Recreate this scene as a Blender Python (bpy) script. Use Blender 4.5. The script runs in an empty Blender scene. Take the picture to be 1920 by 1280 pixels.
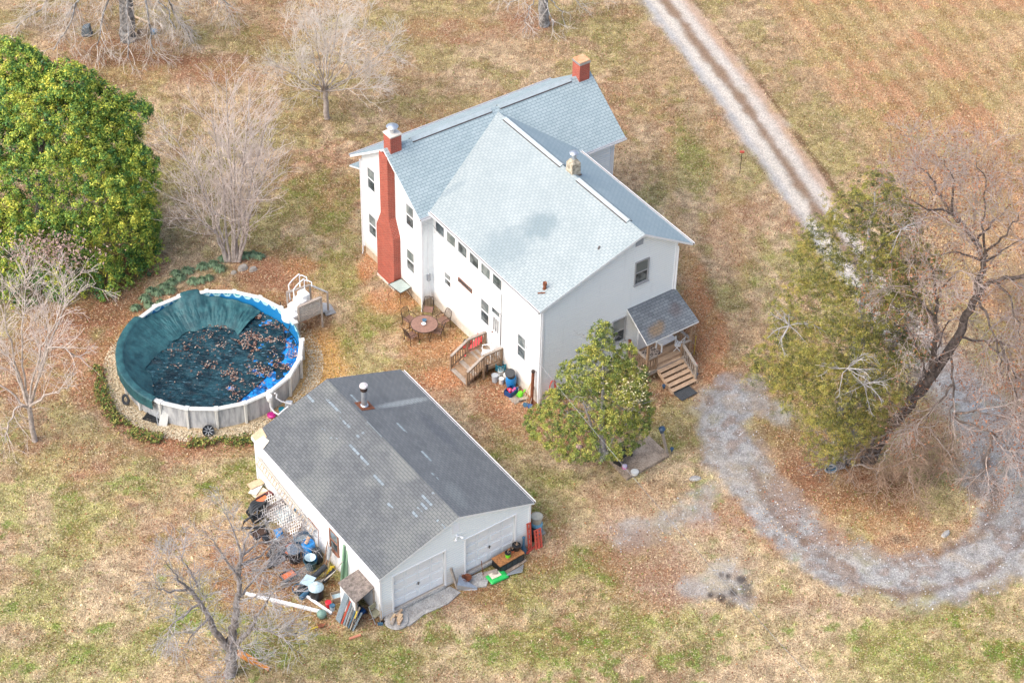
import bpy, bmesh, math, random
import numpy as np
from mathutils import Vector, Matrix
R = math.radians
random.seed(7); rng = np.random.default_rng(7)
scene = bpy.context.scene
COL = scene.collection

# ------------------------------------------------------------------ camera
F_PX, TH, ROLL = 3971.5, 0.7077, 0.0237
CAM = np.array([14.777, -78.7029, 69.494])
fw = np.array([0, math.cos(TH), -math.sin(TH)]); upv = np.array([0, math.sin(TH), math.cos(TH)]); rtv = np.array([1., 0, 0])
rt2 = rtv*math.cos(ROLL)+upv*math.sin(ROLL); up2 = -rtv*math.sin(ROLL)+upv*math.cos(ROLL)
cam_d = bpy.data.cameras.new("camera"); cam = bpy.data.objects.new("camera", cam_d); COL.objects.link(cam)
cam.matrix_world = Matrix(((rt2[0], up2[0], -fw[0], CAM[0]), (rt2[1], up2[1], -fw[1], CAM[1]), (rt2[2], up2[2], -fw[2], CAM[2]), (0, 0, 0, 1)))
cam_d.sensor_width = 36; cam_d.lens = F_PX*36/1920; cam_d.clip_start = 1; cam_d.clip_end = 3000
scene.camera = cam
scene.view_settings.view_transform = 'Standard'; scene.view_settings.look = 'None'
scene.view_settings.exposure = 0.96; scene.view_settings.gamma = 1

# ------------------------------------------------------------------ sky and sun
SUN_EL, SUN_AZ = R(48), R(210)       # azimuth of the direction TOWARDS the sun, from +X counter-clockwise
w = bpy.data.worlds.new("World"); scene.world = w; w.use_nodes = True
nt = w.node_tree; bg = nt.nodes['Background']
sky = nt.nodes.new('ShaderNodeTexSky'); sky.sky_type = 'NISHITA'; sky.sun_disc = False
sky.sun_elevation = SUN_EL; sky.sun_rotation = R(90)-SUN_AZ; sky.dust_density = 3.5; sky.air_density = 1.0; sky.ozone_density = .6
nt.links.new(sky.outputs[0], bg.inputs[0]); bg.inputs[1].default_value = 0.15
sl = bpy.data.lights.new("sun", 'SUN'); sl.energy = 1.5; sl.angle = R(75); sl.color = (1, .955, .89)
sun = bpy.data.objects.new("sun", sl); COL.objects.link(sun)
sd = Vector((math.cos(SUN_EL)*math.cos(SUN_AZ), math.cos(SUN_EL)*math.sin(SUN_AZ), math.sin(SUN_EL)))
sun.rotation_euler = sd.to_track_quat('Z', 'Y').to_euler(); sun.location = (0, 0, 80)

# ------------------------------------------------------------------ photo measurements -> world points
def ray(x, y): return F_PX*fw+(x-960)*rt2-(y-640)*up2
def G(x, y, z=0.):            # where the line of sight through a photo point meets height z
    d = ray(x, y); t = (z-CAM[2])/d[2]; return CAM+t*d
def PY(x, y, wy):             # ... meets the upright plane y = wy
    d = ray(x, y); t = (wy-CAM[1])/d[1]; return CAM+t*d
HO, HA = np.array([6.8994, 9.4747, 0]), 0.6256      # house frame origin and turn
GO, GA = np.array([3.0807, -7.8229, 0]), 0.6335     # garage frame
def fr(O, a): return lambda u, v, z=0.: O+u*np.array([math.cos(a), math.sin(a), 0])+v*np.array([math.sin(a), -math.cos(a), 0])+np.array([0, 0, z])
HW, GW = fr(HO, HA), fr(GO, GA)

# ------------------------------------------------------------------ materials
def lin(c): return tuple(((x/255/12.92) if x/255 <= .04045 else ((x/255+.055)/1.055)**2.4) for x in c)
class N:
    def __init__(s, name):
        s.m = bpy.data.materials.new(name); s.m.use_nodes = True; s.t = s.m.node_tree
        s.b = s.t.nodes['Principled BSDF']
    def n(s, ty, **k):
        o = s.t.nodes.new('ShaderNode'+ty)
        for a, b in k.items(): setattr(o, a, b)
        return o
    def l(s, a, b): s.t.links.new(a, b)
    def val(s, x, sock):
        if hasattr(x, 'is_output'): s.l(x, sock)
        elif x is not None: sock.default_value = x
    def math(s, op, a, b=None, c=None, clamp=False):
        o = s.n('Math', operation=op); o.use_clamp = clamp
        s.val(a, o.inputs[0]); s.val(b, o.inputs[1]); s.val(c, o.inputs[2]); return o.outputs[0]
    def mix(s, f, a, b, mode='MIX'):
        o = s.n('Mix', data_type='RGBA', blend_type=mode)
        s.val(f, o.inputs[0])
        for v, i in ((a, 6), (b, 7)): s.val((*v, 1) if isinstance(v, tuple) and len(v) == 3 else v, o.inputs[i])
        return o.outputs[2]
    def noise(s, vec, scale, detail=3, rough=.6):
        o = s.n('TexNoise'); o.inputs['Scale'].default_value = scale; o.inputs['Detail'].default_value = detail; o.inputs['Roughness'].default_value = rough
        if vec is not None: s.l(vec, o.inputs['Vector'])
        return o.outputs[0]
    def ramp(s, f, a, b):    # smooth 0..1 between a and b
        o = s.n('MapRange'); o.interpolation_type = 'SMOOTHSTEP'; s.l(f, o.inputs[0]); o.inputs[1].default_value = a; o.inputs[2].default_value = b; return o.outputs[0]
    def coord(s, k='Object'): return s.n('TexCoord').outputs[k]
    def bump(s, h, strength, dist):
        o = s.n('Bump'); o.inputs['Strength'].default_value = strength; o.inputs['Distance'].default_value = dist
        s.l(h, o.inputs['Height']); s.l(o.outputs[0], s.b.inputs['Normal'])
_mc = {}
def M(name, col, rough=.6, var=.18, scale=6., bump=0., metal=0., col2=None, spec=None, alpha=None):
    """plain procedural material: colour broken up by two noises"""
    if name in _mc: return _mc[name]
    a = N(name); c = a.coord()
    f = a.mix(.5, a.noise(c, scale, 4), a.noise(c, scale*7, 2))
    f = a.ramp(f, .35, .65)
    hi = tuple(min(1, x*(1+var)) for x in col); lo = col2 or tuple(x*(1-var) for x in col)
    a.l(a.mix(f, lo, hi), a.b.inputs['Base Color']); a.b.inputs['Roughness'].default_value = rough; a.b.inputs['Metallic'].default_value = metal
    if bump: a.bump(f, bump, .02)
    if spec is not None: a.b.inputs['Specular IOR Level'].default_value = spec
    if alpha: a.b.inputs['Alpha'].default_value = alpha
    _mc[name] = a.m; return a.m
def shingle(name, W_, H_, cA, cB, gap, patch=None, amount=0., band=(0, 99), stain=None, blotch=None, gapw=.018, rowg=1.):
    a = N(name); uv = a.coord('UV'); sx = a.n('SeparateXYZ'); a.l(uv, sx.inputs[0])
    y = a.math('DIVIDE', sx.outputs[1], H_); row = a.math('FLOOR', y)
    off = a.math('MULTIPLY', a.math('MODULO', row, 2.), .5)
    x = a.math('ADD', a.math('DIVIDE', sx.outputs[0], W_), off); colm = a.math('FLOOR', x)
    fx = a.math('FRACT', x); fy = a.math('FRACT', y)
    wn = a.n('TexWhiteNoise', noise_dimensions='2D'); cb = a.n('CombineXYZ'); a.l(colm, cb.inputs[0]); a.l(row, cb.inputs[1]); a.l(cb.outputs[0], wn.inputs['Vector'])
    rnd = wn.outputs['Value']
    big = a.noise(uv, .55, 4); fine = a.noise(uv, 22, 3)
    t = a.math('ADD', a.math('MULTIPLY', rnd, .45), a.math('MULTIPLY', a.ramp(big, .3, .7), .4)); t = a.math('ADD', t, a.math('MULTIPLY', fine, .3))
    c = a.mix(t, cA, cB)
    if blotch: c = a.mix(a.math('MULTIPLY', a.ramp(a.noise(uv, .33, 3), .45, .62), .8), c, blotch)
    if stain:                    # worn or damp stains of their own shape: (u, v, ru, rv, angle, strength, colour)
        for (su, sv, ru, rv, an, st, sc) in stain:
            mp = a.n('Mapping', vector_type='TEXTURE'); mp.inputs['Location'].default_value = (su, sv, 0); mp.inputs['Rotation'].default_value = (0, 0, an); mp.inputs['Scale'].default_value = (ru, rv, 1)
            a.l(uv, mp.inputs['Vector']); ln = a.n('VectorMath', operation='LENGTH'); a.l(mp.outputs[0], ln.inputs[0])
            d = a.math('ADD', ln.outputs['Value'], a.math('MULTIPLY', a.math('SUBTRACT', a.noise(uv, 2.2, 4), .5), .9))
            o = a.math('SUBTRACT', 1., a.ramp(d, .35, 1.05)); c = a.mix(a.math('MULTIPLY', o, st), c, sc)
    if patch:                    # replaced / curled shingles, two or three tabs long, gathered in clusters
        wn2 = a.n('TexWhiteNoise', noise_dimensions='2D'); cb2 = a.n('CombineXYZ'); a.l(a.math('FLOOR', a.math('MULTIPLY', x, .38)), cb2.inputs[0]); a.l(row, cb2.inputs[1]); a.l(cb2.outputs[0], wn2.inputs['Vector'])
        cl = a.math('MULTIPLY', a.ramp(a.noise(uv, .9, 3), .34, .70), a.math('MULTIPLY', a.ramp(sx.outputs[1], band[0]-1.0, band[0]), a.math('SUBTRACT', 1., a.ramp(sx.outputs[1], band[1], band[1]+.5))))
        msk = a.math('LESS_THAN', wn2.outputs['Value'], a.math('MULTIPLY', cl, amount))
        c = a.mix(msk, c, a.mix(rnd, patch, tuple(p*.72 for p in patch)))
    g = a.math('MAXIMUM', a.math('LESS_THAN', fx, gapw/W_), a.math('MULTIPLY', a.math('LESS_THAN', fy, gapw*.9/H_), rowg))
    c = a.mix(a.math('MULTIPLY', g, .85), c, gap)
    a.l(c, a.b.inputs['Base Color']); a.b.inputs['Roughness'].default_value = .82
    h = a.math('SUBTRACT', a.math('ADD', a.math('MULTIPLY', a.math('SUBTRACT', 1., fy), .6), a.math('MULTIPLY', fine, .25)), a.math('MULTIPLY', g, .8))
    a.bump(h, .25, .01); return a.m
def attr_mat(name, rough=.7, var=.12, sss=False, spec=.3):
    a = N(name); at = a.n('Attribute'); at.attribute_name = 'Col'
    f = a.noise(a.coord(), 9, 3)
    a.l(a.mix(1., at.outputs['Color'], a.mix(f, (1-var*2,)*3, (1+var,)*3), 'MULTIPLY'), a.b.inputs['Base Color']); a.b.inputs['Roughness'].default_value = rough
    a.b.inputs['Specular IOR Level'].default_value = spec
    return a.m

m_white = M('white_vinyl', (.80, .81, .82), .45, .03, 1.2)
def side_mat(name, col):
    a = N(name); c = a.coord(); sx = a.n('SeparateXYZ'); a.l(c, sx.inputs[0]); nz = a.noise(c, 1.3, 5, .7)
    low = a.math('SUBTRACT', 1., a.ramp(a.math('ADD', sx.outputs[2], a.math('MULTIPLY', nz, -.9)), .1, .75)); mp = a.n('Mapping'); mp.inputs['Scale'].default_value = (2.2, 2.2, .22); a.l(c, mp.inputs['Vector'])
    st = a.ramp(a.noise(mp.outputs[0], 1.6, 5, .7), .52, .74)
    cc = a.mix(a.math('MULTIPLY', st, .30), col, tuple(x*.72 for x in col)); cc = a.mix(a.math('MULTIPLY', low, .5), cc, (.52, .38, .26)); a.l(cc, a.b.inputs['Base Color']); a.b.inputs['Roughness'].default_value = .5; return a.m
m_side = side_mat('vinyl_siding', (.835, .87, .87))
m_edge_shade = M('painted_edge_shade', (.66, .75, .78), .6, .02, 1.5)  # greyer tint paints the shade line under each siding lap
m_trim = M('white_trim', (.82, .83, .84), .4, .03, 2)
m_found = M('foundation_block', (.52, .42, .30), .9, .25, 2.5, .5)
m_foundw = M('painted_foundation', (.66, .60, .52), .85, .15, 2, .3)
m_wood = M('weathered_deck_wood', (.30, .20, .125), .8, .28, 5, .4)
m_woodg = M('grey_weathered_wood', (.34, .29, .245), .85, .25, 5, .4)
m_woodl = M('bare_light_wood', (.55, .40, .25), .75, .2, 4, .3)
m_tread = M('step_tread_wood', (.47, .33, .22), .75, .18, 4, .3)
m_dark = M('black_plastic', (.018, .02, .023), .4, .3, 6)
m_blackr = M('black_rubber', (.028, .033, .038), .55, .3, 8)
m_gutter = M('dark_gutter_metal', (.09, .07, .065), .5, .3, 3)
m_grey = M('grey_plastic', (.36, .38, .40), .5, .15, 5)
m_rust = M('rusty_metal', (.22, .075, .035), .75, .4, 7, .5, .2)
m_rustor = M('rust_stained_board', (.40, .17, .06), .7, .4, 3, .4)
m_iron = M('dark_brown_iron', (.05, .032, .026), .55, .3, 9, 0, .3)
m_tan = M('brown_patio_mesh', (.25, .14, .105), .6, .25, 9)
m_blue = M('bright_blue_plastic', (.02, .22, .55), .35, .15, 3)
m_blue2 = M('deep_blue_plastic', (.01, .07, .22), .35, .25, 3)
m_slate = M('slate_blue_plastic', (.05, .13, .21), .4, .3, 4)
m_teal = M('teal_plastic', (.02, .22, .30), .4, .25, 4)
m_red = M('red_plastic', (.62, .02, .035), .4, .2, 3)
m_redp = M('faded_red_paint', (.50, .085, .055), .6, .25, 5)
m_pink = M('pink_plastic', (.70, .13, .33), .5, .3, 12)
m_lime = M('lime_green_plastic', (.18, .72, .03), .4, .25, 9)
m_yel = M('yellow_plastic', (.75, .55, .03), .5, .2, 8)
m_bagg = M('green_bag_film', (.03, .50, .10), .35, .2, 5, .2)
m_paper = M('printed_bag_panel', (.78, .70, .55), .5, .25, 14)
m_metal = M('galvanised_metal', (.50, .53, .56), .35, .2, 6, .1, .7)
m_lattice = M('weathered_lattice', (.46, .42, .37), .85, .25, 7)
m_conc = M('concrete', (.40, .39, .37), .92, .25, 2.2, .5, col2=(.24, .23, .22))
m_concb = M('stained_concrete', (.38, .30, .23), .92, .25, 2., .5, col2=(.20, .15, .11))
m_stone = M('grey_stone', (.36, .33, .29), .9, .25, 4, .6)
m_sheet = M('sage_green_metal', (.25, .42, .28), .5, .15, 3)
m_clear = M('cloudy_clear_plastic', (.42, .55, .60), .12, .12, 5)
m_box = M('cardboard', (.38, .28, .20), .85, .15, 6)
m_terr = M('terracotta', (.62, .17, .07), .8, .2, 8)
m_olive = M('khaki_vinyl', (.26, .25, .17), .6, .2, 6)
m_mat = M('charcoal_mat', (.06, .065, .07), .9, .35, 10, .4)
m_moss = M('mossy_gray_boards', (.27, .22, .19), .9, .3, 6, .5, col2=(.10, .085, .07))
m_wire = M('cable_black', (.03, .03, .035), .6, .1, 5)
def glass_mat(name, dark, light):
    a = N(name); c = a.coord(); f = a.ramp(a.noise(c, 1.7, 2), .4, .62)
    a.l(a.mix(f, dark, light), a.b.inputs['Base Color']); a.b.inputs['Roughness'].default_value = .08; a.b.inputs['Specular IOR Level'].default_value = .6
    return a.m
m_glass = glass_mat('window_glass', (.035, .05, .06), (.16, .19, .20))
m_glassc = glass_mat('screened_glass', (.13, .16, .165), (.26, .29, .29))
def brick_mat():
    a = N('red_brick'); c = a.coord(); sx = a.n('SeparateXYZ'); a.l(c, sx.inputs[0]); cb = a.n('CombineXYZ')
    a.l(a.math('ADD', sx.outputs[0], sx.outputs[1]), cb.inputs[0]); a.l(sx.outputs[2], cb.inputs[1])
    b = a.n('TexBrick'); a.l(cb.outputs[0], b.inputs['Vector']); b.inputs['Scale'].default_value = 1; b.inputs['Brick Width'].default_value = .215; b.inputs['Row Height'].default_value = .075
    b.inputs['Mortar Size'].default_value = .008; b.inputs['Color1'].default_value = (.42, .075, .045, 1); b.inputs['Color2'].default_value = (.30, .055, .035, 1); b.inputs['Mortar'].default_value = (.40, .22, .17, 1)
    f = a.noise(c, 2.5, 4)
    a.l(a.mix(1., b.outputs[0], a.mix(f, (.75, .75, .75), (1.2, 1.15, 1.1)), 'MULTIPLY'), a.b.inputs['Base Color']); a.b.inputs['Roughness'].default_value = .85
    a.bump(b.outputs['Fac'], -.4, .01); return a.m
m_brick = brick_mat()
m_roof_h = shingle('blue_grey_shingles', .30, .16, (.27, .35, .37), (.38, .46, .48), (.07, .10, .12))
# wing roof: pale, with one broad damp stain; coordinates are (along the eave, up the slope)
m_roof_w = shingle('pale_grey_shingles', .27, .15, (.285, .335, .34), (.375, .42, .42), (.085, .12, .14),
                   stain=[(5.7, 3.25, 1.15, 1.15, .35, .72, (.18, .24, .26)), (5.5, 1.2, 1.75, 1.7, .2, .55, (.20, .26, .28)), (.3, 1.6, .3, 1.2, -.1, .5, (.22, .28, .30))], rowg=.5, gapw=.021)
m_roof_r = shingle('weathered_blue_shingles', .27, .15, (.27, .35, .375), (.35, .43, .45), (.18, .24, .27))
m_cap = M('ridge_cap_metal', (.40, .46, .475), .7, .12, 5)
m_roof_g = shingle('charcoal_shingles', .30, .135, (.085, .092, .10), (.155, .163, .165), (.028, .032, .036), patch=(.25, .30, .33), amount=.14, band=(3.2, 9), blotch=(.19, .20, .19))
m_roof_g2 = shingle('dark_charcoal_shingles', .30, .135, (.105, .112, .12), (.17, .18, .185), (.035, .05, .055), patch=(.32, .38, .40), amount=.05, band=(3.3, 9),
                    rowg=.7, stain=[(8.35, 1.55, .27, 2.3, .05, .75, (.33, .36, .36)), (6, 1.2, 2, .5, 0, .5, (.08, .09, .11)), (1.5, 3.4, 1.4, .5, -.2, .5, (.21, .23, .23))])
m_roof_p = shingle('porch_shingles', .29, .15, (.085, .095, .11), (.20, .225, .245), (.03, .035, .045), stain=[(.9, .5, .75, .4, .3, .75, (.23, .15, .075)), (2.4, 1.0, .5, .5, 0, .5, (.12, .085, .08))])

# ------------------------------------------------------------------ mesh builder
class MB:
    def __init__(s): s.v = []; s.f = []; s.mi = []; s.uv = []; s.mats = []
    def mid(s, m):
        if m is None: return 0
        if m not in s.mats: s.mats.append(m)
        return s.mats.index(m)
    def face(s, pts, m=None, uv=None):
        i = len(s.v); s.v += [tuple(p) for p in pts]; s.f.append(list(range(i, i+len(pts)))); s.mi.append(s.mid(m)); s.uv.append(uv)
    def hexa(s, b, t, m=None):       # bottom ring, top ring (same order)
        i = len(s.v); n = len(b); s.v += [tuple(p) for p in b]+[tuple(p) for p in t]
        fs = [list(range(i+n-1, i-1, -1)), list(range(i+n, i+2*n))]+[[i+k, i+(k+1) % n, i+n+(k+1) % n, i+n+k] for k in range(n)]
        s.f += fs; s.mi += [s.mid(m)]*len(fs); s.uv += [None]*len(fs)
    def box(s, x0, x1, y0, y1, z0, z1, m=None):
        s.hexa([(x0, y0, z0), (x1, y0, z0), (x1, y1, z0), (x0, y1, z0)], [(x0, y0, z1), (x1, y0, z1), (x1, y1, z1), (x0, y1, z1)], m)
    def bar(s, a, b, wd, h, m=None, up=(0, 0, 1)):     # rectangular bar from a to b
        a = Vector(a); b = Vector(b); d = (b-a).normalized(); u = Vector(up)
        if abs(d.dot(u)) > .98: u = Vector((0, 1, 0))
        sdv = d.cross(u).normalized()*wd/2; u2 = sdv.cross(d).normalized()*h/2
        r = lambda p: [p-sdv-u2, p+sdv-u2, p+sdv+u2, p-sdv+u2]
        s.hexa(r(a), r(b), m)
    def tube(s, pts, rad, n=8, m=None, cap=True, closed=False):
        P = [Vector(p) for p in pts]; k = len(P)
        if not hasattr(rad, '__len__'): rad = [rad]*k
        i0 = len(s.v); ref = Vector((0, 0, 1))
        for j in range(k):
            d = (P[(j+1) % k]-P[j-1]) if closed else (P[min(j+1, k-1)]-P[max(j-1, 0)])
            d.normalize(); r_ = ref if abs(d.dot(ref)) < .95 else Vector((1, 0, 0)); a = d.cross(r_).normalized(); b = d.cross(a)
            for q in range(n):
                t = 2*math.pi*q/n; s.v.append(tuple(P[j]+(a*math.cos(t)+b*math.sin(t))*rad[j]))
        mi = s.mid(m)
        for j in range(k if closed else k-1):
            for q in range(n):
                A = i0+j*n; B = i0+((j+1) % k)*n
                s.f.append([A+q, A+(q+1) % n, B+(q+1) % n, B+q]); s.mi.append(mi); s.uv.append(None)
        if cap and not closed:
            s.f.append([i0+q for q in range(n)][::-1]); s.f.append([i0+(k-1)*n+q for q in range(n)]); s.mi += [mi]*2; s.uv += [None]*2
    def lathe(s, prof, n=20, c=(0, 0, 0), m=None, axis=None):   # prof: (radius, height)
        i0 = len(s.v); q_ = Vector((0, 0, 1)).rotation_difference(Vector(axis)) if axis else None
        for r_, z in prof:
            for q in range(n):
                t = 2*math.pi*q/n; p = Vector((r_*math.cos(t), r_*math.sin(t), z))
                if q_: p = q_ @ p
                s.v.append(tuple(p+Vector(c)))
        mi = s.mid(m)
        for j in range(len(prof)-1):
            for q in range(n): s.f.append([i0+j*n+q, i0+j*n+(q+1) % n, i0+(j+1)*n+(q+1) % n, i0+(j+1)*n+q]); s.mi.append(mi); s.uv.append(None)
        if prof[0][0] > .001: s.f.append([i0+q for q in range(n)][::-1]); s.mi.append(mi); s.uv.append(None)
        if prof[-1][0] > .001: s.f.append([i0+(len(prof)-1)*n+q for q in range(n)]); s.mi.append(mi); s.uv.append(None)
    def slab(s, P, th, m=None, side=None):   # roof sheet: P = eave a, eave b, ridge b, ridge a (top surface)
        P = [Vector(p) for p in P]; ex = (P[1]-P[0]).normalized(); nrm = ex.cross(P[3]-P[0]).normalized()
        if nrm.z < 0: nrm = -nrm
        ey = nrm.cross(ex)
        if ey.z < 0: ey = -ey
        uv = [((p-P[0]).dot(ex), (p-P[0]).dot(ey)) for p in P]
        L = [p-Vector((0, 0, th)) for p in P]
        s.face(P, m, uv); s.face(L[::-1], side or m)
        for k in range(4): s.face([P[k], L[k], L[(k+1) % 4], P[(k+1) % 4]], side or m)
    def build(s, name, m=None, parent=None, smooth=False, recalc=True, bevel=0, loc=None, rotz=0.):
        me = bpy.data.meshes.new(name); me.from_pydata(s.v, [], s.f)
        for k in (s.mats or [m]): me.materials.append(k)
        if s.mats:
            for p, k in zip(me.polygons, s.mi): p.material_index = k
        if any(u is not None for u in s.uv):
            ul = me.uv_layers.new(name='UVMap')
            for p, u in zip(me.polygons, s.uv):
                if u is not None:
                    for li, c in zip(p.loop_indices, u): ul.data[li].uv = c
        if recalc:
            bm = bmesh.new(); bm.from_mesh(me); bmesh.ops.recalc_face_normals(bm, faces=bm.faces); bm.to_mesh(me); bm.free()
        if smooth:
            me.polygons.foreach_set('use_smooth', [True]*len(me.polygons)); me.set_sharp_from_angle(angle=R(40))
        o = bpy.data.objects.new(name, me); COL.objects.link(o)
        if parent is not None: o.parent = parent
        if loc is not None: o.location = loc
        o.rotation_euler.z = rotz
        if bevel:
            b = o.modifiers.new('bevel', 'BEVEL'); b.width = bevel; b.segments = 2; b.limit_method = 'ANGLE'
        return o
def tag(o, label, cat, group=None, kind=None):
    if label: o['label'] = label
    if cat: o['category'] = cat
    if group: o['group'] = group
    if kind: o['kind'] = kind
    return o
def thing(name, label, cat, loc=(0, 0, 0), rotz=0., group=None):
    o = bpy.data.objects.new(name, None); COL.objects.link(o); o.empty_display_size = .2
    o.location = tuple(loc); o.rotation_euler = (0, 0, rotz); return tag(o, label, cat, group)
def copy_tree(o, parent=None):
    c = o.copy(); COL.objects.link(c)
    if parent is not None: c.parent = parent
    for ch in [x for x in bpy.data.objects if x.parent == o]: copy_tree(ch, c)
    return c
def np_mesh(name, V, Fq, mat, parent=None, col=None, smooth=False, loc=None):
    V = np.asarray(V, np.float32); Fq = np.asarray(Fq, np.int32); k = Fq.shape[1]
    me = bpy.data.meshes.new(name); me.vertices.add(len(V)); me.vertices.foreach_set('co', V.ravel())
    me.loops.add(Fq.size); me.loops.foreach_set('vertex_index', Fq.ravel())
    me.polygons.add(len(Fq)); me.polygons.foreach_set('loop_start', np.arange(0, Fq.size, k, dtype=np.int32))
    if smooth: me.polygons.foreach_set('use_smooth', np.ones(len(Fq), bool))
    me.update(calc_edges=True); me.materials.append(mat)
    if col is not None:
        a = me.color_attributes.new('Col', 'FLOAT_COLOR', 'POINT'); c = np.ones((len(V), 4), np.float32); c[:, :3] = col; a.data.foreach_set('color', c.ravel())
    o = bpy.data.objects.new(name, me); COL.objects.link(o)
    if parent is not None: o.parent = parent
    if loc is not None: o.location = tuple(loc)
    return o

# ------------------------------------------------------------------ ground
_tabs = {}
def vnoise(x, y, scale, seed=0):
    if seed not in _tabs: _tabs[seed] = np.random.default_rng(seed+100).random((256, 256))
    T = _tabs[seed]; X = x/scale+57.3; Y = y/scale+31.7; xi = np.floor(X).astype(int); yi = np.floor(Y).astype(int)
    fx = X-xi; fy = Y-yi; fx = fx*fx*(3-2*fx); fy = fy*fy*(3-2*fy)
    g = lambda a, b: T[a % 256, b % 256]
    return (g(xi, yi)*(1-fx)+g(xi+1, yi)*fx)*(1-fy)+(g(xi, yi+1)*(1-fx)+g(xi+1, yi+1)*fx)*fy
def fbm(x, y, scale, seed=0, oct=4):
    s = 0; a = 1; t = 0
    for k in range(oct): s = s+a*vnoise(x, y, scale/2**k, seed+k); t += a; a *= .6
    return s/t
def sst(x, a, b): t = np.clip((x-a)/(b-a), 0, 1); return t*t*(3-2*t)
def blobs(x, y, L, wob=.35, seed=3):
    """soft irregular patches measured in the photo: (px, py, half width px, half height px, strength)"""
    m = np.zeros_like(x); nz = fbm(x, y, 2.2, seed)-.5
    for (px, py, rx, ry, st) in L:
        c = G(px, py); ax = rx/38.; ay = ry/38./.645
        d = np.sqrt(((x-c[0])/ax)**2+((y-c[1])/ay)**2)+nz*2*wob*1.6
        m = np.maximum(m, st*(1-sst(d, .45, 1.15)))
    return m
def stroke(x, y, L, seed=5, soft=.35, wob=.6):
    """band along a polyline: (px, py, half width in metres)"""
    m = np.zeros_like(x); P = [(G(a, b)[:2], wd) for a, b, wd in L] if len(L[0]) == 3 else L; nz = (fbm(x, y, 1.3, seed)-.5)*wob*2
    for (p, wa), (q, wb) in zip(P[:-1], P[1:]):
        d = q-p; t = np.clip(((x-p[0])*d[0]+(y-p[1])*d[1])/(d@d), 0, 1)
        r = np.hypot(x-p[0]-t*d[0], y-p[1]-t*d[1]); ww = wa+(wb-wa)*t
        m = np.maximum(m, 1-sst(r+nz, ww-soft, ww+soft))
    return m
def mixc(c, m, col): return c+(np.array(col)-c)*np.clip(m, 0, 1)[..., None]
C_ = lambda *c: lin(c)
def ground_color(x, y):
    n1 = fbm(x, y, 9, 10); n2 = fbm(x, y, 3.2, 20); n3 = fbm(x, y, 1.1, 30); n4 = fbm(x, y, .45, 40, 2)
    n5 = fbm(x, y, .35, 45, 2); n6 = fbm(x, y, 2.1, 25, 4); n7 = fbm(x, y, 5.5, 28, 4)
    c = np.zeros(x.shape+(3,))+np.array(C_(186, 160, 128))
    c = mixc(c, sst(n2, .42, .62)*.8, C_(204, 182, 152))
    c = mixc(c, sst(n6, .48, .60)*.75, C_(166, 158, 104))
    c = mixc(c, sst(n7*.6+n3*.4, .53, .64)*.65, C_(172, 128, 102))
    c = mixc(c, sst(n3, .56, .68)*.55, C_(150, 138, 92))
    front = sst(-y, 1, 11)                       # the near lawn is paler and greener
    c = mixc(c, front*.55*sst(n1*.5+n6*.5, .38, .56), C_(214, 192, 158))
    c = mixc(c, front*.6*sst(n7*.5+n6*.5, .50, .60), C_(160, 164, 96))
    green = blobs(x, y, [(600, 400, 130, 110, .55), (560, 480, 60, 60, .5), (690, 620, 60, 60, .6), (770, 690, 34, 24, .9), (440, 890, 70, 60, .75), (1050, 910, 40, 20, .6), (150, 1000, 110, 60, .45),
        (1150, 1080, 150, 70, .75), (1250, 1180, 260, 60, .5), (1850, 1190, 150, 90, .9), (700, 1230, 190, 60, .6), (1400, 1180, 160, 60, .4), (540, 1190, 90, 70, .65), (340, 440, 60, 34, .8), (1290, 260, 40, 140, .4),
        (470, 60, 40, 18, .6), (1020, 960, 60, 60, .4), (950, 1180, 80, 60, .45), (60, 960, 80, 40, .3), (250, 1180, 160, 80, .4), (1250, 830, 30, 50, .5), (1330, 300, 30, 60, .4), (1420, 490, 40, 60, .5),
        (1650, 950, 150, 40, .5), (1150, 60, 60, 60, .3), (1370, 140, 40, 60, .5), (330, 920, 80, 40, .4), (640, 480, 50, 100, .55), (90, 1180, 110, 110, .4), (1700, 1230, 220, 60, .6), (1880, 170, 60, 120, .3), (1640, 200, 70, 120, .35), (970, 860, 120, 30, .35)], .45)
    c = mixc(c, green*(.35+.65*sst(n3, .4, .6)), C_(158, 152, 84))
    c = mixc(c, green*sst(n3*.5+n4*.5, .52, .66)*.75, C_(108, 132, 58))
    c = mixc(c, sst(n3*.6+n5*.4, .60, .68)*(.25+.5*front), C_(112, 134, 62))
    c = c*.90; c = c*(.80+.40*sst(n5, .3, .7))[..., None]*(.9+.2*sst(n4, .3, .7))[..., None]
    far = sst(y, 14, 26)
    c = mixc(c, far*.22, C_(160, 132, 100))
    leaf = blobs(x, y, [(300, 130, 260, 50, .75), (200, 80, 160, 40, .7), (520, 60, 150, 40, .35), (860, 60, 120, 50, .5), (1000, 40, 80, 40, .7), (520, 520, 90, 50, 1.), (500, 500, 100, 30, .9), (120, 600, 110, 50, .7), (60, 700, 80, 80, .6), (250, 500, 80, 40, .8),
        (170, 700, 40, 90, .7), (830, 700, 110, 60, .8), (950, 740, 90, 60, .8), (1280, 700, 60, 60, .6), (1560, 980, 240, 60, .8), (1600, 900, 160, 60, .8), (600, 790, 60, 60, .5), (470, 1080, 130, 60, .75), (640, 1140, 110, 50, .7), (850, 1100, 90, 40, .6),
        (1180, 1000, 80, 70, .55), (1250, 1090, 90, 60, .7), (1310, 560, 40, 60, .6), (1150, 930, 90, 40, .5), (300, 1010, 150, 60, .4), (150, 850, 130, 60, .45), (820, 240, 100, 80, .4), (1370, 420, 70, 90, .4), (700, 830, 300, 40, .3), (1050, 800, 120, 60, .5), (350, 830, 110, 40, .7), (1000, 1010, 60, 60, .5)], .45, 6)
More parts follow.
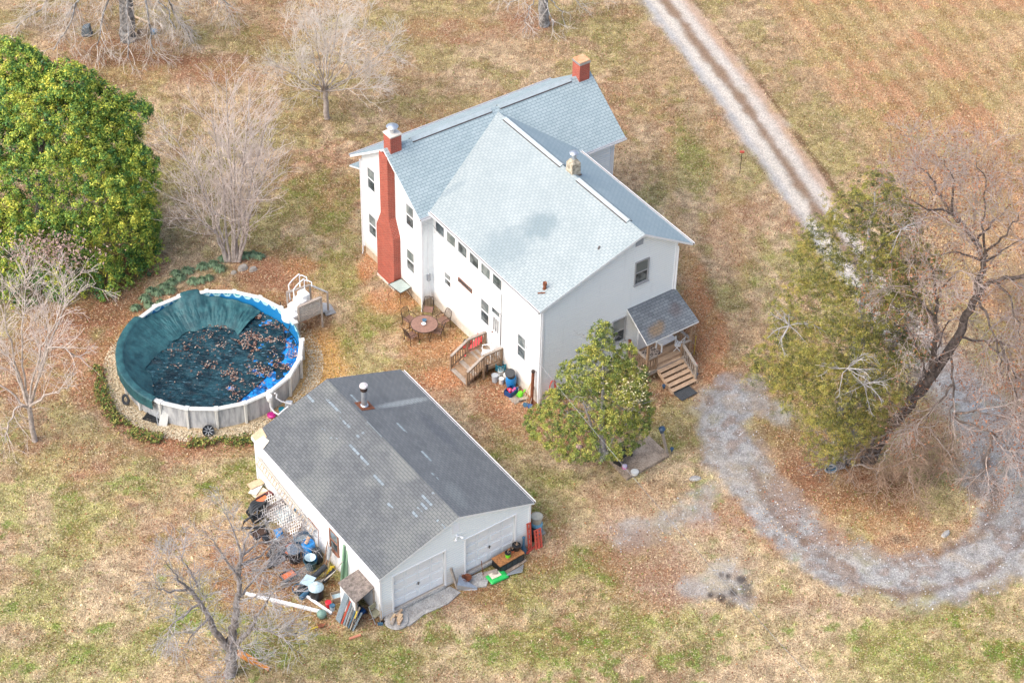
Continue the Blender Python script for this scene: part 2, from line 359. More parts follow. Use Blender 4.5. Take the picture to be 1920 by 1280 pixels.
    c = mixc(c, leaf*(.35+.6*sst(n3, .38, .6)), C_(176, 132, 104))
    c = mixc(c, leaf*sst(n2, .5, .62)*.6, C_(146, 104, 82))
    dirt = blobs(x, y, [(250, 110, 130, 26, .8), (420, 110, 80, 18, .7), (190, 150, 90, 18, .5), (170, 590, 90, 34, .85), (230, 545, 60, 30, .7), (545, 1040, 60, 60, .8), (490, 960, 30, 30, .6), (600, 1110, 40, 30, .6), (1300, 620, 38, 70, .7), (1320, 560, 26, 40, .6), (1620, 930, 110, 40, .7), (1520, 880, 60, 70, .7), (1370, 1120, 200, 12, .3), (470, 520, 60, 20, .5), (560, 640, 30, 40, .35)], .5, 8)
    c = mixc(c, dirt*.8, C_(128, 88, 66))
    clay = blobs(x, y, [(840, 705, 46, 20, .95), (690, 505, 22, 34, .9), (745, 560, 60, 28, .9), (800, 625, 60, 34, .75), (850, 650, 46, 24, .7), (1345, 620, 20, 44, .8), (1290, 640, 20, 60, .5), (120, 20, 60, 12, .4), (70, 130, 90, 40, .5), (560, 500, 36, 22, .7), (1240, 35, 12, 40, .5), (1305, 560, 36, 80, .9), (1335, 640, 40, 50, .9), (1335, 700, 50, 26, .8), (820, 640, 80, 34, .7), (700, 470, 26, 30, .8), (900, 690, 70, 26, .6), (960, 745, 50, 22, .5), (1020, 770, 40, 16, .5), (590, 650, 30, 30, .4)], .4, 9)
    c = mixc(c, clay*(.6+.4*n3), C_(196, 138, 98))
    # mown field beyond the drive: streaks running along the drive
    a0, a1 = G(1340, 0)[:2], G(1600, 400)[:2]; d = (a1-a0)/np.linalg.norm(a1-a0); s_ = (x-a0[0])*d[0]+(y-a0[1])*d[1]; q_ = (x-a0[0])*(-d[1])+(y-a0[1])*d[0]
    fld = sst(q_, 2.6, 4.2)*sst(y, -2, 6)
    st = fbm(s_*.3, q_, 1.3, 50, 3)
    c = mixc(c, fld*.85, C_(184, 154, 116)); c = mixc(c, fld*sst(st, .48, .62)*.55, C_(186, 138, 108)); c = mixc(c, fld*sst(n6, .47, .6)*.6, C_(166, 152, 102)); c = mixc(c, fld*(1-sst(n2, .3, .5))*.45, C_(206, 178, 144)); c = mixc(c, fld*sst(n3, .55, .66)*.4, C_(150, 112, 78))
    c = c*(1+fld*.10*np.sin(q_*6.283/1.15+n3*1.5))[..., None]
    # wheel lines in the side lawn
    for L in ([(1250, 260, .3), (1265, 420, .3), (1290, 520, .3)], [(1330, 230, .3), (1370, 420, .35), (1400, 560, .3)]):
        c = mixc(c, stroke(x, y, L, 12, .3, .3)*.45, C_(190, 158, 120))
    # pale fine gravel ring about the pool and its bare margin
    rr = np.hypot(x, y); an = np.arctan2(y, x)
    ring = (1-sst(rr+(n3-.5)*.6, 5.15, 5.45))*sst(rr, 4.2, 4.4)
    c = mixc(c, ring*.9*(.3+.7*(an > -3.2)*(an < 0)), C_(208, 190, 158))
    ring2 = (1-sst(rr+(n3-.5)*1.2, 5.9, 6.9))*sst(rr, 5, 5.4)
    c = mixc(c, ring2*.5, C_(170, 120, 88))
    east = (1-sst(rr+(n3-.5)*1.5, 5.8, 7.2))*sst(x, 2.5, 4.0)*sst(-y, -3.5, -1.5)*sst(rr, 4.3, 4.6)
    c = mixc(c, east*.85, C_(212, 170, 106))
    return c, green, leaf, n3
ROAD = [(1130, -150, 1.45), (1200, -60, 1.45), (1246, 0, 1.45), (1320, 96, 1.45), (1397, 197, 1.45), (1462, 292, 1.4), (1520, 377, 1.35), (1600, 490, 1.15), (1690, 610, 1.2), (1790, 715, 1.5), (1870, 820, 1.9)]
def shifted(L, off, wd):
    out = []
    for k, (a, b, w_) in enumerate(L):
        k0, k1 = max(k-1, 0), min(k+1, len(L)-1); d = G(*L[k1][:2])-G(*L[k0][:2]); d /= np.linalg.norm(d); out.append((G(a, b)[:2]+np.array([-d[1], d[0]])*off, wd))
    return out
def gravel_mask(x, y):
    L = [(ROAD, .95),
         ([(1700, 620, 1.0), (1800, 730, 1.5), (1880, 850, 1.9), (1925, 950, 2.2), (1890, 1030, 1.9), (1800, 1078, 1.4), (1690, 1088, 1.3), (1590, 1066, 1.3), (1505, 1015, 1.35), (1428, 935, 1.45), (1380, 850, 1.4), (1360, 780, 1.35), (1375, 740, 1.2)], 1.),
         ([(1340, 750, .8), (1400, 735, 1.1), (1445, 775, .8)], .7),
         ([(1180, 1000, .8), (1230, 985, .9), (1290, 965, 1.0), (1325, 930, .8)], .75), ([(1300, 1100, .6), (1360, 1085, 1.1), (1385, 1115, .7)], .8)]
    m = np.zeros_like(x)
    for k, (P, s) in enumerate(L): m = np.maximum(m, s*stroke(x, y, P, 60+k, .45, .5 if k == 0 else 1.0))
    return m
def full_ground(x, y):
    c, green, leaf, n3 = ground_color(x, y); g = gravel_mask(x, y); n5 = fbm(x, y, .8, 70, 3); n6 = fbm(x, y, 4, 75, 3)
    far = sst(y, 1, 8)
    gc = np.zeros_like(c)+np.array(C_(178, 172, 165)); gc = mixc(gc, sst(n6, .4, .6)*.6, C_(168, 169, 171)); gc = mixc(gc, sst(n5, .55, .68)*.55, C_(146, 120, 100)); gc = mixc(gc, far*.5, C_(205, 192, 180)); gc = gc*(.84+.3*sst(fbm(x, y, .3, 77, 2), .3, .7))[..., None]
    g2 = g*(.62+.38*sst(n5, .25, .5)); g2 = np.where(g > .97, np.maximum(g2, .62), g2)
    c = mixc(c, g2, gc)
    up_ = sst(y, 0, 5)
    c = mixc(c, up_*stroke(x, y, shifted(ROAD, -1.05, .28), 84, .25, .3)*.6, C_(186, 188, 190)); c = mixc(c, up_*stroke(x, y, shifted(ROAD, 1.25, .35), 85, .3, .3)*.7, C_(204, 170, 144))
    c = mixc(c, up_*stroke(x, y, shifted(ROAD, .62, .36), 82, .3, .25)*.75, C_(222, 212, 200)); c = mixc(c, up_*stroke(x, y, shifted(ROAD, -.62, .36), 83, .3, .25)*.85, C_(224, 214, 200))
    c = mixc(c, up_*stroke(x, y, shifted(ROAD, 0, .30), 80, .25, .35)*.9, C_(150, 122, 98)); c = mixc(c, up_*stroke(x, y, shifted(ROAD, 1.75, .10), 86, .16, .35)*.75, C_(108, 80, 60))
    for P, st in (([(1540, 1080, .1), (1700, 1118, .14), (1850, 1075, .14), (1930, 1000, .1)], .6), ([(1410, 880, .18), (1450, 960, .25), (1520, 1030, .2), (1600, 1068, .15)], .55),
                  ([(1340, 1118, .1), (1500, 1130, .2), (1700, 1160, .3), (1900, 1090, .3)], .35), ([(1750, 1040, .1), (1840, 1000, .25), (1870, 930, .2), (1850, 860, .15)], .6)):
        c = mixc(c, stroke(x, y, P, 81, .25, .35)*st, C_(122, 92, 70))
    c = mixc(c, blobs(x, y, [(1240, 1010, 130, 60, .8), (1330, 1040, 90, 80, .8), (1300, 1100, 100, 40, .8), (1600, 1140, 220, 16, .5)], .4, 23)*(.35+.45*sst(n5, .35, .65))*(1-g*.8), C_(186, 164, 148))
    c = mixc(c, blobs(x, y, [(1480, 900, 40, 90, .8), (1560, 1010, 60, 30, .6), (1700, 1030, 80, 22, .6), (1340, 700, 60, 30, .5), (1440, 830, 30, 50, .5), (1220, 1050, 70, 50, .7), (1250, 1130, 60, 26, .7)], .45, 19)*.6, C_(150, 112, 86))
    oil = blobs(x, y, [(1352, 1120, 11, 10, 1), (1375, 1110, 12, 9, 1), (1390, 1086, 14, 9, 1), (1365, 1080, 7, 7, 1), (1332, 1115, 8, 7, 1), (1352, 1077, 6, 5, .8), (1400, 1105, 14, 18, .7), (1370, 1132, 12, 7, .8), (1690, 1012, 20, 8, .6)], .25, 15)
    c = mixc(c, oil*.85, C_(72, 64, 62))
    return c, g, green, leaf
def axis_pts(a, b, st, far):
    core = np.arange(a, b+st/2, st); e = [st*1.3**k for k in range(1, 28)]
    lo = a-np.cumsum(e); hi = core[-1]+np.cumsum(e); lo = lo[lo > -far-200]; hi = hi[hi < far+300]
    return np.concatenate([lo[::-1], core, hi])
gx = axis_pts(-19, 48.5, .11, 900); gy = axis_pts(-22, 38.5, .11, 900)
GX, GY = np.meshgrid(gx, gy); gcol, gmask, ggreen, gleaf = full_ground(GX, GY)
GZ = (fbm(GX, GY, 1.6, 90)-.5)*.07; GZ = GZ*(np.abs(GX) < 60)
nx, ny = len(gx), len(gy); idx = np.arange(nx*ny).reshape(ny, nx)
Fq = np.stack([idx[:-1, :-1], idx[:-1, 1:], idx[1:, 1:], idx[1:, :-1]], -1).reshape(-1, 4)
a = N('ground_soil'); at = a.n('Attribute'); at.attribute_name = 'Col'; co = a.coord()
ga = a.n('Attribute'); ga.attribute_name = 'gravel'
f1 = a.ramp(a.noise(co, 16, 3, .75), .34, .66); f2 = a.ramp(a.noise(co, 5.5, 4, .7), .3, .7)
vo = a.n('TexVoronoi'); vo.inputs['Scale'].default_value = 17; a.l(co, vo.inputs['Vector'])
sp = a.n('SeparateColor'); a.l(vo.outputs['Color'], sp.inputs[0])
sp.inputs
c = a.mix(1., at.outputs['Color'], a.mix(f1, (.62, .59, .54), (1.42, 1.42, 1.42)), 'MULTIPLY')
c = a.mix(1., c, a.mix(f2, (.88, .87, .84), (1.16, 1.16, 1.17)), 'MULTIPLY')
c = a.mix(a.math('MULTIPLY', a.math('LESS_THAN', sp.outputs[0], .16), .45), c, C_(128, 84, 60))
c = a.mix(a.math('MULTIPLY', a.math('GREATER_THAN', sp.outputs[0], .87), .5), c, C_(222, 200, 165))
peb = a.mix(sp.outputs[1], (.74, .74, .745), (1.18, 1.19, 1.20)); c2 = a.mix(1., at.outputs['Color'], peb, 'MULTIPLY')
c = a.mix(ga.outputs['Fac'], c, c2)
a.l(c, a.b.inputs['Base Color']); a.b.inputs['Roughness'].default_value = .95; a.b.inputs['Specular IOR Level'].default_value = .15
a.bump(a.math('ADD', f1, a.math('MULTIPLY', f2, .8)), .7, .06)
ground = np_mesh('ground', np.stack([GX, GY, GZ], -1).reshape(-1, 3), Fq, a.m, col=gcol.reshape(-1, 3), smooth=True)
ga_ = ground.data.attributes.new('gravel', 'FLOAT', 'POINT'); ga_.data.foreach_set('value', gmask.ravel().astype(np.float32))
ground['kind'] = 'structure'

def cards(name, P, size, colr, label, flat=.35, asp=1., cat='ground cover', lift=.02, tri=False):
    """many small leaf-like quads lying about"""
    n = len(P); th = rng.random(n)*6.283; tl = (rng.random(n)-.5)*2*flat; t2 = (rng.random(n)-.5)*2*flat
    u = np.stack([np.cos(th), np.sin(th), tl], -1)*size[:, None]*.5; v = np.stack([-np.sin(th), np.cos(th), t2], -1)*size[:, None]*.5*asp
    V = np.stack([P-u, P-v*.8, P+u, P+v*.8], 1).reshape(-1, 3); V[:, 2] += lift+np.abs(size).repeat(4)*flat*.5
    o = np_mesh(name, V, np.arange(n*4).reshape(-1, 4), attr_mat(name+'_mat', .85, .1, spec=.12), col=np.repeat(colr, 4, 0))
    o['kind'] = 'stuff'; return tag(o, label, cat)
def inside_buildings(x, y):
    m = np.hypot(x, y) < 4.7
    for O, A, W0, V0, W1, V1 in ((HO, HA, 0, 0, 11.8, 5.6), (HO, HA, .66, 5.5, 8.6, 15), (GO, GA, 0, 0, 7.9, 10.6)):
        u = (x-O[0])*math.cos(A)+(y-O[1])*math.sin(A); v = (x-O[0])*math.sin(A)-(y-O[1])*math.cos(A)
        m = m | ((u > W0) & (u < W1) & (v > V0) & (v < V1))
    return m
n = 420000
x = rng.uniform(-18.5, 47.5, n); y = rng.uniform(-21.5, 37.5, n)
cc, gm, gr, lf = full_ground(x, y); keep = (gm < rng.random(n)*.7+.12) & ~inside_buildings(x, y) & (rng.random(n) > lf*.35)
x, y, cc, gr = x[keep], y[keep], cc[keep], gr[keep]; n = len(x)
jit = rng.normal(1, .27, (n, 1))*(1+rng.normal(0, .035, (n, 3)))
cell = vnoise(x, y, .16, 98)
col = np.clip(cc*jit*1.2*(.72+.6*cell[:, None]), .01, .9); ps = rng.random(n) < .10; col[ps] = np.array(C_(224, 204, 172))*rng.uniform(.8, 1.1, (ps.sum(), 1)); ps = rng.random(n) < .10; col[ps] = np.array(C_(128, 96, 72))*rng.uniform(.6, 1.1, (ps.sum(), 1))
gsel = rng.random(n) < (.06+gr*.35); col[gsel] = np.array(C_(112, 134, 62))*rng.uniform(.6, 1.25, (gsel.sum(), 1))
ht = rng.uniform(.03, .075, n); wd = rng.uniform(.03, .07, n); th = rng.random(n)*6.283; lean = rng.normal(0, .6, (n, 2))
P0 = np.stack([x, y, np.full(n, -.01)], -1); s1 = np.stack([np.cos(th), np.sin(th), 0*th], -1)*wd[:, None]*.5
V = np.stack([P0-s1, P0+s1, P0+np.concatenate([lean*ht[:, None], ht[:, None]], 1)], 1).reshape(-1, 3); V[2::3, 2] += .02; V[:, 2] += .01
gz = (fbm(V[:, 0], V[:, 1], 1.6, 90)-.5)*.07; V[:, 2] += gz
go = np_mesh('grass', V, np.arange(n*3).reshape(-1, 3), attr_mat('grass_blades', .8, .05, spec=.15), col=np.repeat(col, 3, 0)); go['kind'] = 'stuff'; tag(go, 'short dormant tan and green lawn grass over the whole yard', 'grass')
n = 90000
x = rng.uniform(-18.5, 47.5, n); y = rng.uniform(-21.5, 37.5, n); cc, gm, gr, lf = full_ground(x, y)
keep = (rng.random(n) < .10+lf*.8-gm*.3) & ~inside_buildings(x, y); x, y = x[keep], y[keep]; n = len(x)
pal = np.array([C_(150, 96, 66), C_(178, 128, 88), C_(205, 168, 124), C_(122, 76, 58), C_(186, 124, 96), C_(222, 196, 160)]); pc = pal[rng.integers(0, 6, n)]*rng.uniform(.75, 1.15, (n, 1))
cards('fallen_leaves', np.stack([x, y, (fbm(x, y, 1.6, 90)-.5)*.07], -1), rng.uniform(.06, .13, n), pc, 'brown and tan fallen leaves scattered over the lawn and beds', .35, .7, 'leaves')
n = 60000
x = rng.uniform(2, 47.5, n); y = rng.uniform(-21.5, 37.5, n); gm = gravel_mask(x, y)
keep = rng.random(n) < gm*np.where(y > 5, .12, 1.1)-.1; x, y = x[keep], y[keep]; n = len(x)
pc = np.array(C_(190, 190, 192))*rng.uniform(.6, 1.25, (n, 1)); pc[y > 3] *= np.array([1.14, 1.04, .94])
cards('gravel', np.stack([x, y, (fbm(x, y, 1.6, 90)-.5)*.07], -1), rng.uniform(.04, .10, n), np.clip(pc, 0, .95), 'loose grey crushed stone on the looping driveway', .5, .9, 'gravel', .01)
th_ = rng.uniform(0, 6.283, 9000); rd_ = rng.uniform(4.68, 5.45, 9000); x = rd_*np.cos(th_); y = rd_*np.sin(th_)
k_ = rng.random(9000) < np.where(y < 1.5, .9, .35); x, y = x[k_], y[k_]
cards('pebbles', np.stack([x, y, 0*x+.02], -1), rng.uniform(.05, .1, len(x)), np.array(C_(222, 206, 176))*rng.uniform(.6, 1.15, (len(x), 1)), 'cream pebble band round the foot of the swimming pool', .4, .9, 'pebbles', .01)

# ------------------------------------------------------------------ buildings
LAP = .14
def siding(mb, fr3, a0, a1, z0, z1, rng_fn=None, m=None, out=.022, led=None):
    """lapped clapboards: fr3(a, out, z) -> local point; every course tilts out at its lower edge"""
    z = z0
    while z < z1-.01:
        zt = min(z+LAP, z1); lo, hi = (a0, a1) if rng_fn is None else rng_fn(z)
        lo2, hi2 = (a0, a1) if rng_fn is None else rng_fn(zt)
        if hi2-lo2 > .02:
            zk = z+(zt-z)*.76; k = .76; lk, hk = lo+(lo2-lo)*k, hi+(hi2-hi)*k
            mb.face([fr3(lo, out, z), fr3(hi, out, z), fr3(hk, out*.85, zk), fr3(lk, out*.85, zk)], m)
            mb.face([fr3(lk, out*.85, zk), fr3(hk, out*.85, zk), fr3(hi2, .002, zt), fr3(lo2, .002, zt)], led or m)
            mb.face([fr3(lo, .0, z), fr3(hi, .0, z), fr3(hi, out, z), fr3(lo, out, z)], m)
        z += LAP
def wallbox(mb, pts_bottom, z0, z1, m): mb.hexa([(p[0], p[1], z0) for p in pts_bottom], [(p[0], p[1], z1) for p in pts_bottom], m)
def window(parent, fr3, a0, a1, z0, z1, split=True, frame=m_trim, glass=(m_glassc, m_glass), fw_=.075, sill=True, label=None):
    """sash window standing 5 cm proud of the cladding with two recessed panes"""
    mb = MB(); q = lambda a, o, z: fr3(a, o, z)
    def bx(A0, A1, o0, o1, Z0, Z1, mt): mb.hexa([q(A0, o0, Z0), q(A1, o0, Z0), q(A1, o1, Z0), q(A0, o1, Z0)], [q(A0, o0, Z1), q(A1, o0, Z1), q(A1, o1, Z1), q(A0, o1, Z1)], mt)
    f = fw_; bx(a0-f, a0, 0, .07, z0-f, z1+f, frame); bx(a1, a1+f, 0, .07, z0-f, z1+f, frame); bx(a0, a1, 0, .07, z1, z1+f, frame); bx(a0, a1, 0, .07, z0-f, z0, frame)
    if sill: bx(a0-f-.03, a1+f+.03, 0, .11, z0-f-.04, z0-f, frame)
    zm = (z0+z1)/2
    if split: bx(a0, a1, .02, .055, zm-.025, zm+.025, frame)
    t = .03; bx(a0, a0+t, .015, .05, z0, z1, frame); bx(a1-t, a1, .015, .05, z0, z1, frame)
    o = mb.build('window', None, parent)
    if label: o['label'] = label
    for k, (Z0, Z1, g) in enumerate(((zm+.025, z1, glass[0]), (z0, zm-.025, glass[1])) if split else ((z0, z1, glass[1]),)):
        p = MB(); p.hexa([q(a0+t, .018, Z0), q(a1-t, .018, Z0), q(a1-t, .032-.01*k, Z0), q(a0+t, .032-.01*k, Z0)], [q(a0+t, .018, Z1), q(a1-t, .018, Z1), q(a1-t, .032-.01*k, Z1), q(a0+t, .032-.01*k, Z1)], g)
        p.build('pane', None, o)
    return o
house = thing('farmhouse', 'white two storey clapboard farmhouse with blue grey shingle roofs, brick chimneys and a front porch', 'house', HO, HA)
L3 = lambda u, v, z: (u, -v, z)
MW, WD, U0, U1, V1 = 11.8, 5.57, .66, 8.59, 14.97
RZ, REZ, RV = 8.50, 6.2, 2.78             # main roof ridge height, eave height, ridge position
WRZ, WRU, LEU, LEZ, REU, REZ2 = 8.33, 6.33, .30, 6.32, 9.38, 6.45
zmain = lambda v: RZ-abs(v-RV)*(RZ-REZ)/(RV+.47)
zwing = lambda u: WRZ-(WRU-u)*(WRZ-LEZ)/(WRU-LEU) if u < WRU else WRZ-(u-WRU)*(WRZ-REZ2)/(REU-WRU)
# walls
mb = MB()
wallbox(mb, [(0, 0), (MW, 0), (MW, -WD), (0, -WD)], .5, 6.1, m_side)
def gable_core(u):
    b = [L3(u, .0, 6.05), L3(u, WD, 6.05), L3(u, RV, RZ-.2)]; return b
mb.hexa([L3(.002, .02, 6.0), L3(.002, WD-.02, 6.0), L3(.002, RV, RZ-.2)], [L3(MW-.002, .02, 6.0), L3(MW-.002, WD-.02, 6.0), L3(MW-.002, RV, RZ-.2)], m_side)
wallbox(mb, [(U0, -WD+.1), (U1, -WD+.1), (U1, -V1), (U0, -V1)], .5, 6.25, m_side)
mb.hexa([L3(U0, WD+.2, 6.2), L3(U1, WD+.2, 6.2), L3(U1, WD+.2, zwing(U1)-.12), L3(WRU, WD+.2, WRZ-.12), L3(U0, WD+.2, zwing(U0)-.12)],
        [L3(U0, V1, 6.2), L3(U1, V1, 6.2), L3(U1, V1, zwing(U1)-.12), L3(WRU, V1, WRZ-.12), L3(U0, V1, zwing(U0)-.12)], m_side)
# cladding: left gable end (faces -u), its return, wing left wall, wing gable (faces +v), wing right wall, main right return, rear
gf = lambda z: (0, WD) if z < 6.05 else (RV-(RZ-z-.12)/.72, RV+(RZ-z-.12)/.72)
siding(mb, lambda a, o, z: L3(-o, a, z), 0, WD, .55, RZ-.15, lambda z: (max(0, gf(z)[0]), min(WD, gf(z)[1])), m_side)
siding(mb, lambda a, o, z: L3(MW+o, a, z), 0, WD, .55, RZ-.15, lambda z: (max(0, gf(z)[0]), min(WD, gf(z)[1])), m_side)
siding(mb, lambda a, o, z: L3(a, WD+o, z), 0, U0, .55, 6.2, None, m_side)
siding(mb, lambda a, o, z: L3(U0-o, a, z), WD, V1, .55, zwing(U0)-.05, None, m_side)
siding(mb, lambda a, o, z: L3(a, WD+o, z), U1, MW, .55, 6.2, None, m_side, .022, m_edge_shade)
siding(mb, lambda a, o, z: L3(U1+o, a, z), WD, V1, .55, zwing(U1)-.05, None, m_side)
siding(mb, lambda a, o, z: L3(a, -o, z), 0, MW, .55, 6.1, None, m_side)
def wg(z):
    lo, hi = U0, U1
    if z > zwing(U0)-.1: lo = WRU-(WRZ-.1-z)*(WRU-LEU)/(WRZ-LEZ)
    if z > zwing(U1)-.1: hi = WRU+(WRZ-.1-z)*(REU-WRU)/(WRZ-REZ2)
    return max(lo, U0), min(hi, U1)
siding(mb, lambda a, o, z: L3(a, V1+o, z), U0, U1, .55, WRZ-.15, wg, m_side, .022, m_edge_shade)
# corner boards
for (u, v) in ((0, 0), (0, WD), (MW, 0), (MW, WD), (U0, V1), (U1, V1)):
    zt = 6.1 if v < 6 else (6.25 if u < 1 else 6.75)
    s_ = .055; mb.box(u-s_, u+s_, -v-s_, -v+s_, .5, zt, m_trim)
mb.build('wall', None, house)
mb = MB()
wallbox(mb, [(.03, -.03), (MW-.03, -.03), (MW-.03, -WD+.03), (.03, -WD+.03)], -.2, .55, m_found)
wallbox(mb, [(U0+.03, -WD+.1), (U1-.03, -WD+.1), (U1-.03, -V1+.03), (U0+.03, -V1+.03)], -.2, .55, m_foundw)
mb.build('foundation', None, house)
# main roof
mb = MB(); th = .13
UA, UB = -.42, 12.32
ev = -.47; ev2 = 2*RV+.47
mb.slab([L3(UB, ev2, REZ), L3(UA, ev2, REZ), L3(UA, RV, RZ), L3(UB, RV, RZ)][::1], th, m_roof_h, m_trim)
mb.slab([L3(UA, ev, REZ), L3(UB, ev, REZ), L3(UB, RV, RZ), L3(UA, RV, RZ)], th, m_roof_h, m_trim)
roof = mb.build('roof', None, house, recalc=False); roof['label'] = 'blue grey shingled roof of the rear block'
# wing roof
mb = MB(); VS, VE = 2.95, V1+.28
mb.slab([L3(LEU, VS+2.3, LEZ), L3(LEU, VE, LEZ), L3(WRU, VE, WRZ), L3(WRU, VS, WRZ)], .12, m_roof_w, m_trim)
wroof = mb.build('roof', None, house, recalc=False); wroof['label'] = 'pale grey broad roof slope of the front wing with a damp stain'
mb = MB(); mb.slab([L3(REU, VE, REZ2), L3(REU, VS+2.2, REZ2), L3(WRU, VS, WRZ), L3(WRU, VE, WRZ)], .12, m_roof_r, m_trim)
wroof2 = mb.build('roof', None, house, recalc=False); wroof2['label'] = 'narrow weathered roof slope on the driveway side of the wing'
# ridge vents: raised metal caps with a dark slot along the near edge
def ridge_vent(P, Q, side, parent):
    mb = MB(); P = Vector(P); Q = Vector(Q); s1 = Vector(side[0]); s2 = Vector(side[1])
    up = Vector((0, 0, .045)); c0 = up*1.6
    for sv in (s1, s2):
        mb.face([P+c0, Q+c0, Q+sv+up, P+sv+up], m_cap); mb.face([P+sv+up, Q+sv+up, Q+sv*1.02, P+sv*1.02], m_gutter)
        mb.bar(P+sv*1.05+Vector((0, 0, .015)), Q+sv*1.05+Vector((0, 0, .015)), .05, .03, m_gutter)
    mb.face([P+c0, P+s1+up, P, P+s2+up], m_cap); mb.face([Q+c0, Q+s1+up, Q, Q+s2+up], m_cap)
    return mb.build('ridge_vent', None, parent)
sm = (RZ-REZ)/(RV+.47)
ridge_vent(L3(1.2, RV, RZ), L3(6.0, RV, RZ), (L3(0, .17, -.17*sm), L3(0, -.17, -.17*sm)), roof)
ridge_vent(L3(6.5, RV, RZ), L3(11.0, RV, RZ), (L3(0, .17, -.17*sm), L3(0, -.17, -.17*sm)), roof)
sl1 = (WRZ-LEZ)/(WRU-LEU); sl2 = (WRZ-REZ2)/(REU-WRU)
for v0, v1 in ((3.7, 8.6), (9.95, 14.0)):
    ridge_vent(L3(WRU, v0, WRZ), L3(WRU, v1, WRZ), (L3(-.17, 0, -.17*sl1), L3(.16, 0, -.16*sl2)), wroof)
# flared valleys: sheets that sweep the wing roof up into the main slope
# gutters
def gutter(P, Q, parent, m=m_trim):
    mb = MB(); P = Vector(P); Q = Vector(Q); d = (Q-P).normalized(); s_ = d.cross(Vector((0, 0, 1)))
    mb.bar(P+Vector((0, 0, -.11)), Q+Vector((0, 0, -.11)), .11, .012, m); mb.bar(P+s_*.055+Vector((0, 0, -.055)), Q+s_*.055+Vector((0, 0, -.055)), .012, .11, m); mb.bar(P-s_*.055+Vector((0, 0, -.055)), Q-s_*.055+Vector((0, 0, -.055)), .012, .11, m)
    mb.bar(P+Vector((0, 0, -.085)), Q+Vector((0, 0, -.085)), .09, .03, m_gutter)
    return mb.build('gutter', None, parent)
gutter(L3(LEU-.07, 5.6, LEZ+.01), L3(LEU-.07, VE, LEZ+.01), house)
gutter(L3(UA, ev2+.07, REZ+.01), L3(.2, ev2+.07, REZ+.01), house)
gutter(L3(REU+.07, 6.0, REZ2+.01), L3(REU+.07, VE, REZ2+.01), house)
gutter(L3(9.4, ev2+.07, REZ+.01), L3(UB, ev2+.07, REZ+.01), house)
gutter(L3(UA, ev-.07, REZ+.01), L3(UB, ev-.07, REZ+.01), house)
for (u, v, zt) in ((-.10, WD+.10, 6.05), (U0-.10, V1-.02, 6.2), (MW+.08, WD+.08, 6.05), (U1+.09, V1+.07, 6.4), (-.08, -.08, 6.0)):
    mb = MB(); mb.tube([L3(u-.03, v, zt+.05), L3(u, v, zt-.1), L3(u, v, .12), L3(u-.12, v+.12, .04)], .042, 8, m_trim); mb.build('downspout', None, house, smooth=True)
mb = MB(); mb.tube([L3(U0-.05, 11.62, 6.1), L3(U0-.05, 11.66, 1.6)], .014, 6, m_gutter); mb.build('cable', None, house)
# windows of the left gable end
fa = lambda a, o, z: L3(-o, a, z)
for a0, a1, z0, z1 in ((.55, 1.25, 4.66, 5.98), (.55, 1.25, 1.72, 3.02), (4.18, 4.88, 4.62, 5.94), (4.18, 4.88, 1.78, 3.08)):
    window(house, fa, a0, a1, z0, z1)
# left wall of the wing
fb = lambda a, o, z: L3(U0-o, a, z)
mb = MB()
mb.hexa([fb(5.72, .0, 4.80), fb(11.75, .0, 4.80), fb(11.75, .09, 4.84), fb(5.72, .09, 4.84)], [fb(5.72, .0, 4.86), fb(11.75, .0, 4.86), fb(11.75, .09, 4.87), fb(5.72, .09, 4.87)], m_trim)
mb.build('sill', None, house)
for k, a0 in enumerate((5.86, 6.86, 7.86, 8.88, 9.88, 10.86)):
    window(house, fb, a0, a0+.80, 4.97, 6.14, split=False, sill=False, fw_=.06, glass=(m_glass, (m_glass, m_glassc, m_glass)[k % 3]))
window(house, fb, 6.66, 7.24, 2.16, 2.92); 
o = window(house, fb, 7.95, 9.08, 3.16, 3.34, split=False, sill=False, frame=M('brown_frame', (.20, .10, .07), .6), fw_=.04); o['label'] = 'slim brown horizontal slot window'
window(house, fb, 9.90, 10.62, 2.02, 3.42)
window(house, fb, 13.06, 13.72, 2.0, 3.38)
window(house, fb, 13.08, 13.74, 5.62, 5.86, split=False)
# back door with transom and tall lights
mb = MB(); q = fb
def bxq(mb, q, A0, A1, o0, o1, Z0, Z1, mt): mb.hexa([q(A0, o0, Z0), q(A1, o0, Z0), q(A1, o1, Z0), q(A0, o1, Z0)], [q(A0, o0, Z1), q(A1, o0, Z1), q(A1, o1, Z1), q(A0, o1, Z1)], mt)
bxq(mb, q, 10.80, 10.88, 0, .08, .74, 3.62, m_trim); bxq(mb, q, 11.56, 11.64, 0, .08, .74, 3.62, m_trim); bxq(mb, q, 10.88, 11.56, 0, .08, 3.54, 3.62, m_trim); bxq(mb, q, 10.88, 11.56, 0, .07, 3.12, 3.2, m_trim)
bxq(mb, q, 10.88, 11.56, .0, .035, .74, 3.12, m_white)
door = mb.build('door', None, house)
for k in range(3): p = MB(); bxq(p, q, 11.0+k*.17, 11.09+k*.17, .02, .045, 2.15, 2.95, m_glass); p.build('pane', None, door)
p = MB(); bxq(p, q, 10.89, 11.55, .02, .04, 3.21, 3.53, m_glass); p.build('pane', None, door)
p = MB(); p.lathe([(.0, 0), (.035, .01), (.04, .05), (.0, .07)], 10, q(10.96, .035, 1.95), m_rust, (-1, 0, 0)); p.build('handle', None, door)
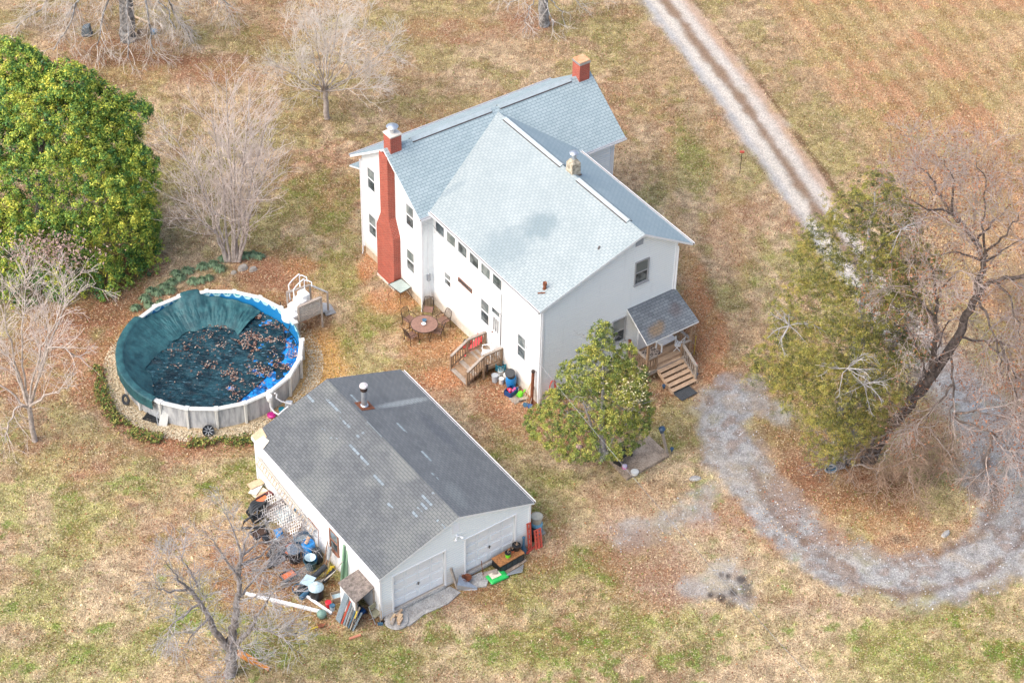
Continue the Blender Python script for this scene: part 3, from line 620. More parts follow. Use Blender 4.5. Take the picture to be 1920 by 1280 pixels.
# meter box by the inner corner
p = MB(); p.box(.25, .42, -WD-.14, -WD-.02, 1.75, 2.15, m_grey); p.tube([(.33, -WD-.06, 2.15), (.3, -WD-.06, 3.2), (.36, -WD-.05, 5.2)], .02, 6, m_trim); p.tube([(.35, -WD-.06, 1.75), (.45, -WD-.06, .7), (.62, -WD-.1, .3)], .02, 6, m_trim)
p.build('meter_box', None, house)
# front gable
fg = lambda a, o, z: L3(a, V1+o, z)
window(house, fg, 6.10, 6.86, 5.20, 6.50, frame=M('grey_frame', (.33, .34, .35), .5, .1), fw_=.05)
window(house, fg, 3.86, 4.60, 1.95, 3.38, frame=_mc['grey_frame'], fw_=.05); window(house, fg, 4.92, 5.66, 1.95, 3.38, frame=_mc['grey_frame'], fw_=.05)
mb = MB()
for k in range(5): mb.hexa([fg(6.0, 0, 7.55+k*.07), fg(6.45, 0, 7.55+k*.07), fg(6.45, .05, 7.55+k*.07), fg(6.0, .05, 7.55+k*.07)], [fg(6.0, 0, 7.6+k*.07), fg(6.45, 0, 7.6+k*.07), fg(6.45, .03, 7.6+k*.07), fg(6.0, .03, 7.6+k*.07)], m_grey)
mb.build('gable_vent', None, house)
mb = MB(); bxq(mb, fg, 6.55, 6.64, 0, .06, .78, 2.95, m_trim); bxq(mb, fg, 7.52, 7.61, 0, .06, .78, 2.95, m_trim); bxq(mb, fg, 6.55, 7.61, 0, .065, 2.95, 3.04, m_trim); bxq(mb, fg, 6.64, 7.52, .0, .03, .78, 2.95, m_white)
door = mb.build('door', None, house); door['label'] = 'white front door under the porch roof'
p = MB(); bxq(p, fg, 6.78, 7.38, .015, .04, 1.95, 2.7, M('dark_red_glass', (.16, .03, .025), .2, .2)); p.build('pane', None, door)
p = MB(); p.lathe([(.0, 0), (.03, .01), (.035, .04), (0, .06)], 10, fg(6.72, .03, 1.75), m_rust, (0, -1, 0)); p.build('handle', None, door)
p = MB(); p.lathe([(.04, 0), (.06, .05), (.07, .16), (.03, .2)], 10, fg(6.27, .1, 2.75), m_dark); p.build('wall_lamp', None, house)
# chimneys
def taper(mb, r0, r1, m): mb.hexa([(r0[0], -r0[2], r0[4]), (r0[1], -r0[2], r0[4]), (r0[1], -r0[3], r0[4]), (r0[0], -r0[3], r0[4])], [(r1[0], -r1[2], r1[4]), (r1[1], -r1[2], r1[4]), (r1[1], -r1[3], r1[4]), (r1[0], -r1[3], r1[4])], m)
mb = MB(); uo = -.44
taper(mb, (uo, 0, 1.95, 3.55, .12), (uo, 0, 1.95, 3.55, 3.35), m_brick)
taper(mb, (uo, 0, 1.95, 3.55, 3.35), (uo, 0, 2.38, 3.14, 4.35), m_brick)
taper(mb, (uo, 0, 2.38, 3.14, 4.35), (uo, 0, 2.38, 3.14, 8.2), m_brick)
taper(mb, (uo-.03, .0, 1.92, 3.58, -.1), (uo-.03, 0, 1.92, 3.58, .12), m_foundw)
mb.build('chimney', None, house)
def chimney_top(u, v, w_, z0, z1, wall, cap='pipe', h2=.0, label=None):
    mb = MB(); mb.box(u-w_, u+w_, -v-w_, -v+w_, z0, z1, wall)
    mb.box(u-w_-.06, u+w_+.06, -v-w_-.06, -v+w_+.06, z0+.42, z0+.47, m_gutter)
    if cap == 'pipe': mb.box(u-w_-.03, u+w_+.03, -v-w_-.03, -v+w_+.03, z1, z1+.07, m_foundw)
    o = mb.build('chimney', None, house)
    if label: o['label'] = label
    return o
c1 = chimney_top(.13, RV, .32, 7.75, 9.22, m_brick, label='short brick chimney stack with a metal flue cap')
p = MB(); p.lathe([(.13, 9.29), (.13, 9.5), (.15, 9.5), (.15, 9.54), (.29, 9.62), (.31, 9.66), (.2, 9.74), (0, 9.78)], 18, (.13, -RV, 0), m_metal); p.build('flue_cap', None, c1, smooth=True)
c2 = chimney_top(11.72, RV, .32, 7.75, 9.28, m_brick, cap=None, label='short brick chimney stack with a flat rusty cap')
p = MB(); p.box(11.38, 12.06, -RV-.34, -RV+.34, 9.28, 9.40, m_metal); p.box(11.40, 12.04, -RV-.32, -RV+.32, 9.40, 9.46, M('rusty_lid', (.50, .16, .07), .7, .45, 3, .3, col2=(.62, .42, .24))); p.build('flue_cap', None, c2)
m_lime_st = M('lichen_cement', (.50, .45, .35), .95, .3, 7, .6, col2=(.16, .13, .09))
mb = MB(); u, v = 6.5, 9.25
taper(mb, (u-.27, u+.27, v-.27, v+.27, 7.7), (u-.25, u+.25, v-.25, v+.25, 8.85), m_lime_st); taper(mb, (u-.25, u+.25, v-.25, v+.25, 8.85), (u-.13, u+.13, v-.13, v+.13, 9.05), m_lime_st)
mb.box(u-.31, u+.31, -v-.31, -v+.31, 8.12, 8.17, m_gutter)
c3 = mb.build('chimney', None, house); c3['label'] = 'lichen spotted cement chimney on the wing ridge'
p = MB(); p.lathe([(.11, 9.0), (.11, 9.25), (.13, 9.27), (.22, 9.36), (.24, 9.4), (.14, 9.48), (0, 9.5)], 16, (u, -v, 0), m_metal); p.build('flue_cap', None, c3, smooth=True)
pv = H_ = (1.15, 14.25)
p = MB(); zz = zwing(1.25); p.lathe([(.11, zz-.05), (.10, zz+.02), (.075, zz+.03), (.075, zz+.2), (.10, zz+.21), (.10, zz+.36), (.09, zz+.37), (.0, zz+.3)], 14, (1.25, -14.25, 0), m_rust); p.build('vent_pipe', None, wroof)
p = MB(); p.bar(L3(1.1, 14.5, zwing(1.1)+.03), L3(.85, 14.25, zwing(.85)+.03), .07, .03, m_rust); p.build('shingle_scrap', None, wroof)
p = MB(); p.bar(L3(4.3, 14.3, zwing(4.3)+.02), L3(4.45, 14.2, zwing(4.45)+.05), .08, .02, m_gutter); p.build('shingle_scrap', None, wroof)
# awning edge seen beyond the rear corner
mb = MB(); mb.slab([L3(-.1, -1.15, 5.05), L3(3.4, -1.15, 5.05), L3(3.4, -.03, 5.5), L3(-.1, -.03, 5.5)], .1, m_roof_h, m_trim); o = mb.build('roof', None, house, recalc=False); o['label'] = 'small lean-to roof at the rear corner'

def railing(parent, P, Q, zr0, zr1, h, m=m_wood, posts=(True, True), cap=m_woodg, low=.1, n=None, zb=None):
    """sloping or level railing from P to Q (u,v), floor heights zr0..zr1"""
    a = Vector((P[0], -P[1], zr0)); b = Vector((Q[0], -Q[1], zr1)); up = Vector((0, 0, 1)); mb = MB()
    mb.bar(a+up*h, b+up*h, .14, .045, cap); mb.bar(a+up*(h-.09), b+up*(h-.09), .04, .09, m); mb.bar(a+up*low, b+up*low, .04, .09, m)
    L = (b-a).length; n = n or int(L/.15)
    for k in range(1, n): c = a.lerp(b, k/n); mb.bar(c+up*low, c+up*(h-.06), .04, .04, m)
    for f_, c, zz in ((posts[0], a, zr0), (posts[1], b, zr1)):
        if f_: mb.box(c.x-.05, c.x+.05, c.y-.05, c.y+.05, zb if zb is not None else zz-.1, zz+h+(.0 if f_ is True else f_), m)
    return mb.build('railing', None, parent)
# ---- front porch (part of the house)
FZ = .75; PU0, PU1, PV1 = 5.9, 8.72, 16.62
mb = MB(); nb = 11; bw = (PV1-V1-.02)/nb
for k in range(nb): mb.box(PU0, PU1, -(V1+.03+(k+1)*bw)+.008, -(V1+.03+k*bw), FZ-.035, FZ, m_tread if k % 3 else m_wood)
mb.box(PU0, PU1, -PV1-.03, -PV1+.0, FZ-.2, FZ-.01, m_woodg); mb.box(PU0-.03, PU0, -PV1, -V1-.04, FZ-.2, FZ-.01, m_woodg); mb.box(PU1, PU1+.03, -PV1, -V1-.04, FZ-.2, FZ-.01, m_woodg)
porch = mb.build('porch', None, house); porch['label'] = 'covered wooden front porch with steps'
for (u, v, zt) in ((PU0+.06, PV1-.06, 2.68), (PU1-.07, PV1-.06, 2.72), (PU0+.06, V1+.15, FZ)):
    p = MB(); p.box(u-.055, u+.055, -v-.055, -v+.055, -.1, zt, m_wood); p.build('post', None, porch)
mb = MB(); mb.slab([L3(PU0-.18, 16.72, 2.78), L3(PU1+.22, 16.72, 2.78), L3(PU1+.0, V1+.03, 3.82), L3(PU0-.16, V1+.03, 3.82)], .1, m_roof_p, m_trim)
mb.build('porch_roof', None, porch, recalc=False)
railing(porch, (PU0+.05, V1+.15), (PU0+.05, PV1-.1), FZ, FZ, .85, posts=(.12, True)); railing(porch, (PU0+.08, PV1-.05), (PU0+.62, PV1-.05), FZ, FZ, .85, posts=(False, True))
railing(porch, (PU1-.05, V1+.15), (PU1-.05, PV1-.1), FZ, FZ, .85); railing(porch, (8.12, PV1-.05), (PU1-.08, PV1-.05), FZ, FZ, .85, posts=(True, False))
SU0, SU1 = PU0+.66, 8.12
for k in range(5):
    v0 = PV1+.0+k*.26; z = FZ-.125*(k+1)+.06; mb = MB(); mb.box(SU0, SU1, -v0-.27, -v0-.03, z-.04, z, m_tread); mb.build('step', None, porch)
mb = MB()
for u in (SU0+.03, SU1-.03): mb.bar(L3(u, PV1, FZ-.16), L3(u, PV1+1.34, .02), .04, .2, m_tread)
mb.build('stringer', None, porch)
railing(porch, (SU1+.0, PV1+.02), (SU1+.0, PV1+1.15), FZ-.02, .14, .86, posts=(False, True), m=m_woodg, zb=-.05)
p = MB(); p.lathe([(.05, 0), (.08, .02), (.09, .09), (.06, .13), (0, .13)], 12, L3(PU0+.05, V1+.15, FZ+.97), m_rust); p.build('post_cap', None, porch)
# ---- back steps and landing (part of the house)
BZ = .70; B0, B1, BU = 10.38, 11.82, -.5
mb = MB()
for k in range(8): mb.box(BU+k*.145, BU+k*.145+.135, -B1, -B0, BZ-.035, BZ, m_woodg if k % 2 else m_wood)
mb.box(BU-.03, BU, -B1, -B0, BZ-.2, BZ-.01, m_wood); mb.box(BU, U0, -B1-.03, -B1, BZ-.2, BZ-.01, m_wood); mb.box(BU, U0, -B0, -B0+.03, BZ-.2, BZ-.01, m_wood)
deck = mb.build('landing', None, house); deck['label'] = 'weathered wooden landing and steps at the back door'
for k in range(4):
    mb = MB(); u1 = BU-.0-k*.25; z = BZ-.15*(k+1)+.03; mb.box(u1-.28, u1-.03, -B1+.04, -B0-.04, z-.04, z, m_woodg if k % 2 else m_wood); mb.box(u1-.05, u1-.03, -B1+.04, -B0-.04, z, z+.12, m_wood); mb.build('step', None, deck)
for v in (B0, B1):
    railing(deck, (U0-.1, v), (BU, v), BZ, BZ, .85, m=m_wood, posts=(True, True), zb=-.05); railing(deck, (BU, v), (BU-.98, v), BZ-.02, .1, .85, m=m_wood, posts=(False, True), zb=-.05)

# ---- garage
gar = thing('garage', 'white two door garage with a patched charcoal shingle roof', 'garage', GO, GA)
GWd, GL_, GE, GR, GC = 7.92, 10.6, 2.78, 4.2, 4.0
zg = lambda u: GR-abs(u-GC)*(GR-GE)/(GC)
mb = MB(); g3 = L3
wallbox(mb, [(0, 0), (GWd, 0), (GWd, -GL_+.16), (0, -GL_+.16)], .08, GE-.08, m_side)
mb.box(0, GWd, -GL_, -GL_+.16, 2.42, GE-.08, m_side)
for (a_, b_) in ((0, .66), (3.33, 4.46), (7.12, GWd)): mb.box(a_, b_, -GL_, -GL_+.16, .08, 2.42, m_side)
mb.hexa([g3(.02, .02, GE-.1), g3(GWd-.02, .02, GE-.1), g3(GC, .02, GR-.14)], [g3(.02, GL_-.0, GE-.1), g3(GWd-.02, GL_-.0, GE-.1), g3(GC, GL_-.0, GR-.14)], m_side)
gg = lambda z: (0, GWd) if z < GE-.1 else (max(0, GC-(GR-.1-z)*GC/(GR-GE)), min(GWd, GC+(GR-.1-z)*GC/(GR-GE)))
D1, D2 = (.66, 3.33, .22, 2.34), (4.46, 7.12, .26, 2.42)
def gside(lo, hi, za, zb_): siding(mb, lambda a, o, z: g3(a, GL_+o, z), lo, hi, za, zb_, None, m_side, .022, m_edge_shade)
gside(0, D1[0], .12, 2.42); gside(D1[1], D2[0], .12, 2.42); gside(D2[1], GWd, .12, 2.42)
siding(mb, lambda a, o, z: g3(a, GL_+o, z), 0, GWd, 2.42, GR-.12, gg, m_side, .022, m_edge_shade)
siding(mb, lambda a, o, z: g3(a, -o, z), 0, GWd, .12, GR-.12, gg, m_side)
siding(mb, lambda a, o, z: g3(-o, a, z), 0, GL_, 1.9, GE-.1, None, m_white, .006); siding(mb, lambda a, o, z: g3(-o, a, z), 0, GL_, .12, 1.9, None, m_white, .006)
siding(mb, lambda a, o, z: g3(GWd+o, a, z), 0, GL_, .12, GE-.1, None, m_side)
for (u, v) in ((0, 0), (0, GL_), (GWd, 0), (GWd, GL_)): mb.box(u-.05, u+.05, -v-.05, -v+.05, .08, GE-.12, m_trim)
wallbox(mb, [(.0, .0), (GWd, .0), (GWd, -GL_), (.0, -GL_)], -.2, .08, m_foundw)
mb.build('wall', None, gar)
mb = MB(); e0 = .0
ue = -.12; u2 = GWd+.14
mb.slab([g3(ue, -.12, zg(ue)+.02), g3(ue, GL_+.16, zg(ue)+.02), g3(GC, GL_+.16, GR), g3(GC, -.12, GR)], .09, m_roof_g, m_trim)
o = mb.build('roof', None, gar, recalc=False); o['label'] = 'roof slope patched with pale replacement shingles'
mb = MB(); mb.slab([g3(u2, GL_+.16, zg(u2)+.02), g3(u2, -.12, zg(u2)+.02), g3(GC, -.12, GR), g3(GC, GL_+.16, GR)], .09, m_roof_g2, m_trim)
groof = mb.build('roof', None, gar, recalc=False); groof['label'] = 'dark charcoal roof slope with one pale streak'
mb = MB(); mb.bar(g3(ue-.02, -.1, zg(ue)-.08), g3(ue-.02, GL_+.14, zg(ue)-.08), .03, .16, m_trim); mb.build('fascia', None, gar)
mb = MB(); mb.face([g3(ue-.02, -.13, zg(ue)+.04), g3(ue-.02, .75, zg(ue)+.04), g3(.35, .5, zg(.35)+.045), g3(.45, -.13, zg(.45)+.045)], m_woodl); mb.face([g3(ue, .3, zg(ue)+.055), g3(ue, .95, zg(ue)+.055), g3(.3, .8, zg(.3)+.06), g3(.25, .35, zg(.25)+.06)], m_paper); mb.build('bare_corner', None, gar)
gutter(g3(u2+.06, .0, zg(u2)+.03), g3(u2+.06, GL_+.1, zg(u2)+.03), gar)
# flue
mb = MB(); fu, fv = 4.55, 2.25; zf = zg(fu)
mb.hexa([g3(fu-.33, fv-.33, zg(fu-.33)+.012), g3(fu+.38, fv-.33, zg(fu+.38)+.012), g3(fu+.38, fv+.33, zg(fu+.38)+.012), g3(fu-.33, fv+.33, zg(fu-.33)+.012)], [g3(fu-.33, fv-.33, zg(fu-.33)+.03), g3(fu+.38, fv-.33, zg(fu+.38)+.03), g3(fu+.38, fv+.33, zg(fu+.38)+.03), g3(fu-.33, fv+.33, zg(fu-.33)+.03)], m_rust)
fl = mb.build('flashing', None, groof)
mb = MB(); mb.lathe([(.19, zf+.0), (.19, zf+.08), (.14, zf+.12), (.135, zf+.95)], 18, (fu, -fv, 0), m_metal); mb.lathe([(.14, zf+.95), (.17, zf+.97), (.17, zf+1.08), (.12, zf+1.1), (.12, zf+1.16)], 18, (fu, -fv, 0), m_iron); mb.lathe([(.12, zf+1.16), (.2, zf+1.2), (.19, zf+1.28), (0, zf+1.36)], 18, (fu, -fv, 0), M('pinkish_cap', (.62, .56, .55), .5, .2)); mb.build('flue_pipe', None, gar, smooth=True)
# garage doors: raised panels
def garage_door(D):
    mb = MB(); a0, a1, z0, z1 = D; q = lambda a, o, z: g3(a, GL_+o, z)
    bxq(mb, q, a0, a1, -.15, -.12, z0, z1, m_white)
    for (A0, A1, Z0, Z1) in ((a0-.08, a0, z0-.1, z1+.08), (a1, a1+.08, z0-.1, z1+.08), (a0, a1, z1, z1+.08)): bxq(mb, q, A0, A1, -.155, .045, Z0, Z1, m_trim)
    bxq(mb, q, a0-.02, a1+.02, -.0, .1, z0-.16, z0-.03, m_conc)
    o = mb.build('garage_door', None, gar)
    for r_ in range(4):
        zA = z0+(z1-z0)*r_/4; zB = z0+(z1-z0)*(r_+1)/4; mb = MB(); bxq(mb, q, a0, a1, -.12, -.104, zA+.012, zB-.012, m_white)
        for k in range(4):
            w_ = (a1-a0)/4; A = a0+k*w_; bxq(mb, q, A+.07, A+w_-.07, -.104, -.086, zA+.12, zB-.12, m_white); bxq(mb, q, A+.045, A+w_-.045, -.104, -.1015, zA+.095, zB-.095, m_edge_shade)  # tinted surround puts edge shade round each raised panel into the colour
        mb.build('door_panel', None, o)
    mb = MB(); c = (a0+a1)/2; bxq(mb, q, c-.09, c+.09, -.09, -.06, (z0+z1)/2-.24, (z0+z1)/2-.2, m_metal); bxq(mb, q, c-.02, c+.02, -.09, -.04, (z0+z1)/2-.29, (z0+z1)/2-.15, m_gutter); mb.build('handle', None, o)
garage_door(D1); garage_door(D2)
mb = MB(); bxq(mb, lambda a, o, z: g3(a, GL_+o, z), 3.72, 4.12, .0, .03, 3.18, 3.72, m_trim)
for k in range(8): bxq(mb, lambda a, o, z: g3(a, GL_+o, z), 3.76, 4.08, .03, .042, 3.22+k*.06, 3.25+k*.06, m_white)
mb.build('gable_vent', None, gar)
mb = MB(); mb.lathe([(.05, 0), (.06, .05)], 10, g3(3.97, GL_+.02, 2.98), m_white, (0, -1, 0))
for s_ in (-1, 1): mb.tube([g3(3.97, GL_+.07, 2.98), g3(3.97+s_*.1, GL_+.13, 2.96)], .02, 6, m_white); mb.lathe([(.035, 0), (.06, .1), (.062, .14)], 12, g3(3.97+s_*.11, GL_+.13, 2.95), m_white, (s_*.5, -.6, -.5))
mb.build('flood_lamp', None, gar, smooth=True)
fl_ = lambda a, o, z: g3(-o, a, z)
window(gar, fl_, 6.55, 7.2, 1.15, 2.3, frame=M('rust_frame', (.30, .14, .09), .6), fw_=.04)

# ------------------------------------------------------------------ swimming pool
def arc(r, t0, t1, n): return [(r*math.cos(t0+(t1-t0)*k/n), r*math.sin(t0+(t1-t0)*k/n)) for k in range(n+1)]
pool = thing('swimming_pool', 'round above ground swimming pool with cream rim and grey streaked wall', 'swimming pool')
PR, PZ, NS, WL = 4.42, 1.30, 20, .42
T0 = R(-98)
a = N('pool_wall_panel'); c = a.coord(); mp = a.n('Mapping'); mp.inputs['Scale'].default_value = (1, 1, .18); mp.inputs['Rotation'].default_value = (0, .35, 0); a.l(c, mp.inputs['Vector'])
f = a.ramp(a.noise(mp.outputs[0], 5, 5, .7), .38, .66); a.l(a.mix(f, (.52, .53, .53), (.30, .31, .325)), a.b.inputs['Base Color']); a.b.inputs['Roughness'].default_value = .55; m_pwall = a.m
m_cream = M('cream_resin', (.62, .62, .58), .5, .08, 3)
mb = MB()
pts = arc(PR, 0, 2*math.pi, 80)
for p, q in zip(pts[:-1], pts[1:]): mb.face([(*p, 0), (*q, 0), (*q, PZ-.03), (*p, PZ-.03)], m_pwall)
mb.build('pool_wall', None, pool, smooth=True)
for k in range(NS):
    t0, t1 = T0+2*math.pi*k/NS, T0+2*math.pi*(k+1)/NS
    mb = MB(); ri, ro = 4.32, 4.58
    q = lambda r, t, z: (r*math.cos(t), r*math.sin(t), z)
    g_ = .008
    mb.hexa([q(ri, t0+g_, PZ-.05), q(ro, t0+g_, PZ-.06), q(ro, t1-g_, PZ-.06), q(ri, t1-g_, PZ-.05)], [q(ri+.03, t0+g_, PZ+.0), q(ro-.05, t0+g_, PZ+.02), q(ro-.05, t1-g_, PZ+.02), q(ri+.03, t1-g_, PZ)], m_cream)
    if k not in (6,): mb.build('rim_section', None, pool, bevel=.012)
    mb = MB(); d = Vector((math.cos(t0), math.sin(t0), 0)); s_ = Vector((-d.y, d.x, 0))
    b = d*4.49; mb.hexa([b-s_*.07-d*.05, b+s_*.07-d*.05, b+s_*.05+d*.06, b-s_*.05+d*.06], [p+Vector((0, 0, PZ-.04)) for p in (b-s_*.09-d*.05, b+s_*.09-d*.05, b+s_*.065+d*.075, b-s_*.065+d*.075)], m_cream)
    c_ = d*4.45; mb.hexa([c_-s_*.11-d*.15+Vector((0, 0, PZ-.03)), c_+s_*.11-d*.15+Vector((0, 0, PZ-.03)), c_+s_*.11+d*.16+Vector((0, 0, PZ-.05)), c_-s_*.11+d*.16+Vector((0, 0, PZ-.05))],
                         [c_-s_*.10-d*.14+Vector((0, 0, PZ+.02)), c_+s_*.10-d*.14+Vector((0, 0, PZ+.02)), c_+s_*.10+d*.13+Vector((0, 0, PZ+.04)), c_-s_*.10+d*.13+Vector((0, 0, PZ+.04))], m_cream)
    mb.build('upright', None, pool, bevel=.01)
# liner: blue vinyl with a scalloped tile band at the top
a = N('pool_liner'); c = a.coord(); sx = a.n('SeparateXYZ'); a.l(c, sx.inputs[0]); ang = a.math('ARCTAN2', sx.outputs[1], sx.outputs[0])
w1 = a.math('ABSOLUTE', a.math('SINE', a.math('MULTIPLY', ang, 26.)))
zz = a.math('DIVIDE', a.math('SUBTRACT', PZ-.05, sx.outputs[2]), .26)
tile = a.math('LESS_THAN', zz, 1.); sc_ = a.math('GREATER_THAN', w1, a.math('ADD', zz, -.12)); s2_ = a.math('GREATER_THAN', w1, a.math('ADD', zz, .35))
cc_ = a.mix(sc_, (.03, .22, .48), (.50, .78, .80)); cc_ = a.mix(a.math('MULTIPLY', s2_, a.math('GREATER_THAN', a.noise(c, 9, 2), .5)), cc_, (.05, .42, .52))
cc_ = a.mix(tile, (.015, .20, .46), cc_); a.l(cc_, a.b.inputs['Base Color']); a.b.inputs['Roughness'].default_value = .3; m_liner = a.m
mb = MB(); pts = arc(4.36, 0, 2*math.pi, 96)
for p, q in zip(pts[:-1], pts[1:]): mb.face([(*p, .02), (*q, .02), (*q, PZ-.045), (*p, PZ-.045)], m_liner)
mb.build('liner', None, pool, smooth=True)
# standing water
mb = MB(); mb.face([(x, y, WL-.05) for x, y in arc(4.35, 0, 2*math.pi, 72)[:-1]], None)
a = N('pool_water'); a.b.inputs['Base Color'].default_value = (.012, .035, .05, 1); a.b.inputs['Roughness'].default_value = .06; a.bump(a.noise(a.coord(), 3, 3), .15, .03)
o = mb.build('water', a.m); o['kind'] = 'structure'
# winter cover: hangs over the rim from the rear round the left side and sags onto the water
def grid_mesh(name, XY, Z, mask, mat, **k):
    ny_, nx_ = Z.shape; V = np.stack([XY[0], XY[1], Z], -1).reshape(-1, 3); idx = np.arange(ny_*nx_).reshape(ny_, nx_)
    Q = np.stack([idx[:-1, :-1], idx[:-1, 1:], idx[1:, 1:], idx[1:, :-1]], -1).reshape(-1, 4)
    mk = mask[:-1, :-1] & mask[1:, :-1] & mask[:-1, 1:] & mask[1:, 1:]; return np_mesh(name, V, Q[mk.ravel()], mat, smooth=True, **k)
tt = np.linspace(R(62), R(240), 420); ss = np.linspace(0, 1, 90); TT, SS = np.meshgrid(tt, ss)
edge = np.minimum(sst(TT, R(62), R(84)), 1-sst(TT, R(228), R(240)))
fold = fbm(TT*9, SS*1.2, .55, 120, 3)-.5; fold2 = np.sin(TT*38+fbm(TT*4, SS*2, .8, 125)*9)*.5
drape = (1.15+.75*fbm(TT*2.2, TT*0, .5, 130, 2))*(1-.42*sst(TT, R(150), R(195)))*(1-.8*sst(TT, R(215), R(238)))
# SS: 0 outside skirt hem, .12 rim outer, .2 rim inner, 1 = on the water
r_out = 4.66; hem = .42+.28*fbm(TT*3, TT*0, .6, 133)*np.ones_like(TT)
hem = hem*sst(TT, R(150), R(200))+.05
RR = np.where(SS < .12, r_out, np.where(SS < .2, r_out-(SS-.12)/.08*(r_out-4.28), 0)); ZZ = np.where(SS < .12, PZ+.03-(1-SS/.12)*hem, np.where(SS < .2, PZ+.045+.02*np.sin((SS-.12)/.08*3.14), 0))
u_ = np.clip((SS-.2)/.8, 0, 1); r_in = 4.28-u_*drape*1.15; z_in = PZ+.03-(PZ-WL-.03)*(1-(1-u_)**1.7*.98)*np.clip(u_*1.15, 0, 1)
z_in = PZ+.03+(WL-.0-PZ)*(u_**.75)+.10*np.sin(u_*3.14)*(.6+fold)
RR = np.where(SS >= .2, r_in, RR); ZZ = np.where(SS >= .2, z_in, ZZ)
wover = np.maximum(sst(TT, R(102), R(106))*(1-sst(TT, R(116), R(121))), sst(TT, R(146), R(153)))
drop = np.interp(np.degrees(TT), [60, 72, 88, 100, 108, 118, 128, 140, 147, 152], [.8, .55, .36, .2, .0, .05, .28, .26, .12, 0])+.03*np.sin(TT*30)*(1-wover)
RR = np.where(SS < .2, wover*RR+(1-wover)*4.30, RR); ZZ = np.where(SS < .2, wover*ZZ+(1-wover)*(PZ-.05-drop), ZZ-(1-wover)*drop*(1-u_)**1.5)
amp = np.sin(np.clip((SS-.2)/.8, 0, 1)*math.pi)**.7*.5
RR = RR+np.where(SS > .2, (fold*.55+fold2*.10)*amp, (fold*.05)*(SS < .12)); ZZ = ZZ+np.where(SS > .2, (fold*.28+fold2*.05)*amp, fold2*.006)
a = N('cover_tarp'); c = a.coord(); f = a.ramp(a.noise(c, 2.2, 5, .65), .32, .7)
a.l(a.mix(f, (.012, .062, .075), (.035, .135, .148)), a.b.inputs['Base Color']); a.b.inputs['Roughness'].default_value = .55; a.bump(a.noise(c, 7, 5, .7), .5, .05); m_cover = a.m
cover = thing('pool_cover', 'dark teal winter cover slumped over the rim into the swimming pool', 'pool cover', (0, 0, 0))
o = grid_mesh('draped_cloth', (RR*np.cos(TT), RR*np.sin(TT)), ZZ, np.ones_like(TT, bool), m_cover, parent=cover)
sd_ = o.modifiers.new('solid', 'SOLIDIFY'); sd_.thickness = .012
# the part lying on the water, glossy and wrinkled, ends along a curved hem on the right
g1 = np.linspace(-4.35, 4.35, 330); X_, Y_ = np.meshgrid(g1, g1); Rr = np.hypot(X_, Y_)
wr = fbm(X_*.7-Y_*.5, X_*.5+Y_*2.2, .55, 140, 4)-.5; wr2 = np.abs(fbm(X_*2.4-Y_*1.6, (X_+Y_)*.8, 1.0, 150, 3)-.5)
Zc = WL+wr*.13-wr2*.10+.02; 
hemx = [G(*p, WL) for p in ((505+20, 565), (530, 610), (535, 650), (515, 690), (480, 725), (450, 750), (430, 765))]
hx_ = np.array([p[0] for p in hemx])[::-1]; hy_ = np.array([p[1] for p in hemx])[::-1]
lim = np.interp(Y_, hy_, hx_)+(fbm(X_, Y_, .7, 160)-.5)*.35
mk = (Rr < 4.32) & (X_ < lim) & (Zc > -1)
a = N('wet_cover'); c = a.coord(); f = a.ramp(a.noise(c, 1.6, 5, .7), .35, .68); sc_ = a.n('Mapping'); sc_.inputs['Scale'].default_value = (1, 3.2, 1); sc_.inputs['Rotation'].default_value = (0, 0, .6); a.l(c, sc_.inputs['Vector']); f2 = a.noise(sc_.outputs[0], 2.2, 6, .75)
cc_ = a.mix(f, (.003, .016, .026), (.016, .07, .092)); a.l(a.mix(a.ramp(f2, .56, .66), cc_, (.11, .24, .30)), a.b.inputs['Base Color']); a.l(a.mix(f, (.12,)*3, (.42,)*3), a.b.inputs['Roughness']); a.bump(f2, .8, .10); a.b.inputs['Specular IOR Level'].default_value = .28; m_wet = a.m
grid_mesh('sunken_cloth', (X_, Y_), Zc, mk, m_wet, parent=cover)
mb = MB(); mb.tube([(np.interp(y_, hy_, hx_), y_, WL+.03) for y_ in np.linspace(hy_[0]+.1, hy_[-1]-.1, 30)], .022, 6, m_blackr); mb.tube([G(545, 560, PZ), G(549, 590, PZ-.3), G(535, 640, WL+.05)], .02, 6, m_blackr); mb.build('hem_cord', None, cover)
# blue solar sheet beneath, on the right
Zb = WL-.035+(fbm(X_, Y_, .5, 170, 3)-.5)*.13; mk = (Rr < 4.33) & (X_ > lim-1.3)
a = N('blue_sheet'); c = a.coord(); f = a.ramp(a.noise(c, 4, 4), .4, .6); a.l(a.mix(f, (.008, .10, .32), (.015, .28, .72)), a.b.inputs['Base Color']); a.b.inputs['Roughness'].default_value = .25; a.bump(f, .4, .04)
o = grid_mesh('solar_sheet', (X_, Y_), Zb, mk, a.m); tag(o, 'bright blue bubble sheet floating along the right side of the pool', 'pool sheet')
n = 22000; x = rng.uniform(-4.2, 4.2, n); y = rng.uniform(-4.2, 4.2, n); rr = np.hypot(x, y)
dens = blobs(x, y, [(520, 610, 50, 44, .95), (475, 650, 50, 26, .7), (500, 560, 40, 14, .7), (440, 735, 34, 34, .95), (385, 700, 26, 18, .4), (350, 675, 60, 30, .10), (545, 680, 30, 60, .6), (330, 690, 14, 14, .6), (470, 765, 50, 16, .6), (410, 640, 40, 40, .15), (490, 720, 50, 30, .5)], .45, 180)
nz = fbm(x, y, .5, 185, 3); keep = (rr < 4.25) & (rng.random(n) < dens*sst(nz, .46, .56)*1.15+.006); x, y = x[keep], y[keep]; n = len(x)
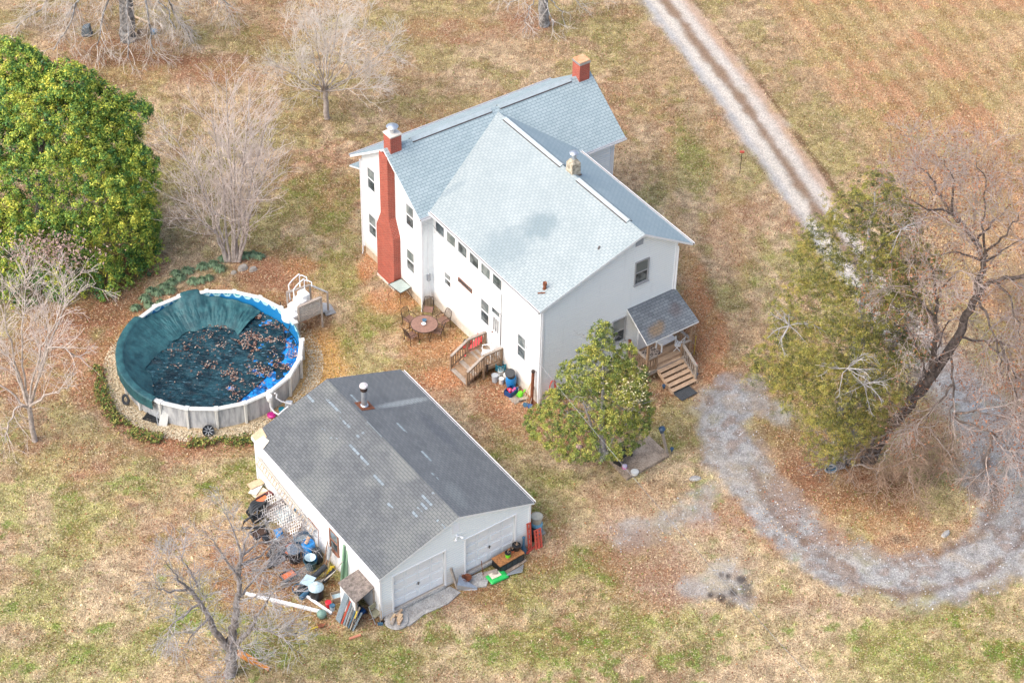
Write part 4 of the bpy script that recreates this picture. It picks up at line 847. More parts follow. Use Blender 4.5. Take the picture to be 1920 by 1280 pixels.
pal = np.array([C_(150, 116, 102), C_(178, 150, 132), C_(120, 80, 64), C_(196, 176, 160), C_(88, 56, 46)]); pc = pal[rng.integers(0, 5, n)]*rng.uniform(.7, 1.15, (n, 1))
cards('floating_leaves', np.stack([x, y, 0*x+WL+.06], -1), rng.uniform(.06, .12, n), pc, 'pinkish brown fallen leaves matted on the wet pool cover', .3, .7, 'leaves', .01)

# pool entry steps, platform with lattice, grey slide
def seg(name, label, cat, loc, **k): return thing(name, label, cat, loc, k.get('rz', 0), k.get('group'))
pl = thing('pool_platform', 'small grey timber pool platform with one lattice side', 'platform', (0, 0, 0)); pl.location = tuple(G(580, 600))
B = np.array(pl.location)
def rel(p, base): return tuple(np.array(p)-np.array(base))
A1 = G(559, 575.5, 1.95); A2 = G(602, 557, 1.95); A3 = G(538, 548, 1.95); A4 = G(581, 534, 1.95); A5 = G(613.8, 548, 1.5)
for (P, zt) in ((A1, 1.95), (A2, 1.95), (A3, 1.95), (A4, 1.95), (A5, 1.5)):
    mb = MB(); p = P-B; mb.box(p[0]-.05, p[0]+.05, p[1]-.05, p[1]+.05, 0, zt, m_woodg); mb.build('post', None, pl)
mb = MB(); mb.bar(rel(A1, B), rel(A2, B), .16, .05, m_woodg); mb.build('handrail', None, pl); mb = MB(); mb.bar(rel(A3, B), rel(A4, B), .14, .05, m_woodg); mb.build('handrail', None, pl)
mb = MB(); mb.bar(rel(A4, B), rel(A5, B), .10, .04, m_metal); mb.build('handrail', None, pl)
mb = MB(); dz = Vector((0, 0, 1.12)); cs = [Vector(rel((p[0], p[1], 0), B)) for p in (A1, A2, A4, A3)]
nb = 9
for k in range(nb):
    a0 = cs[0].lerp(cs[1], k/nb); a1 = cs[0].lerp(cs[1], (k+.92)/nb); b0 = cs[3].lerp(cs[2], k/nb); b1 = cs[3].lerp(cs[2], (k+.92)/nb)
    mb.hexa([a0+dz, a1+dz, b1+dz, b0+dz], [v+dz+Vector((0, 0, .04)) for v in (a0, a1, b1, b0)], m_woodg)
mb.build('deck_board', None, pl)
mb = MB(); p, q = Vector(rel(A1, B)), Vector(rel(A2, B)); d = (q-p); L = d.length; d.normalize(); z0, z1 = .95, 1.9
k = -1.0
while k < L:
    for sgn in (1, -1):
        x0, x1 = k, k+(z1-z0)
        if sgn > 0: a_, b_ = max(0, x0), min(L, x1); za, zb_ = z0+(a_-x0), z0+(b_-x0)
        else: a_, b_ = max(0, x0), min(L, x1); za, zb_ = z1-(a_-x0), z1-(b_-x0)
        if b_-a_ > .05:
            P0 = Vector((p.x, p.y, 0))+d*a_+Vector((0, 0, za)); P1 = Vector((p.x, p.y, 0))+d*b_+Vector((0, 0, zb_)); mb.bar(P0, P1, .012, .042, m_lattice, up=(d.x, d.y, 0) if 0 else (0, 0, 1))
    k += .13
mb.bar((p.x, p.y, z0), (q.x, q.y, z0), .03, .06, m_woodg); mb.build('lattice_panel', None, pl)
st = thing('pool_steps', 'white moulded plastic pool entry steps with arched handrails', 'pool steps', (0, 0, 0)); B2 = G(552, 590, .6); B2[2] = 0; st.location = tuple(B2)
tops = [((541, 587), 1.32, .42), ((551, 573), 1.55, .36), ((560, 561), 1.78, .34), ((567, 549), 2.05, .30)]
for (px, z, r_) in tops:
    c_ = G(*px, z)-B2; mb = MB(); e1 = Vector((.78, .62, 0)).normalized(); e2 = Vector((-e1.y, e1.x, 0)); ring = []
    for kx, ky in ((1, .9), (1, -.9), (.2, -1), (-.55, -.85), (-.85, -.4), (-.95, 0), (-.85, .4), (-.55, .85), (.2, 1)): ring.append(Vector(c_)+e1*kx*r_*.9+e2*ky*r_)
    mb.hexa([Vector((v.x, v.y, 1.16 if z > 1.4 else .95)) for v in ring], [Vector((v.x, v.y, z)) for v in ring], m_white); mb.build('step', None, st, bevel=.03)
for off in ((0, 0), (9, 9)):
    mb = MB(); q = lambda x, y, z: rel(G(x+off[0], y+off[1], z), B2)
    mb.tube([q(544, 562, 1.4), q(541, 534, 2.15), q(548, 525, 2.35), q(560, 514, 2.55), q(561, 513, 2.55), q(562, 530, 2.1), q(563, 541, 1.9)], .03, 8, m_white)
    mb.tube([q(562, 517, 2.5), q(566, 516, 2.5), q(575, 520, 2.4), q(576, 528, 2.2)], .03, 8, m_white); mb.build('handrail', None, st, smooth=True)
sl_ = G(608, 585); mb = MB(); 
for k in range(3): mb.box(-.55+k*.16, -.43+k*.16, -.42, .42, .45-.06*k, .52-.06*k, m_slate if k % 2 else m_grey)
mb.hexa([(-.1, -.45, .1), (.5, -.40, .05), (.55, .35, .05), (-.1, .45, .1)], [(-.15, -.42, .42), (.38, -.3, .25), (.4, .28, .25), (-.15, .42, .42)], m_grey)
o = mb.build('plastic_ramp', None, None, loc=sl_, rotz=.5, bevel=.02); tag(o, 'grey plastic ramp lying behind the pool platform lattice', 'ramp')

# ------------------------------------------------------------------ trees
def tubes_np(lines, k):
    """lines: list of (points (n,3), radii (n,)) -> verts, quads; k sides"""
    VV = []; QQ = []; off = 0; ang = np.arange(k)*2*np.pi/k; ca, sa = np.cos(ang), np.sin(ang)
    for P, r in lines:
        n = len(P); d = np.empty_like(P); d[1:-1] = P[2:]-P[:-2]; d[0] = P[1]-P[0]; d[-1] = P[-1]-P[-2]
        d /= np.linalg.norm(d, axis=1)[:, None]+1e-9
        ref = np.array([0, 0, 1.]) if abs(d[:, 2]).mean() < .8 else np.array([1., 0, 0])
        a = np.cross(d, ref); a /= np.linalg.norm(a, axis=1)[:, None]+1e-9; b = np.cross(d, a)
        V = P[:, None, :]+(a[:, None, :]*ca[None, :, None]+b[:, None, :]*sa[None, :, None])*r[:, None, None]
        VV.append(V.reshape(-1, 3)); i = np.arange(n*k).reshape(n, k); j = np.roll(i, -1, 1)
        QQ.append(np.stack([i[:-1], j[:-1], j[1:], i[1:]], -1).reshape(-1, 4)+off); off += n*k
    return np.concatenate(VV), np.concatenate(QQ)
def branch(P0, d, L, r0, r1, rg, wig=.12, up=.0, n=None):
    n = n or max(3, int(L/.45)+2); P = [np.array(P0, float)]; d = np.array(d, float); d /= np.linalg.norm(d)
    for k in range(n-1):
        d = d+rg.normal(0, wig, 3)+np.array([0, 0, up/n]); d /= np.linalg.norm(d); P.append(P[-1]+d*L/(n-1))
    return np.array(P), np.linspace(r0, r1, n)
def grow(seed, roots, levels, rg):
    """roots: list of (P, r) polylines; levels: dicts(n per metre, L, ang, r, wig, up). returns list per level"""
    out = [roots]
    for lv in levels:
        cur = []
        for P, r in out[-1]:
            seg = np.linalg.norm(np.diff(P, axis=0), axis=1); Ltot = seg.sum(); cnt = rg.poisson(lv['n']*Ltot*lv.get('mul', 1)) if lv.get('pois', 1) else int(lv['n']*Ltot)
            cs = np.concatenate([[0], np.cumsum(seg)])
            for _ in range(max(cnt, lv.get('min', 1))):
                t = rg.uniform(lv.get('t0', .25), 1)**lv.get('tp', .8)*Ltot; i = min(np.searchsorted(cs, t)-1, len(seg)-1); i = max(i, 0); f = (t-cs[i])/seg[i]
                p = P[i]*(1-f)+P[i+1]*f; rr = r[i]*(1-f)+r[i+1]*f; d = (P[i+1]-P[i])/seg[i]
                q = rg.normal(0, 1, 3); q -= q@d*d; q /= np.linalg.norm(q)+1e-9; an = R(rg.normal(lv['ang'], lv.get('as', 10)))
                nd = d*math.cos(an)+q*math.sin(an); nd[2] += lv.get('bias', 0)
                L = lv['L']*rg.uniform(.55, 1.25)*(1-.45*t/Ltot if lv.get('tap', 1) else 1)
                cur.append(branch(p, nd, L, min(rr*.75, lv['r']), lv.get('r1', lv['r']*.35), rg, lv.get('wig', .12), lv.get('up', 0)))
        out.append(cur)
    return out
def bark(name, c1, c2, sc=5):
    a = N(name); c = a.coord(); f = a.ramp(a.noise(c, sc, 5, .7), .35, .65); a.l(a.mix(f, c1, c2), a.b.inputs['Base Color']); a.b.inputs['Roughness'].default_value = .9; a.bump(f, .6, .05); return a.m
bk_pale = bark('pale_bark', (.34, .28, .24), (.56, .49, .44)); bk_grey = bark('grey_bark', (.17, .145, .13), (.40, .36, .35)); bk_dark = bark('dark_bark', (.075, .058, .05), (.21, .165, .14)); bk_pink = bark('pinkish_twig', (.60, .49, .43), (.78, .68, .62)); bk_tan = bark('tan_twig', (.34, .22, .15), (.50, .36, .26))
bk_silver = bark('silver_twig', (.33, .31, .31), (.56, .53, .52)); bk_lichen = bark('lichen_bark', (.12, .11, .10), (.42, .42, .42), 3)
bk_ltw = bark('light_twig', (.62, .54, .47), (.80, .73, .66))
def tree_build(t, lv, mats, split=1, wt=(0, 0, 0)):
    """levels up to split form the trunk part, the rest the crown"""
    base = np.array(t.location)
    def mk(name, ls, k, m):
        ls = [x for x in ls if len(x[0]) > 1]
        if ls: V, Q = tubes_np(ls, k); return np_mesh(name, V-base, Q, m, parent=t, smooth=True)
    mk('trunk', [l for L in lv[:split] for l in L], 9, mats[0])
    crown = [l for L in lv[split:] for l in L]
    thick = [l for l in crown if l[1][0] > .03]; thin = [l for l in crown if l[1][0] <= .03]
    V1, Q1 = tubes_np(thick, 6) if thick else (np.zeros((0, 3)), np.zeros((0, 4), int)); V2, Q2 = tubes_np(thin, 3)
    o = np_mesh('crown', np.concatenate([V1, V2])-base, np.concatenate([Q1, Q2+len(V1)]), mats[1], parent=t, smooth=True)
    if len(mats) > 2:
        o.data.materials.append(mats[2]); mi = np.zeros(len(Q1)+len(Q2), np.int32); mi[len(Q1):] = 1; o.data.polygons.foreach_set('material_index', mi)
    return o
def limb(pts, y0, r0, r1, sub=3, jit=.04, rg=rng):
    """limb through photo points; each point (px, py, depth offset in m from the trunk plane)"""
    P = np.array([PY(a, b, y0+c) for a, b, c in pts]); n = len(P)
    t = np.linspace(0, n-1, (n-1)*sub+1); Q = np.stack([np.interp(t, np.arange(n), P[:, k]) for k in range(3)], 1)
    for _ in range(2): Q[1:-1] = (Q[:-2]+Q[1:-1]*2+Q[2:])/4
    Q[1:-1] += rg.normal(0, jit, Q[1:-1].shape); return Q, np.linspace(r0, r1, len(Q))

# multi-stemmed tree behind the pool
rg = np.random.default_rng(21); b = G(437, 492); t = thing('bare_tree', 'leafless multi-stemmed pale tree rising from the leafy bed behind the pool', 'tree', b)
stems = []
for (dx, x1, y1, dd) in ((-14, 330, 260, -1.2), (-6, 395, 200, .6), (0, 425, 150, -.6), (5, 470, 185, 1.0), (12, 515, 280, -.8), (9, 500, 230, 1.4), (-9, 360, 300, 1.2), (3, 440, 240, -1.4), (10, 480, 330, -1.2), (-12, 340, 370, -.9)):
    stems.append(limb([(437+dx, 490, 0), (437+dx*1.3+(x1-437)*.12, 440, dd*.2), (437+(x1-437)*.45, 490+(y1-490)*.5, dd*.55), (x1, y1, dd)], b[1], .085, .02, 4, .03, rg))
lv = grow(1, stems, [dict(n=2.8, L=3.0, ang=38, r=.024, wig=.07, up=.45, t0=.12), dict(n=2.2, L=1.4, ang=34, r=.013, r1=.008, wig=.09, up=.3), dict(n=2.0, L=.7, ang=34, r=.010, r1=.007, wig=.1, up=.2)], rg)
tree_build(t, lv, (bk_pale, bk_ltw, bk_pink))
# round-headed bare tree beyond the house
rg = np.random.default_rng(22); b = G(613, 224); t = thing('bare_tree', 'leafless round-headed pale tree standing on the lawn behind the rear chimney', 'tree', b)
tr = [limb([(613, 222, 0), (611, 190, 0), (608, 165, 0)], b[1], .17, .13, 3, .02, rg)]
ls = []
for (x1, y1, dd) in ((500, 110, -1), (530, 60, 1), (560, 10, -.5), (600, -20, .7), (640, 0, -.8), (690, 40, .8), (720, 110, -.4), (735, 85, 1.2), (590, 50, -2.2), (650, 70, -2.5), (510, 150, 1), (700, 165, -1.5), (560, 130, -2.2), (620, 30, 2.5)):
    ls.append(limb([(608, 172, 0), (608+(x1-608)*.4, 172+(y1-172)*.35, dd*.4), (x1, y1, dd)], b[1], .05, .014, 5, .06, rg))
lv = grow(1, tr+ls, [dict(n=2.4, L=2.0, ang=42, r=.026, wig=.10, up=.25), dict(n=3.8, L=1.3, ang=42, r=.013, r1=.008, wig=.14, up=0), dict(n=3.6, L=.75, ang=40, r=.010, r1=.007, wig=.14, up=-.1)], rg)
tree_build(t, lv, (bk_pale, bk_ltw, bk_ltw))
# old tree at the top left corner, mostly out of frame
rg = np.random.default_rng(23); b = G(240, 75); t = thing('bare_tree', 'large old grey tree with drooping twigs, cut off at the top left corner', 'tree', b)
tr = [limb([(240, 80, 0), (238, 40, 0), (236, 0, 0), (234, -60, .3)], b[1], .5, .38, 4, .03, rg)]
ls = [limb([(236, -10-abs(x1-236)*.1, 0), ((236+x1)/2, y0, dd*.5), (x1, y1, dd)], b[1], .12, .03, 6, .1, rg) for (x1, y0, y1, dd) in ((60, -50, -5, -1), (120, -60, 40, -2), (-40, -80, -30, 1), (380, -50, -15, -1), (330, -40, 55, -2), (180, -40, 90, -2.5), (290, -30, 100, -3), (20, -40, 70, 1), (430, -60, 10, 1.5), (240, -60, 110, -3.5), (100, -30, 95, -2.8), (360, -30, 80, 0))]
lv = grow(1, tr+ls, [dict(n=2.0, L=2.2, ang=45, r=.026, wig=.15, up=-.8, t0=.3), dict(n=3.6, L=1.4, ang=45, r=.014, r1=.008, wig=.16, up=-.6), dict(n=3.4, L=.8, ang=45, r=.010, r1=.007, wig=.16, up=-.3)], rg)
tree_build(t, lv, (bk_lichen, bk_grey, bk_ltw))
# trunk at the top middle
rg = np.random.default_rng(24); b = G(1020, 48); t = thing('bare_tree', 'gnarled grey tree trunk with low twigs at the top middle edge', 'tree', b)
tr = [limb([(1020, 50, 0), (1019, 20, 0), (1016, -30, 0), (1014, -80, 0)], b[1], .33, .25, 4, .03, rg)]
ls = [limb([(1018, -10, 0), ((1018+x1)/2, y0, dd*.5), (x1, y1, dd)], b[1], .06, .015, 5, .08, rg) for (x1, y0, y1, dd) in ((950, -20, 20, -1), (980, 0, 60, -1.5), (1060, 0, 50, -1), (1100, -20, 20, 1), (1130, -40, -5, 0), (930, -40, -10, .5), (1040, 10, 62, -1.8))]
lv = grow(1, tr+ls, [dict(n=3., L=1.6, ang=45, r=.018, wig=.16, up=-.5, t0=.3), dict(n=4., L=.9, ang=45, r=.011, r1=.007, wig=.16, up=-.3)], rg)
tree_build(t, lv, (bk_lichen, bk_grey, bk_ltw))
# left edge tree
rg = np.random.default_rng(25); b = G(66, 826); t = thing('bare_tree', 'slender leafless tree with pink grey twigs at the left edge below the evergreen', 'tree', b)
tr = [limb([(66, 828, 0), (58, 790, 0), (54, 760, 0)], b[1], .14, .11, 3, .01, rg)]
ls = [limb([(54, 765, 0)]+[(a_, b_, c_) for a_, b_, c_ in L], b[1], .06, .015, 4, .04, rg) for L in (
    [(45, 700, 0), (40, 640, 0), (45, 560, .5), (50, 500, 1)], [(64, 700, -.3), (75, 650, -.4), (105, 610, -.5), (120, 545, 0), (117, 510, .5)], [(30, 690, .5), (5, 660, .8), (-40, 610, 1)], [(20, 650, -.5), (10, 600, -.8), (5, 540, -1)],
    [(70, 720, .5), (85, 650, 1), (90, 600, 1.5), (60, 530, 1.6)], [(95, 640, -.8), (130, 660, -1.2), (140, 670, -1.3)], [(30, 760, -.5), (15, 800, -1), (10, 830, -1.2)], [(110, 590, .3), (150, 545, .8), (180, 530, 1)], [(85, 740, -.8), (110, 735, -1.4), (130, 720, -1.6)], [(0, 720, .3), (-40, 700, .5)])]
lv = grow(1, tr+ls, [dict(n=2.0, L=1.9, ang=38, r=.020, wig=.10, up=.4), dict(n=3.2, L=1.3, ang=40, r=.012, r1=.008, wig=.12, up=.1), dict(n=3., L=.7, ang=40, r=.009, r1=.006, wig=.12)], rg)
tree_build(t, lv, (bk_pale, bk_ltw, bk_pink))
# gnarled tree at the bottom
rg = np.random.default_rng(26); b = G(432, 1262); t = thing('bare_tree', 'gnarled grey leafless fruit tree with three dark stems by the bottom edge', 'tree', b)
q = lambda L, r0, r1: limb(L, b[1], r0, r1, 4, .03, rg)
tr = [q([(432, 1275, 0), (434, 1225, 0), (432, 1200, 0)], .26, .22), q([(434, 1205, 0), (438, 1170, 0), (444, 1135, 0), (448, 1080, 0), (452, 1040, 0)], .20, .07), q([(428, 1215, 0), (402, 1185, -.3), (392, 1155, -.4), (375, 1130, -.5), (350, 1100, -.6)], .17, .07), q([(438, 1210, 0), (462, 1190, -.6), (478, 1160, -.8), (492, 1140, -1)], .12, .05)]
ls = [q(L, .055, .012) for L in ([(452, 1045, 0), (460, 1010, .3), (475, 985, .5), (490, 965, .7)], [(448, 1085, 0), (425, 1050, -.4), (405, 1020, -.6), (385, 995, -.8)], [(350, 1100, -.6), (330, 1080, -.8), (310, 1050, -1)], [(350, 1105, -.6), (310, 1110, -1.2), (290, 1100, -1.5)], [(375, 1130, -.5), (345, 1150, -1.2), (320, 1175, -1.8), (300, 1200, -2.2)],
      [(448, 1120, 0), (475, 1085, .6), (500, 1060, 1), (540, 1050, 1.3)], [(450, 1060, 0), (490, 1040, 1), (520, 1010, 1.4), (545, 985, 1.6)], [(492, 1140, -1), (505, 1120, -1.3), (520, 1100, -1.5)], [(470, 1180, -.7), (500, 1178, -1.5), (530, 1195, -2), (550, 1212, -2.4)], [(435, 1200, 0), (430, 1230, -1.3), (425, 1262, -2)],
      [(432, 1190, -.3), (455, 1220, -1.6), (470, 1250, -2.2)], [(446, 1130, 0), (470, 1120, -.8), (500, 1110, -1.5), (530, 1120, -2)], [(392, 1155, -.4), (360, 1190, -1.5), (340, 1220, -2)], [(452, 1040, 0), (440, 1000, .3), (420, 960, .5)], [(455, 1040, .2), (495, 1010, .7), (560, 1020, 1.2)], [(370, 1100, -.2), (350, 1060, .2), (330, 1020, .5)])]
lv = grow(1, tr+ls, [dict(n=2.6, L=1.35, ang=42, r=.020, wig=.16, up=.1, t0=.3), dict(n=6.0, L=1.05, ang=44, r=.012, r1=.009, wig=.18, up=0), dict(n=5.6, L=.55, ang=44, r=.010, r1=.008, wig=.18)], rg)
tree_build(t, lv, (bk_grey, bk_grey, bk_silver), 1)
# big leaning oak on the right
rg = np.random.default_rng(27); b = G(1625, 868); t = thing('oak_tree', 'big dark leafless leaning oak overhanging the driveway on the right', 'tree', b)
q = lambda L, r0, r1, s=4, j=.05: limb(L, b[1], r0, r1, s, j, rg)
tr = [q([(1625, 868, 0), (1655, 820, 0), (1690, 775, 0), (1722, 735, 0), (1750, 700, 0)], .34, .22), q([(1745, 708, 0), (1790, 640, .3), (1815, 590, .5), (1835, 540, .6), (1845, 490, .8), (1832, 455, 1), (1808, 425, 1.2), (1785, 400, 1.4)], .24, .06),
      q([(1748, 704, 0), (1752, 660, -.4), (1755, 600, -.6), (1757, 545, -.7), (1745, 500, -.9)], .15, .05), q([(1832, 545, .6), (1870, 525, .4), (1920, 520, .2), (1980, 500, 0)], .13, .06), q([(1700, 768, 0), (1715, 730, 1), (1740, 690, 1.5), (1780, 600, 2)], .09, .03)]
ls = [q(L, .065, .014) for L in ([(1808, 425, 1.2), (1780, 395, 2), (1765, 370, 2.5), (1720, 340, 3)], [(1832, 455, 1), (1860, 420, 2), (1900, 380, 2.5)], [(1785, 400, 1.4), (1790, 350, 1), (1770, 300, .5)], [(1785, 400, 1.4), (1740, 390, .6), (1690, 370, 0)], [(1840, 500, .8), (1880, 470, 1.5), (1930, 440, 2)], [(1850, 470, .8), (1890, 440, -.5), (1910, 400, -1)],
      [(1835, 560, .5), (1860, 610, -.8), (1875, 680, -1.6), (1880, 720, -2)], [(1780, 650, .2), (1790, 720, -1.2), (1782, 790, -2), (1785, 830, -2.3)], [(1786, 780, -2), (1830, 800, -2.6), (1870, 815, -3), (1900, 850, -3.4), (1910, 880, -3.6)], [(1790, 775, -2), (1840, 770, -2.8), (1900, 790, -3.2)], [(1755, 600, -.6), (1720, 560, -1.5), (1700, 520, -2)],
      [(1757, 560, -.7), (1780, 520, -1.4), (1810, 500, -1.8)], [(1795, 630, .3), (1850, 640, 1), (1920, 650, 1.4)], [(1740, 710, 0), (1720, 650, -1), (1700, 610, -1.5)], [(1850, 480, .8), (1840, 420, 0), (1850, 350, -.5), (1830, 300, -.8)], [(1870, 525, .4), (1900, 570, -.4), (1915, 640, -1)], [(1765, 370, 2.5), (1740, 320, 2.6), (1700, 300, 3)], [(1920, 520, .2), (1930, 450, .6), (1920, 380, .8)], [(1875, 640, -1.2), (1900, 720, -2), (1915, 780, -2.4)], [(1785, 720, -1.4), (1750, 760, -2), (1730, 800, -2.4)], [(1860, 810, -3), (1850, 860, -3.4), (1840, 900, -3.8)], [(1845, 490, .8), (1800, 470, 0), (1760, 480, -.6)], [(1850, 640, 1), (1890, 680, .8), (1915, 730, .5)])]
lv = grow(1, tr+ls, [dict(n=1.8, L=2.6, ang=45, r=.028, wig=.15, up=-.25, t0=.3), dict(n=4.2, L=1.6, ang=45, r=.016, r1=.009, wig=.17, up=0), dict(n=4.2, L=.85, ang=45, r=.011, r1=.008, wig=.17)], rg)
tree_build(t, lv, (bk_dark, bk_grey, bark('oak_twig', (.36, .28, .25), (.58, .48, .43))), 1)
# brown leaf remnants on the oak twigs
tips = np.array([l[0][-1] for l in lv[3]]); 
def leaf_np(name, parent, Pc, Nn, size, col, asp=.55, mat=None, jn=.5, rg=rng):
    n = len(Pc); nr = Nn+rg.normal(0, jn, (n, 3)); nr /= np.linalg.norm(nr, axis=1)[:, None]+1e-9
    a_ = np.cross(nr, rg.normal(0, 1, (n, 3))); a_ /= np.linalg.norm(a_, axis=1)[:, None]+1e-9; b_ = np.cross(nr, a_)
    u = a_*size[:, None]*.5; v = b_*size[:, None]*.5*asp; bend = nr*size[:, None]*.12
    V = np.stack([Pc-u-bend, Pc-v, Pc+u-bend, Pc+v], 1).reshape(-1, 3)-np.array(parent.location)
    return np_mesh(name, V, np.arange(n*4).reshape(-1, 4), mat or attr_mat('foliage_leaf', .5, .06, spec=.35), parent=parent, col=np.repeat(np.clip(col, .004, .9), 4, 0))
sel = tips[rg.random(len(tips)) < .8]; Pl = np.repeat(sel, 2, 0)+rg.normal(0, .12, (len(sel)*2, 3)); n = len(Pl)
lfm = attr_mat('dry_leaf', .8, .1, spec=.1)
o = leaf_np('dry_leaf_cluster', t, Pl, np.array([0, 0, 1.]), rg.uniform(.07, .13, n), np.array(C_(168, 120, 92))*rg.uniform(.6, 1.1, (n, 1)), .7, lfm, 1., rg); o['kind'] = 'stuff'
# pale arching sapling in front of the oak
rg = np.random.default_rng(28); b = G(1590, 872); t = thing('sapling', 'pale tan arching leafless sapling spreading right beneath the oak', 'sapling', b)
q = lambda L, r0, r1: limb(L, b[1], r0, r1, 4, .05, rg)
tr = [q([(1590, 872, 0), (1600, 850, 0), (1640, 822, -.5), (1690, 806, -1), (1740, 800, -1.3), (1770, 790, -1.6)], .07, .03), q([(1592, 868, 0), (1640, 880, -1), (1690, 870, -1.7), (1730, 850, -2)], .05, .02)]
ls = [q(L, .03, .01) for L in ([(1640, 822, -.5), (1620, 800, -.5), (1600, 780, -.5)], [(1640, 822, -.5), (1610, 850, -1.5), (1595, 880, -2)], [(1690, 806, -1), (1700, 850, -2), (1710, 900, -3)], [(1690, 806, -1), (1660, 850, -2), (1640, 890, -2.6)], [(1700, 870, -1.7), (1710, 910, -2.6), (1715, 935, -3)], [(1740, 800, -1.3), (1780, 850, -2), (1800, 890, -2.6)], [(1700, 800, -1), (1680, 760, -.5), (1650, 730, 0)], [(1640, 880, -1), (1650, 910, -2), (1640, 930, -2.4)])]
lv = grow(1, tr+ls, [dict(n=5, L=1.5, ang=45, r=.016, wig=.14, up=.1, t0=.2), dict(n=5, L=.9, ang=45, r=.012, r1=.008, wig=.15), dict(n=4.4, L=.5, ang=45, r=.009, r1=.007, wig=.15)], rg)
tree_build(t, lv, (bk_pale, bk_pale, bk_tan))
b2 = G(1850, 720); 
def brush(seed, pts, label, dens=1.):
    rg = np.random.default_rng(seed); b = G(*pts[0]); t = thing('shrub', label, 'shrub', b); st_ = []
    for (px, py) in pts:
        g0 = G(px, py)
        for _ in range(5):
            d = rg.normal(0, .5, 3); d[2] = 1.2; st_.append(branch(g0+rg.normal(0, .25, 3)*[1, 1, 0], d, rg.uniform(1.2, 2.4), .02, .008, rg, .1, .2))
    lv = grow(1, st_, [dict(n=4.5*dens, L=1.0, ang=40, r=.013, r1=.009, wig=.14), dict(n=4.5*dens, L=.6, ang=40, r=.010, r1=.008, wig=.14)], rg)
    tree_build(t, lv, (bk_tan, bk_tan, bk_tan))
brush(31, [(1900, 640), (1880, 600), (1860, 560), (1910, 700), (1915, 560), (1905, 760)], 'tangle of tan leafless brush at the right edge beyond the driveway')
brush(32, [(1640, 330), (1680, 300), (1720, 310), (1760, 330), (1800, 300), (1850, 330), (1890, 300), (1700, 350)], 'low rusty tan brush along the field edge behind the oak crown', .8)
brush(33, [(1750, 900), (1770, 880), (1790, 910), (1730, 915), (1700, 890), (1670, 905)], 'thin tan leafless brush inside the driveway loop beneath the oak', .8)

# ------------------------------------------------------------------ evergreens
def leaf_cloud(t, ells, per_m2, rose, leafs, size, pal, rg, name='crown', asp=.5, jn=.45, inner=.12, sq=1., low=-.35, rough=.07, lump=.0):
    """rosettes of leaves over and within overlapping ellipsoids (centre, radii)"""
    Cs = []; Ns = []; W_ = []
    for i, (c, r_) in enumerate(ells):
        c = np.array(c); r_ = np.array(r_); area = 4*math.pi*(r_.prod())**(2/3); n = int(area*per_m2)
        d = rg.normal(0, 1, (n, 3)); d /= np.linalg.norm(d, axis=1)[:, None]; d = d[d[:, 2] > low]; 
        rad = np.where(rg.random(len(d)) < inner, rg.uniform(.5, .9, len(d)), 1+rg.normal(0, rough, len(d))+(fbm(d[:, 0]*9+i, d[:, 1]*9+d[:, 2]*7, 3., 205, 3)-.5)*lump)
        p = c+d*r_*rad[:, None]; k = np.ones(len(p), bool)
        for j, (c2, r2) in enumerate(ells):
            if j != i: k &= (((p-np.array(c2))/np.array(r2))**2).sum(1) > .72
        Cs.append(p[k]); nn = d[k]/r_; nn /= np.linalg.norm(nn, axis=1)[:, None]; Ns.append(nn)
    Cs = np.concatenate(Cs); Ns = np.concatenate(Ns); keep = (Cs[:, 2] > .15)
    g = fbm(Cs[:, 0]+Cs[:, 2]*.7, Cs[:, 1]-Cs[:, 2]*.5, .9, 200, 3); keep &= g > .29
    Cs, Ns = Cs[keep], Ns[keep]; m = len(Cs); tone = rg.random(m)
    d = rg.normal(0, 1, (m, leafs, 3)); d /= np.linalg.norm(d, axis=2)[..., None]; d = d+Ns[:, None, :]*.8+np.array([0, 0, .35]); d /= np.linalg.norm(d, axis=2)[..., None]
    rr = rose*rg.uniform(.35, 1, (m, leafs, 1))*rg.uniform(.7, 1.25, (m, 1, 1)); P = Cs[:, None, :]+d*rr*np.array([1, 1, sq])
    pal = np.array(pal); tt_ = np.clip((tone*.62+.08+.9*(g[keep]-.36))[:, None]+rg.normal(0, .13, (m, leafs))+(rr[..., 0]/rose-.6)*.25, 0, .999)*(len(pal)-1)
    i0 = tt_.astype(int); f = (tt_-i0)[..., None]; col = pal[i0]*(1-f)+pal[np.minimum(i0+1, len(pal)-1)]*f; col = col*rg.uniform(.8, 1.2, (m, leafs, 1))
    return leaf_np(name, t, P.reshape(-1, 3), d.reshape(-1, 3), size*rg.uniform(.7, 1.25, m*leafs), col.reshape(-1, 3), asp, None, jn, rg), Cs
